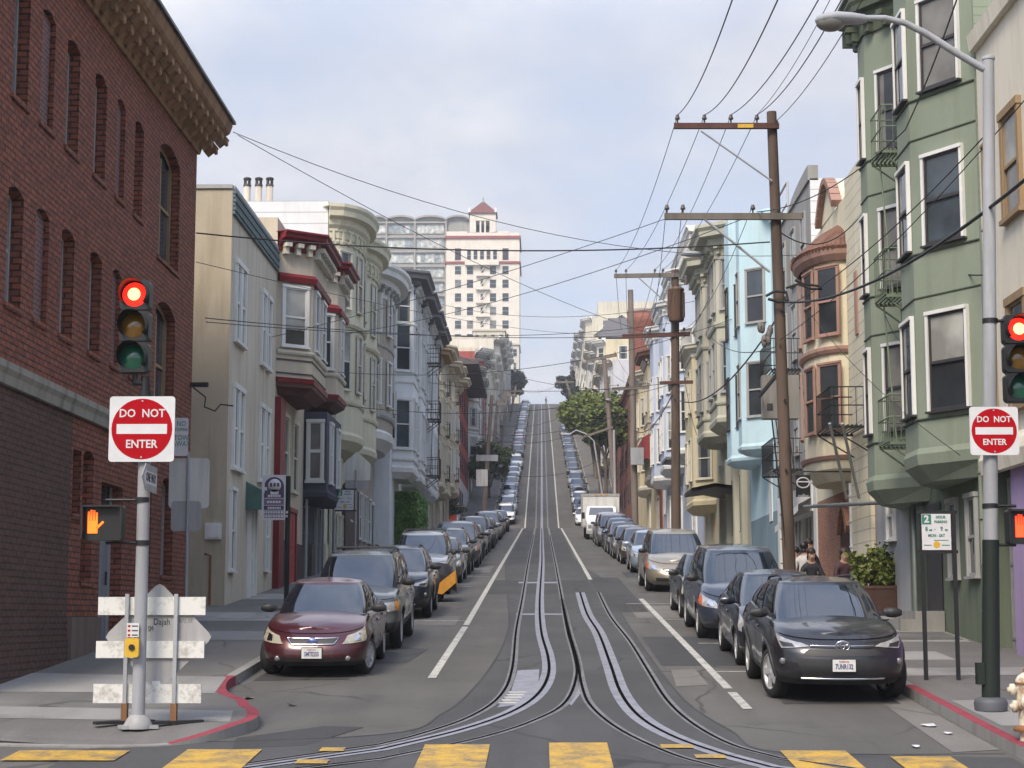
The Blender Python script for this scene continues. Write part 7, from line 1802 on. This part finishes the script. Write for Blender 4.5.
tree('street_tree', 'dense green street tree on the west kerb above the white suv', -5.6, 192, 6.4, 5.2, 5.2, [LF1, LF2, LF3], 46, .2, .16)
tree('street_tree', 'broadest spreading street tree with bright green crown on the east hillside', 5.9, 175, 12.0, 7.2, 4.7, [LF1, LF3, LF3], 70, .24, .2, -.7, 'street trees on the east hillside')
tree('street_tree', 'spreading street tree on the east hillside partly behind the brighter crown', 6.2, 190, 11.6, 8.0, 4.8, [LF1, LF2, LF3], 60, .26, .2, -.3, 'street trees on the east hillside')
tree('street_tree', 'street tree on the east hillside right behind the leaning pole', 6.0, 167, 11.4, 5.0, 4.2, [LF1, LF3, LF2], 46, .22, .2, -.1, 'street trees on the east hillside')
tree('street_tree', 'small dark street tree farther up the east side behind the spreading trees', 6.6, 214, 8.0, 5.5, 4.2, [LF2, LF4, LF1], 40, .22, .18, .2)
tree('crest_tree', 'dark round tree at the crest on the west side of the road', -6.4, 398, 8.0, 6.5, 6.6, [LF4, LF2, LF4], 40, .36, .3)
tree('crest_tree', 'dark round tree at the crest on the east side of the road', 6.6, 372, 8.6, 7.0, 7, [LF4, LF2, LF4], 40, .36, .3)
tree('crest_tree', 'smaller dark tree lower than the east crest tree', 6.4, 330, 7.0, 5.6, 5, [LF4, LF2, LF4], 36, .34, .26)
tree('side_street_shrub', 'low dark shrub by the side street below the red building', -8.6, 160.5, 3.2, 4.0, 2.6, [LF4, LF2, LF4], 24, .18, .1)
# ---- litter by the kerbs
for k, (px, py, s_) in enumerate(((236, 683, .09), (247, 699, .10), (292, 706, .08), (930, 727, .11), (948, 735, .07), (916, 748, .05))):
    p = onG(px, py); m = MB(); n = 6
    m.face([(p.x+s_*R.uniform(.5, 1.2)*math.cos(2*PI*i/n), p.y+s_*R.uniform(.5, 1.2)*math.sin(2*PI*i/n)*1.4, p.z+.01+R.uniform(0, .03)) for i in range(n)])
    o = m.build('paper_scrap', M_SIGNW if k != 2 else plain('scrap_red', (.3, .09, .06), .7), None); tag(o, ['crumpled white paper scrap in the gutter by the maroon sedan', 'larger white paper scrap beside the red kerb bulge', 'reddish scrap of litter on the road before the maroon sedan', 'white paper scrap in the gutter near the street lamp', 'smaller white paper scrap by the red kerb near the hydrant', 'tiny paper scrap on the road near the crosswalk'][k], 'litter')
# ---------------------------------------------------------------- utility poles
M_INS = plain('insulator', (.10, .09, .09), .35, 0, .1); M_XARM = stucco('crossarm_brown', (.11, .055, .045), .3); M_XARMG = stucco('crossarm_grey', (.17, .15, .13), .4)
M_TRAN = stucco('transformer_rust', (.17, .105, .075), .55); M_WIRE = plain('wire_black', (.012, .012, .013), .6, 0, 0); M_CABLE = plain('cable_black', (.01, .01, .011), .6, 0, 0)
PINS = {}
def pole(name, label, base_px, base_Y, base_X, top_px, top_py, arms, r=(.17, .12), mat=None, group='wooden utility poles on the east kerb', lean=True):
    """wooden pole; arms = [(px0, py0, px1, py1, pins(px...), material, back)]"""
    z0 = gs(base_Y); Y = base_Y; top = onY(top_px, top_py, Y)
    T = thing('utility_pole', label, 'utility pole', (base_X, Y, z0), group)
    m = MB(); m.tube([(base_X, Y, z0-.2), Vector((base_X, Y, z0)).lerp(top, .5), top], [r[0], (r[0]+r[1])/2, r[1]], 12); m.build('post', mat or M_WOOD, T)
    for k, (px0, py0, px1, py1, pins, am, th) in enumerate(arms):
        a, b_ = onY(px0, py0, Y-.18), onY(px1, py1, Y-.18); d = (b_-a)/2
        m = MB(); m.obox((a+b_)/2, d, (0, .05, 0), (0, 0, th)); ar = m.build('crossarm', am, T)
        ends = []
        for px in pins:
            m = MB(); t = (px-px0)/(px1-px0) if px1 != px0 else .5; p = a.lerp(b_, t); p.z += th
            m.lathe([(.02, p.z), (.02, p.z+.08), (.055, p.z+.09), (.06, p.z+.13), (.035, p.z+.17), (.045, p.z+.19), (.01, p.z+.21)], (p.x, p.y, 0), n=10); ends.append(Vector((p.x, p.y, p.z+.2))); m.build('insulator', M_INS, ar)
        PINS[(name, k)] = ends
    return T
P1X, P1Y = 5.62, 41.0
T = pole('p1', 'tall wooden pole with two long crossarms beside the blue house', None, P1Y, P1X, 771.5, 112, [(674, 126, 779, 126, (677.5, 704.5, 731, 757), M_XARM, .065), (664.5, 216.5, 802, 216.5, (667, 683, 753), M_XARMG, .075)], (.15, .115))
a, b_ = onY(701, 131, P1Y-.2), onY(772, 181, P1Y-.15); m = MB(); m.tube([a, b_], .022, 6); m.build('arm_brace', M_GALV, T); m = MB(); a, b_ = onY(703, 218, P1Y-.2), onY(770, 272, P1Y-.15); m.tube([a, b_], .03, 6); m.build('arm_brace', M_GALV, T)
m = MB(); c = onY(745.5, 126, P1Y-.25); m.box(c.x-.18, c.x+.18, c.y-.02, c.y-.0, c.z-.045, c.z+.045); m.build('tag_plate', M_YEL, T)
for k, (px, py) in enumerate(((777, 122), (778, 212), (785, 400), (786, 470))): m = MB(); c = onY(px, py, P1Y-.18); m.lathe([(.03, c.y-.03), (.03, c.y+.02)], (c.x, 0, c.z), 'y', 8); m.build('bolt', M_IRON, T)
m = MB()
for k in range(14): z = 1.2+k*.55; m.tube([(P1X-.17-.05, P1Y-.02, z), (P1X-.05, P1Y-.02, z)], .012, 4)
m.build('step_iron', M_IRON, T)
c = onY(779, 398, P1Y); 
T2 = thing('meter_cabinet', 'grey metal cabinet fixed high on the blue house side of the pole', 'cabinet', onY(772, 410, 44.0)); c = onY(779, 400, 46.0)
m = MB(); x0, x1 = onY(761, 400, 46).x, onY(797, 400, 46).x; z0, z1 = onY(779, 420, 46).z, onY(779, 377, 46).z; m.box(x0, x1, 45.6, 46.0, z0, z1); m.build('case', stucco('cabinet_grey', (.26, .25, .23), .3), T2)
m = MB(); m.box(x0+.1, x0+.25, 45.59, 45.598, z0+.2, z0+.38); m.build('vent', M_DARKT, T2)
m = MB(); m.box((x0+x1)/2-.04, (x0+x1)/2+.04, 45.4, 45.7, z0-.12, z1+.2); m.obox(((x0+x1)/2-.6, 43.4, (z0+z1)/2), (.05, 2.2, 0), (-.03, .01, 0), (0, 0, .04)); m.build('strap', M_IRON, T2)
m = MB(); pts = [onY(px, py, P1Y-.2) for px, py in ((795, 280), (803, 284), (818, 286), (822, 289), (812, 289), (798, 284), (786, 288))]; m.tube(pts, .03, 6)
pts = [onY(px, py, P1Y-.3) for px, py in ((766, 296), (775, 291), (786, 292), (788, 300), (780, 302), (768, 299))]; m.tube(pts, .035, 6); o = m.build('cable_coil', M_CABLE, None); tag(o, 'loose coil of black cable hanging on the tall pole', 'cable')
m = MB()
for k in range(7):
    c = onY(762+R.uniform(-5, 10), 335+R.uniform(-8, 8), P1Y-.25); m.ico(c, .07, .07, .13, 0, 6, 5)
o = m.build('splice_case', plain('splice_grey', (.14, .12, .11), .6), None); tag(o, 'bunch of cable splice cases on the tall pole', 'cable fitting')
T = pole('p2', 'wooden pole carrying the rusty transformer can', None, 75.8, 5.62, 675, 270, [(614, 276, 679, 275, (616, 626, 655, 663), M_XARMG, .09), (622, 336.5, 690, 334, (650, 664, 684), M_XARM, .09), (660, 383, 693, 382, (), M_XARM, .07)], (.21, .16))
a, b_ = onY(639, 278, 75.6), onY(669, 305, 75.6); m = MB(); m.tube([a, b_], .03, 6); m.build('arm_brace', M_GALV, T)
c = onY(676, 305, 75.4); m = MB(); zt_, zb_ = onY(676, 289, 75.4).z, onY(676, 322, 75.4).z; m.lathe([(.28, zb_), (.33, zb_+.06), (.33, zt_-.1), (.35, zt_-.08), (.35, zt_-.02), (.26, zt_+.04), (.05, zt_+.1)], (c.x, 75.3, 0), n=20); 
tr = m.build('transformer', M_TRAN, T)
m = MB()
for k in range(10): a = 2*PI*k/10; m.obox((c.x+.34*math.cos(a), 75.3+.34*math.sin(a), (zt_+zb_)/2), (.03*math.cos(a), .03*math.sin(a), 0), (-.01*math.sin(a), .01*math.cos(a), 0), (0, 0, (zt_-zb_)*.38))
m.build('cooling_fin', M_TRAN, tr)
m = MB(); c2 = onY(686, 280, 75.6); m.tube([onY(678, 279, 75.6), c2], .03, 6); m.lathe([(.08, c2.z-.2), (.08, c2.z+.2)], (c2.x, c2.y, 0), n=8); m.build('lightning_arrester', M_INS, T)
T = pole('p3', 'wooden pole beside the brick building with a grey cabinet low down', None, 118.0, 6.1, 630.5, 290, [(612, 389, 652, 387, (618, 640, 648), M_XARMG, .1)], (.24, .18), M_WOOD2)
c = onY(637, 455, 117.6); m = MB(); m.box(c.x-.42, c.x+.42, 117.3, 117.7, onY(637, 465, 117.6).z, onY(637, 448, 117.6).z); m.build('switch_cabinet', M_GALV, T)
T = pole('p4', 'leaning wooden pole in front of the street trees', None, 160.0, 6.75, 604, 357, [(586, 361, 617, 355, (588, 600, 615), M_XARMG, .13), (580, 438, 613, 427, (), M_XARMG, .1)], (.26, .2), M_WOOD2)
m = MB(); m.tube([onY(600, 362, 159.7), onY(590, 365, 159.7)], .05, 5); m.tube([onY(606, 400, 159.7), onY(611, 400, 159.7)], .12, 6); m.build('arm_brace', M_GALV, T)
m = MB(); m.tube([(6.5, 158.8, gs(158.8)), onY(614, 430, 158.8)], .12, 8); o = m.build('guy_guard', M_GALV, None); tag(o, 'pale guy-wire guard pipe beside the leaning wooden pole', 'pipe')
T = pole('p5', 'distant wooden pole rising over the street trees', None, 215.0, 6.6, 584, 390, [(572, 397, 592, 396, (574, 590), M_XARMG, .15)], (.26, .2), M_WOOD2)
T = pole('p6', 'small distant wooden pole near the east crest', None, 300.0, 6.6, 566, 396+(-16), [(556, 382, 574, 382, (558, 572), M_XARMG, .16)], (.26, .2), M_WOOD2)
for k, (Y, x, px, py, lab, arms) in enumerate(((172, -5.6, 492, 395, 'wooden pole with white sign box on the west side below the small tree', [(476, 458, 498, 458, (), M_GALV, .3)]), (205, -5.9, 498, 400, 'slim wooden pole behind the west street tree', [(488, 405, 506, 404, (490, 504), M_XARMG, .14)]), (255, -5.9, 508, 390, 'distant wooden pole on the west side of the upper hill', [(498, 396, 516, 395, (500, 514), M_XARMG, .15)]), (330, -5.9, 516, 386, 'faint wooden pole near the west crest', [(508, 391, 524, 391, (510, 522), M_XARMG, .16)]))):
    pole('w%d' % k, lab, None, Y, x, px, py, arms, (.22, .17), M_WOOD2, 'wooden utility poles on the west kerb')
# far street lamps and small signs
def cobra(label, X, Y, px0, py0, px1, py1):
    T = thing('street_lamp', label, 'street lamp', (X, Y, gs(Y))); a, b_ = onY(px0, py0, Y), onY(px1, py1, Y)
    m = MB(); m.tube([(X, Y, gs(Y)), a], [.11, .08], 8); m.build('shaft', M_GALV, T)
    m = MB(); m.tube([a, a.lerp(b_, .35)+Vector((0, 0, .45)), a.lerp(b_, .75)+Vector((0, 0, .5)), b_], .06, 6); m.build('arm', M_GALV, T)
    m = MB(); m.ico(b_+Vector((-.3 if b_.x < a.x else .3, 0, -.05)), .5, .2, .13, 0, 10, 6); m.build('lamp_head', M_GALV, T)
cobra('far cobra-head street lamp with curved arm in front of the street trees', 5.9, 162, 594, 441, 570, 434)
c = onY(482, 478, 172); T = thing('sign_box', 'pale rectangular sign box hanging below the small street tree pole', 'sign', c); m = MB(); m.box(c.x-.55, c.x+.55, 171.7, 171.9, c.z-.8, c.z+.8); m.build('box', M_SIGNBACK, T); m = MB(); m.tube([(c.x+.5, 171.8, c.z), (-5.6, 172, c.z)], .05, 6); m.build('arm', M_GALV, T)
c = onY(688, 252, 72); T = thing('street_lamp', 'grey lamp head on a bracket arm behind the tall pole', 'street lamp', c)
m = MB(); m.tube([onY(703, 253, 72), onY(735, 246, 72), onX(752, 262, 7.9)], .045, 6); m.build('arm', M_GALV, T); m = MB(); m.ico(onY(693, 254, 72), .55, .2, .12, 0, 10, 6); m.build('lamp_head', M_GALV, T)
# ---------------------------------------------------------------- wires
NW = [0]
def wire(p, q, sag, r, label, group=None, mat=None, n=18):
    p, q = Vector(p), Vector(q); pts = []
    for k in range(n+1):
        t = k/n; v = p.lerp(q, t); v.z -= sag*4*t*(1-t); pts.append(v)
    m = MB(); m.tube(pts, r*.66, 5); o = m.build('overhead_wire', mat or M_WIRE, None)
    tag(o, label, 'wire', group); NW[0] += 1; return o
GW = 'wires strung along the pole line'
# lines that come over the viewer to the tall pole's top arm
near = [onY(px, py, 14) for px, py in ((742, -20), (782, -20), (822, -20), (842, -20))]
for k, (p, ex) in enumerate(zip(PINS[('p1', 0)], ((752, -60, 20), (795, -40, 20), (850, -60, 22), (872, -60, 22)))):
    wire(p, onY(ex[0], ex[1], ex[2]), .35, .016, 'black wire running up out of the frame from the tall pole, %s insulator' % WORD[k], GW)
wire(onY(775, 122, P1Y), onY(905, -80, 22), .3, .013, 'thin wire rising from the tall pole top towards the street lamp', GW)
wire(PINS[('p1', 0)][3], onY(845, -30, 25), .2, .010, 'second thinner wire fanning up from the last insulator of the tall pole', GW)
# between poles
def down(p): return Vector((p.x, p.y+.2, p.z-.02))
for k, (p, q) in enumerate(zip(PINS[('p1', 0)], PINS[('p2', 0)])):
    wire(down(p), down(q), .5, .014, 'black wire from the tall pole to the transformer pole top arm, %s insulator' % WORD[k], GW)
for k, (p, q) in enumerate(zip(PINS[('p1', 1)], PINS[('p2', 1)])):
    wire(down(p), down(q), .6, .013, 'lower wire from tall pole to transformer pole, %s insulator' % WORD[k], GW)
for k, (p, q) in enumerate(zip(PINS[('p2', 0)], [onY(px, py, 118) for px, py in ((622, 330), (628, 332), (632, 334), (637, 336))])):
    wire(down(p), q, .6, .018, 'wire from the transformer pole to the brick-side pole, %s insulator' % WORD[k], GW)
for k, (p, q) in enumerate(zip(PINS[('p3', 0)], PINS[('p4', 0)])): wire(down(p), down(q), .8, .022, 'wire from the brick-side pole to the leaning pole, %s insulator' % WORD[k], GW)
for k, (p, q) in enumerate(zip(PINS[('p4', 0)], PINS[('p5', 0)])): wire(down(p), down(q), .8, .025, 'distant wire from the leaning pole up the hill, %s insulator' % WORD[k], GW)
for k, (p, q) in enumerate(zip(PINS[('p5', 0)], PINS[('p6', 0)])): wire(down(p), down(q), 1.2, .03, 'faint wire climbing to the east crest, %s insulator' % WORD[k], GW)
for a, b_, nm in (('w0', 'w1', 'lower'), ('w1', 'w2', 'middle'), ('w2', 'w3', 'upper')):
    for k, (p, q) in enumerate(zip(PINS[(a, 0)] or [onY(492, 398, 172), onY(493, 396, 172)], PINS[(b_, 0)])): wire(down(p), down(q), .8, .025, 'faint west side wire on the %s stretch of hill, %s line' % (nm, WORD[k]), GW)
# spans across the street: (px, py, X or Y of each end)
GX = 'wires crossing the street'
def span(a, b_, sag, r, label): wire(a, b_, sag, r, label, GX)
brk = onY(233, 132, 40.5)
span(brk, onX(800, 255, 7.9), .9, .014, 'thin wire sagging from the brick cornice corner down across the street')
span(brk+Vector((.1, .1, -.05)), onY(672, 340, 75.6), .5, .014, 'second thin wire from the brick cornice corner to the transformer pole')
span(onX(196, 233, -7.8), onY(770, 242, P1Y-.2), .30, .026, 'thick black cable spanning street from the brick corner to the tall pole')
span(onX(196, 262, -7.8), onX(640, 331, 8.0), .8, .014, 'thin wire crossing from brick corner over the red-corniced bays')
span(onY(205, 318, 41), onY(676, 332, 75.5), .35, .018, 'upper of two level cables crossing from brick wall bracket')
span(onY(206, 322, 41), onY(677, 322, 75.5), .45, .016, 'lower of two level cables crossing from brick wall bracket')
span(onX(272, 337, -7.6), onY(668, 218, P1Y-.2), .15, .013, 'wire rising from the red-trimmed bay to the lower crossarm')
span(onX(345, 334, -6.9), onY(756, 214, P1Y-.2), .35, .015, 'wire rising from the cream round bays to the tall pole')
span(onX(336, 372, -6.9), onX(735, 318, 7.2), .8, .016, 'wire from cream round bay to the blue house')
span(onX(340, 405, -6.9), onY(676, 383, 75.5), .7, .018, 'low cable from cream round bay to transformer pole')
span(onX(415, 380, -6.9), onY(678, 382, 75.5), .5, .02, 'low cable from the white bays to transformer pole')
span(onX(425, 300, -6.9), onX(700, 300, 7.2), .9, .018, 'wire over the street from the white bay house eaves')
span(onX(450, 352, -6.9), onY(632, 390, 118), .8, .024, 'wire from the tan apartment house to the brick-side pole')
span(onX(455, 430, -6.9), onY(632, 410, 118), 1.0, .024, 'low far wire over the street beside the side street')
span(onY(492, 440, 172), onY(608, 420, 160), 1.0, .03, 'far sagging wire over the upper hill, lower one')
span(onY(492, 470, 172), onY(610, 455, 160), 1.2, .03, 'far sagging wire over the upper hill, crossing the track')
span(onY(498, 425, 205), onY(586, 402, 215), 1.2, .03, 'far wire over the upper hill near the street trees')
span(onY(524, 391, 330), onY(558, 384, 300), .8, .035, 'farthest wire across the road at the crest')
# service cables on the near east side
GE = 'service cables to the east houses'
def serv(a, b_, sag, r, label): wire(a, b_, sag, r, label, GE)
serv(onY(784, 302, P1Y-.25), onY(1060, 150, 20), .5, .040, 'thick black cable rising from the tall pole across the green house')
serv(onY(757, 212, P1Y-.2), onY(905, 130, 33.8), .35, .018, 'cable from lower crossarm towards the green house fire escape')
serv(onY(905, 130, 33.8), onY(960, -10, 26), .1, .02, 'cable climbing past the green house towards the lamp arm')
serv(onY(788, 306, P1Y-.2), onY(990, 130, 24), .25, .016, 'thin wire crossing the green house top bay')
serv(onY(780, 340, P1Y-.2), onY(1050, 70, 24), .3, .014, 'thin wire rising in front of the green house second floor')
serv(onY(868, 200, 42), onY(985, 275, 31.5), .5, .022, 'drooping service wire across the green house front')
serv(onX(862, 225, 7.4), onX(905, 345, 7.3), .6, .012, 'thin slanting wire by the turret house')
serv(onY(780, 232, P1Y), onX(862, 214, 7.9), .5, .022, 'service wire from tall pole to the turret house roof')
serv(onX(800, 300, 6.9), onX(960, 455, 7.1), .3, .012, 'thin wire slanting down over the turret bay to the green base')
serv(onY(782, 310, P1Y-.2), onY(674, 398, 75.6), .9, .034, 'heavy cable swooping from tall pole down to transformer pole')
serv(onY(780, 345, P1Y-.2), onX(705, 330, 7.1), .5, .02, 'service wire from the tall pole to the sage-cream house')
serv(onY(672, 395, 75.6), onY(634, 430, 118), .7, .035, 'heavy cable dropping from the transformer pole to the brick-side pole')
serv(onY(680, 340, 75.6), onX(716, 280, 7.2), .4, .018, 'service wire from transformer pole to sage-cream bays')
serv(onY(680, 345, 75.6), onX(700, 440, 7.4), .8, .018, 'looped service wire hanging below the sage-cream bays')
serv(onY(772, 420, P1Y-.1), onY(787, 560, P1Y-.1), .0, .03, 'conduit cable running down the tall pole')
# ---------------------------------------------------------------- people
M_SKIN = plain('skin', (.42, .25, .18), .55, 0, .08)
def person(label, pos, face, seat, top, legs, hair, hairlong=.0, lean=0, arms='lap', scale=1.0, shoe=(.02, .02, .02)):
    """one continuous skinned body; local +x right of the person, -y ahead; hips at the seat height"""
    T = thing('person', label, 'person', pos, 'people outside the cafe' if seat else None, (0, 0, face))
    hz = .50 if seat else .92; k = scale
    V = []; E_ = []; Rr = []; Z = []
    def v(x, y, z, r, zone): V.append((x*k, y*k, z*k)); Rr.append(r*k); Z.append(zone); return len(V)-1
    def e(a, b_): E_.append((a, b_))
    pel = v(0, 0, hz, .135, 'legs'); wa = v(0, .01-lean*.3, hz+.18, .125, 'top'); ch = v(0, -.0-lean*.7, hz+.36, .15, 'top'); ub = v(0, -lean, hz+.49, .115, 'top'); nk = v(0, -.01-lean*1.05, hz+.57, .052, 'skin'); hb = v(0, -.035-lean*1.1, hz+.65, .078, 'skin'); ht = v(0, -.03-lean*1.1, hz+.76, .088, 'skin'); hp = v(0, -.02-lean*1.1, hz+.83, .060, 'skin'); ns = v(0, -.125-lean*1.1, hz+.69, .016, 'skin')
    for a, b_ in ((pel, wa), (wa, ch), (ch, ub), (ub, nk), (nk, hb), (hb, ht), (ht, hp), (hb, ns)): e(a, b_)
    for sg in (-1, 1):
        sh = v(sg*.17, -lean, hz+.46, .075, 'top'); e(ub, sh)
        if arms == 'lap': el = v(sg*.25, -.06-lean*.6, hz+.20, .055, 'top'); wr = v(sg*.12, -.27, hz+.12, .042, 'top'); hd = v(sg*.06, -.33, hz+.11, .04, 'skin')
        elif arms == 'walk': el = v(sg*.24, .02-sg*.1, hz+.18, .052, 'top'); wr = v(sg*.24, -.1-sg*.18, hz-.04, .04, 'top'); hd = v(sg*.23, -.13-sg*.2, hz-.12, .04, 'skin')
        else: el = v(sg*.25, .03, hz+.20, .055, 'top'); wr = v(sg*.22, -.16, hz+.28 if sg > 0 else hz+.05, .042, 'top'); hd = v(sg*.19, -.23, hz+.34 if sg > 0 else hz+.03, .04, 'skin')
        fg = v(sg*.03 if arms == 'lap' else sg*.19, V[hd][1]/k-.07, V[hd][2]/k-.0, .022, 'skin'); e(sh, el); e(el, wr); e(wr, hd); e(hd, fg)
        if seat: hip = v(sg*.10, -.06, hz-.0, .095, 'legs'); kn = v(sg*.12, -.46, hz+.01, .068, 'legs'); an = v(sg*.12, -.42, .09, .045, 'legs'); ft = v(sg*.13, -.60, .05, .045, 'shoe')
        else: o = sg*.18; hip = v(sg*.09, -.0, hz-.06, .095, 'legs'); kn = v(sg*.1, -.06-o*.4, hz*.52, .068, 'legs'); an = v(sg*.1, .02-o, .09, .045, 'legs'); ft = v(sg*.11, -.15-o, .05, .042, 'shoe')
        e(pel, hip); e(hip, kn); e(kn, an); e(an, ft)
    me = bpy.data.meshes.new('body'); me.from_pydata(V, E_, []); ob = bpy.data.objects.new('body', me); COL.objects.link(ob)
    sk = ob.modifiers.new('s', 'SKIN'); sk.use_smooth_shade = True
    for d, r_ in zip(me.skin_vertices[0].data, Rr): d.radius = (r_, r_*(.8 if r_ > .11 else 1))
    me.skin_vertices[0].data[0].use_root = True
    ss = ob.modifiers.new('d', 'SUBSURF'); ss.levels = 2; ss.render_levels = 2
    dg = bpy.context.evaluated_depsgraph_get(); m2 = bpy.data.meshes.new_from_object(ob.evaluated_get(dg)); m2.name = 'body'
    ob.modifiers.clear(); ob.data = m2; ob.parent = T
    keys = ['top', 'legs', 'skin', 'shoe']; mats = [top, legs, M_SKIN, plain('shoe_dark', shoe, .5)]
    m2.materials.clear()
    for mt in mats: m2.materials.append(mt)
    P = [Vector(p) for p in V]
    segs = [(P[a], P[b_], Z[b_] if Z[b_] != 'skin' or Z[a] == 'skin' else None, Z[a], Z[b_]) for a, b_ in E_]
    for p in m2.polygons:
        best = None
        for a, b_, _, za, zb in segs:
            d = b_-a; t = max(0, min(1, (p.center-a).dot(d)/d.length_squared)); dd = (p.center-(a+d*t)).length
            if best is None or dd < best[0]: best = (dd, zb if t > .55 else za)
        p.material_index = keys.index(best[1]); p.use_smooth = True
    hx = V[ht]; m = MB(); rows = []
    m.ico((hx[0], hx[1]+.022*k, hx[2]+.03*k), .105*k, .112*k, .105*k, 0, 12, 8)
    if hairlong: m.ico((hx[0], hx[1]+.07*k, hx[2]-.09*k), .10*k, .06*k, hairlong, 0, 10, 6)
    m.build('hair', hair, T, off=(0,0,0))
    fm = MB(); hbv = V[hb]
    for sg in (-1, 1): fm.ico((sg*.034*k, hx[1]-.083*k, hx[2]-.035*k), .012*k, .008*k, .008*k, 0, 6, 4)
    fm.build('eyes', M_INK, T, off=(0,0,0))
    fm = MB(); fm.box(-.025*k, .025*k, hbv[1]-.082*k, hbv[1]-.07*k, hbv[2]-.028*k, hbv[2]-.018*k); fm.build('mouth', plain('lip', (.3, .1, .09), .5, 0, 0), T, off=(0,0,0))
    return T
JB = plain('jacket_black', (.018, .018, .022), .7, 0, .2, 9); JM = plain('jacket_maroon', (.05, .018, .024), .7, 0, .2, 9); JW = plain('jacket_white', (.55, .53, .5), .8, 0, .1, 9); JR = plain('jacket_wine', (.07, .02, .02), .8, 0, .2, 9); DN = plain('denim', (.05, .075, .13), .85, 0, .2, 9); DK = plain('trousers_dark', (.03, .03, .034), .85, 0, .2, 9)
HBR = plain('hair_brown', (.035, .018, .012), .5, 0, .2, 20); HBK = plain('hair_black', (.012, .01, .01), .45, 0, .2, 20)
def bench(label, x, y, ln, rot=0):
    z = gs(y); T = thing('bench', label, 'bench', (x, y, z), None, (0, 0, rot))
    m = MB(); m.box(-ln/2, ln/2, -.2, .2, .40, .45); m.build('seat', M_TAN, T, off=(0,0,0))
    for a in (-1, 1): m = MB(); m.box(a*(ln/2-.1)-.03, a*(ln/2-.1)+.03, -.17, .17, -.05, .398); m.build('leg', M_IRON, T, off=(0,0,0))
def seated(label, px, Y, topy, face, **kw):
    """sit someone so that the crown of the head comes to picture height topy"""
    p = onY(px, topy, Y); sc = min(1.12, max(.86, (p.z-gs(Y))/1.40))
    return person(label, (p.x, Y, p.z-1.40*sc), face, True, scale=sc, **kw)
bench('wooden bench under the woman in the black coat by the brick arch', onY(811, 560, 43.0).x, 43.0, 1.2)
bench('wooden bench under the woman in wine scarf by the shrub planter', onY(845, 560, 43.4).x, 43.4, 1.0)
bench('wooden bench nearest the cafe window with three people', onY(801, 550, 47.2).x, 47.2, 1.6)
seated('seated person in black open coat and brown hair facing the street', 811, 43.0, 547, .05, top=JB, legs=DK, hair=HBR, hairlong=.12)
seated('seated person in dark coat and wine scarf by the brick arch', 843.5, 43.4, 547, .3, top=JM, legs=DK, hair=HBR, hairlong=.14)
seated('seated person in white jacket and jeans turned to the cafe', 803.5, 47.0, 541, 2.4, top=JW, legs=DN, hair=HBK, hairlong=.05, arms='up')
seated('seated person in dark red top half hidden by the tall pole', 796, 47.4, 546, -1.2, top=JR, legs=DN, hair=HBK)
seated('person in black behind the one in white jacket', 808.5, 48.4, 538, .4, top=JB, legs=DK, hair=HBR)
person('tiny dark figure walking across the road at the crest', (onY(546, 405, 392).x, 392, g(392)), 1.2, False, JB, DK, HBK, arms='walk', scale=1.02)
m = MB(); m.ico((0, 0, 0), .12, .10, .2)
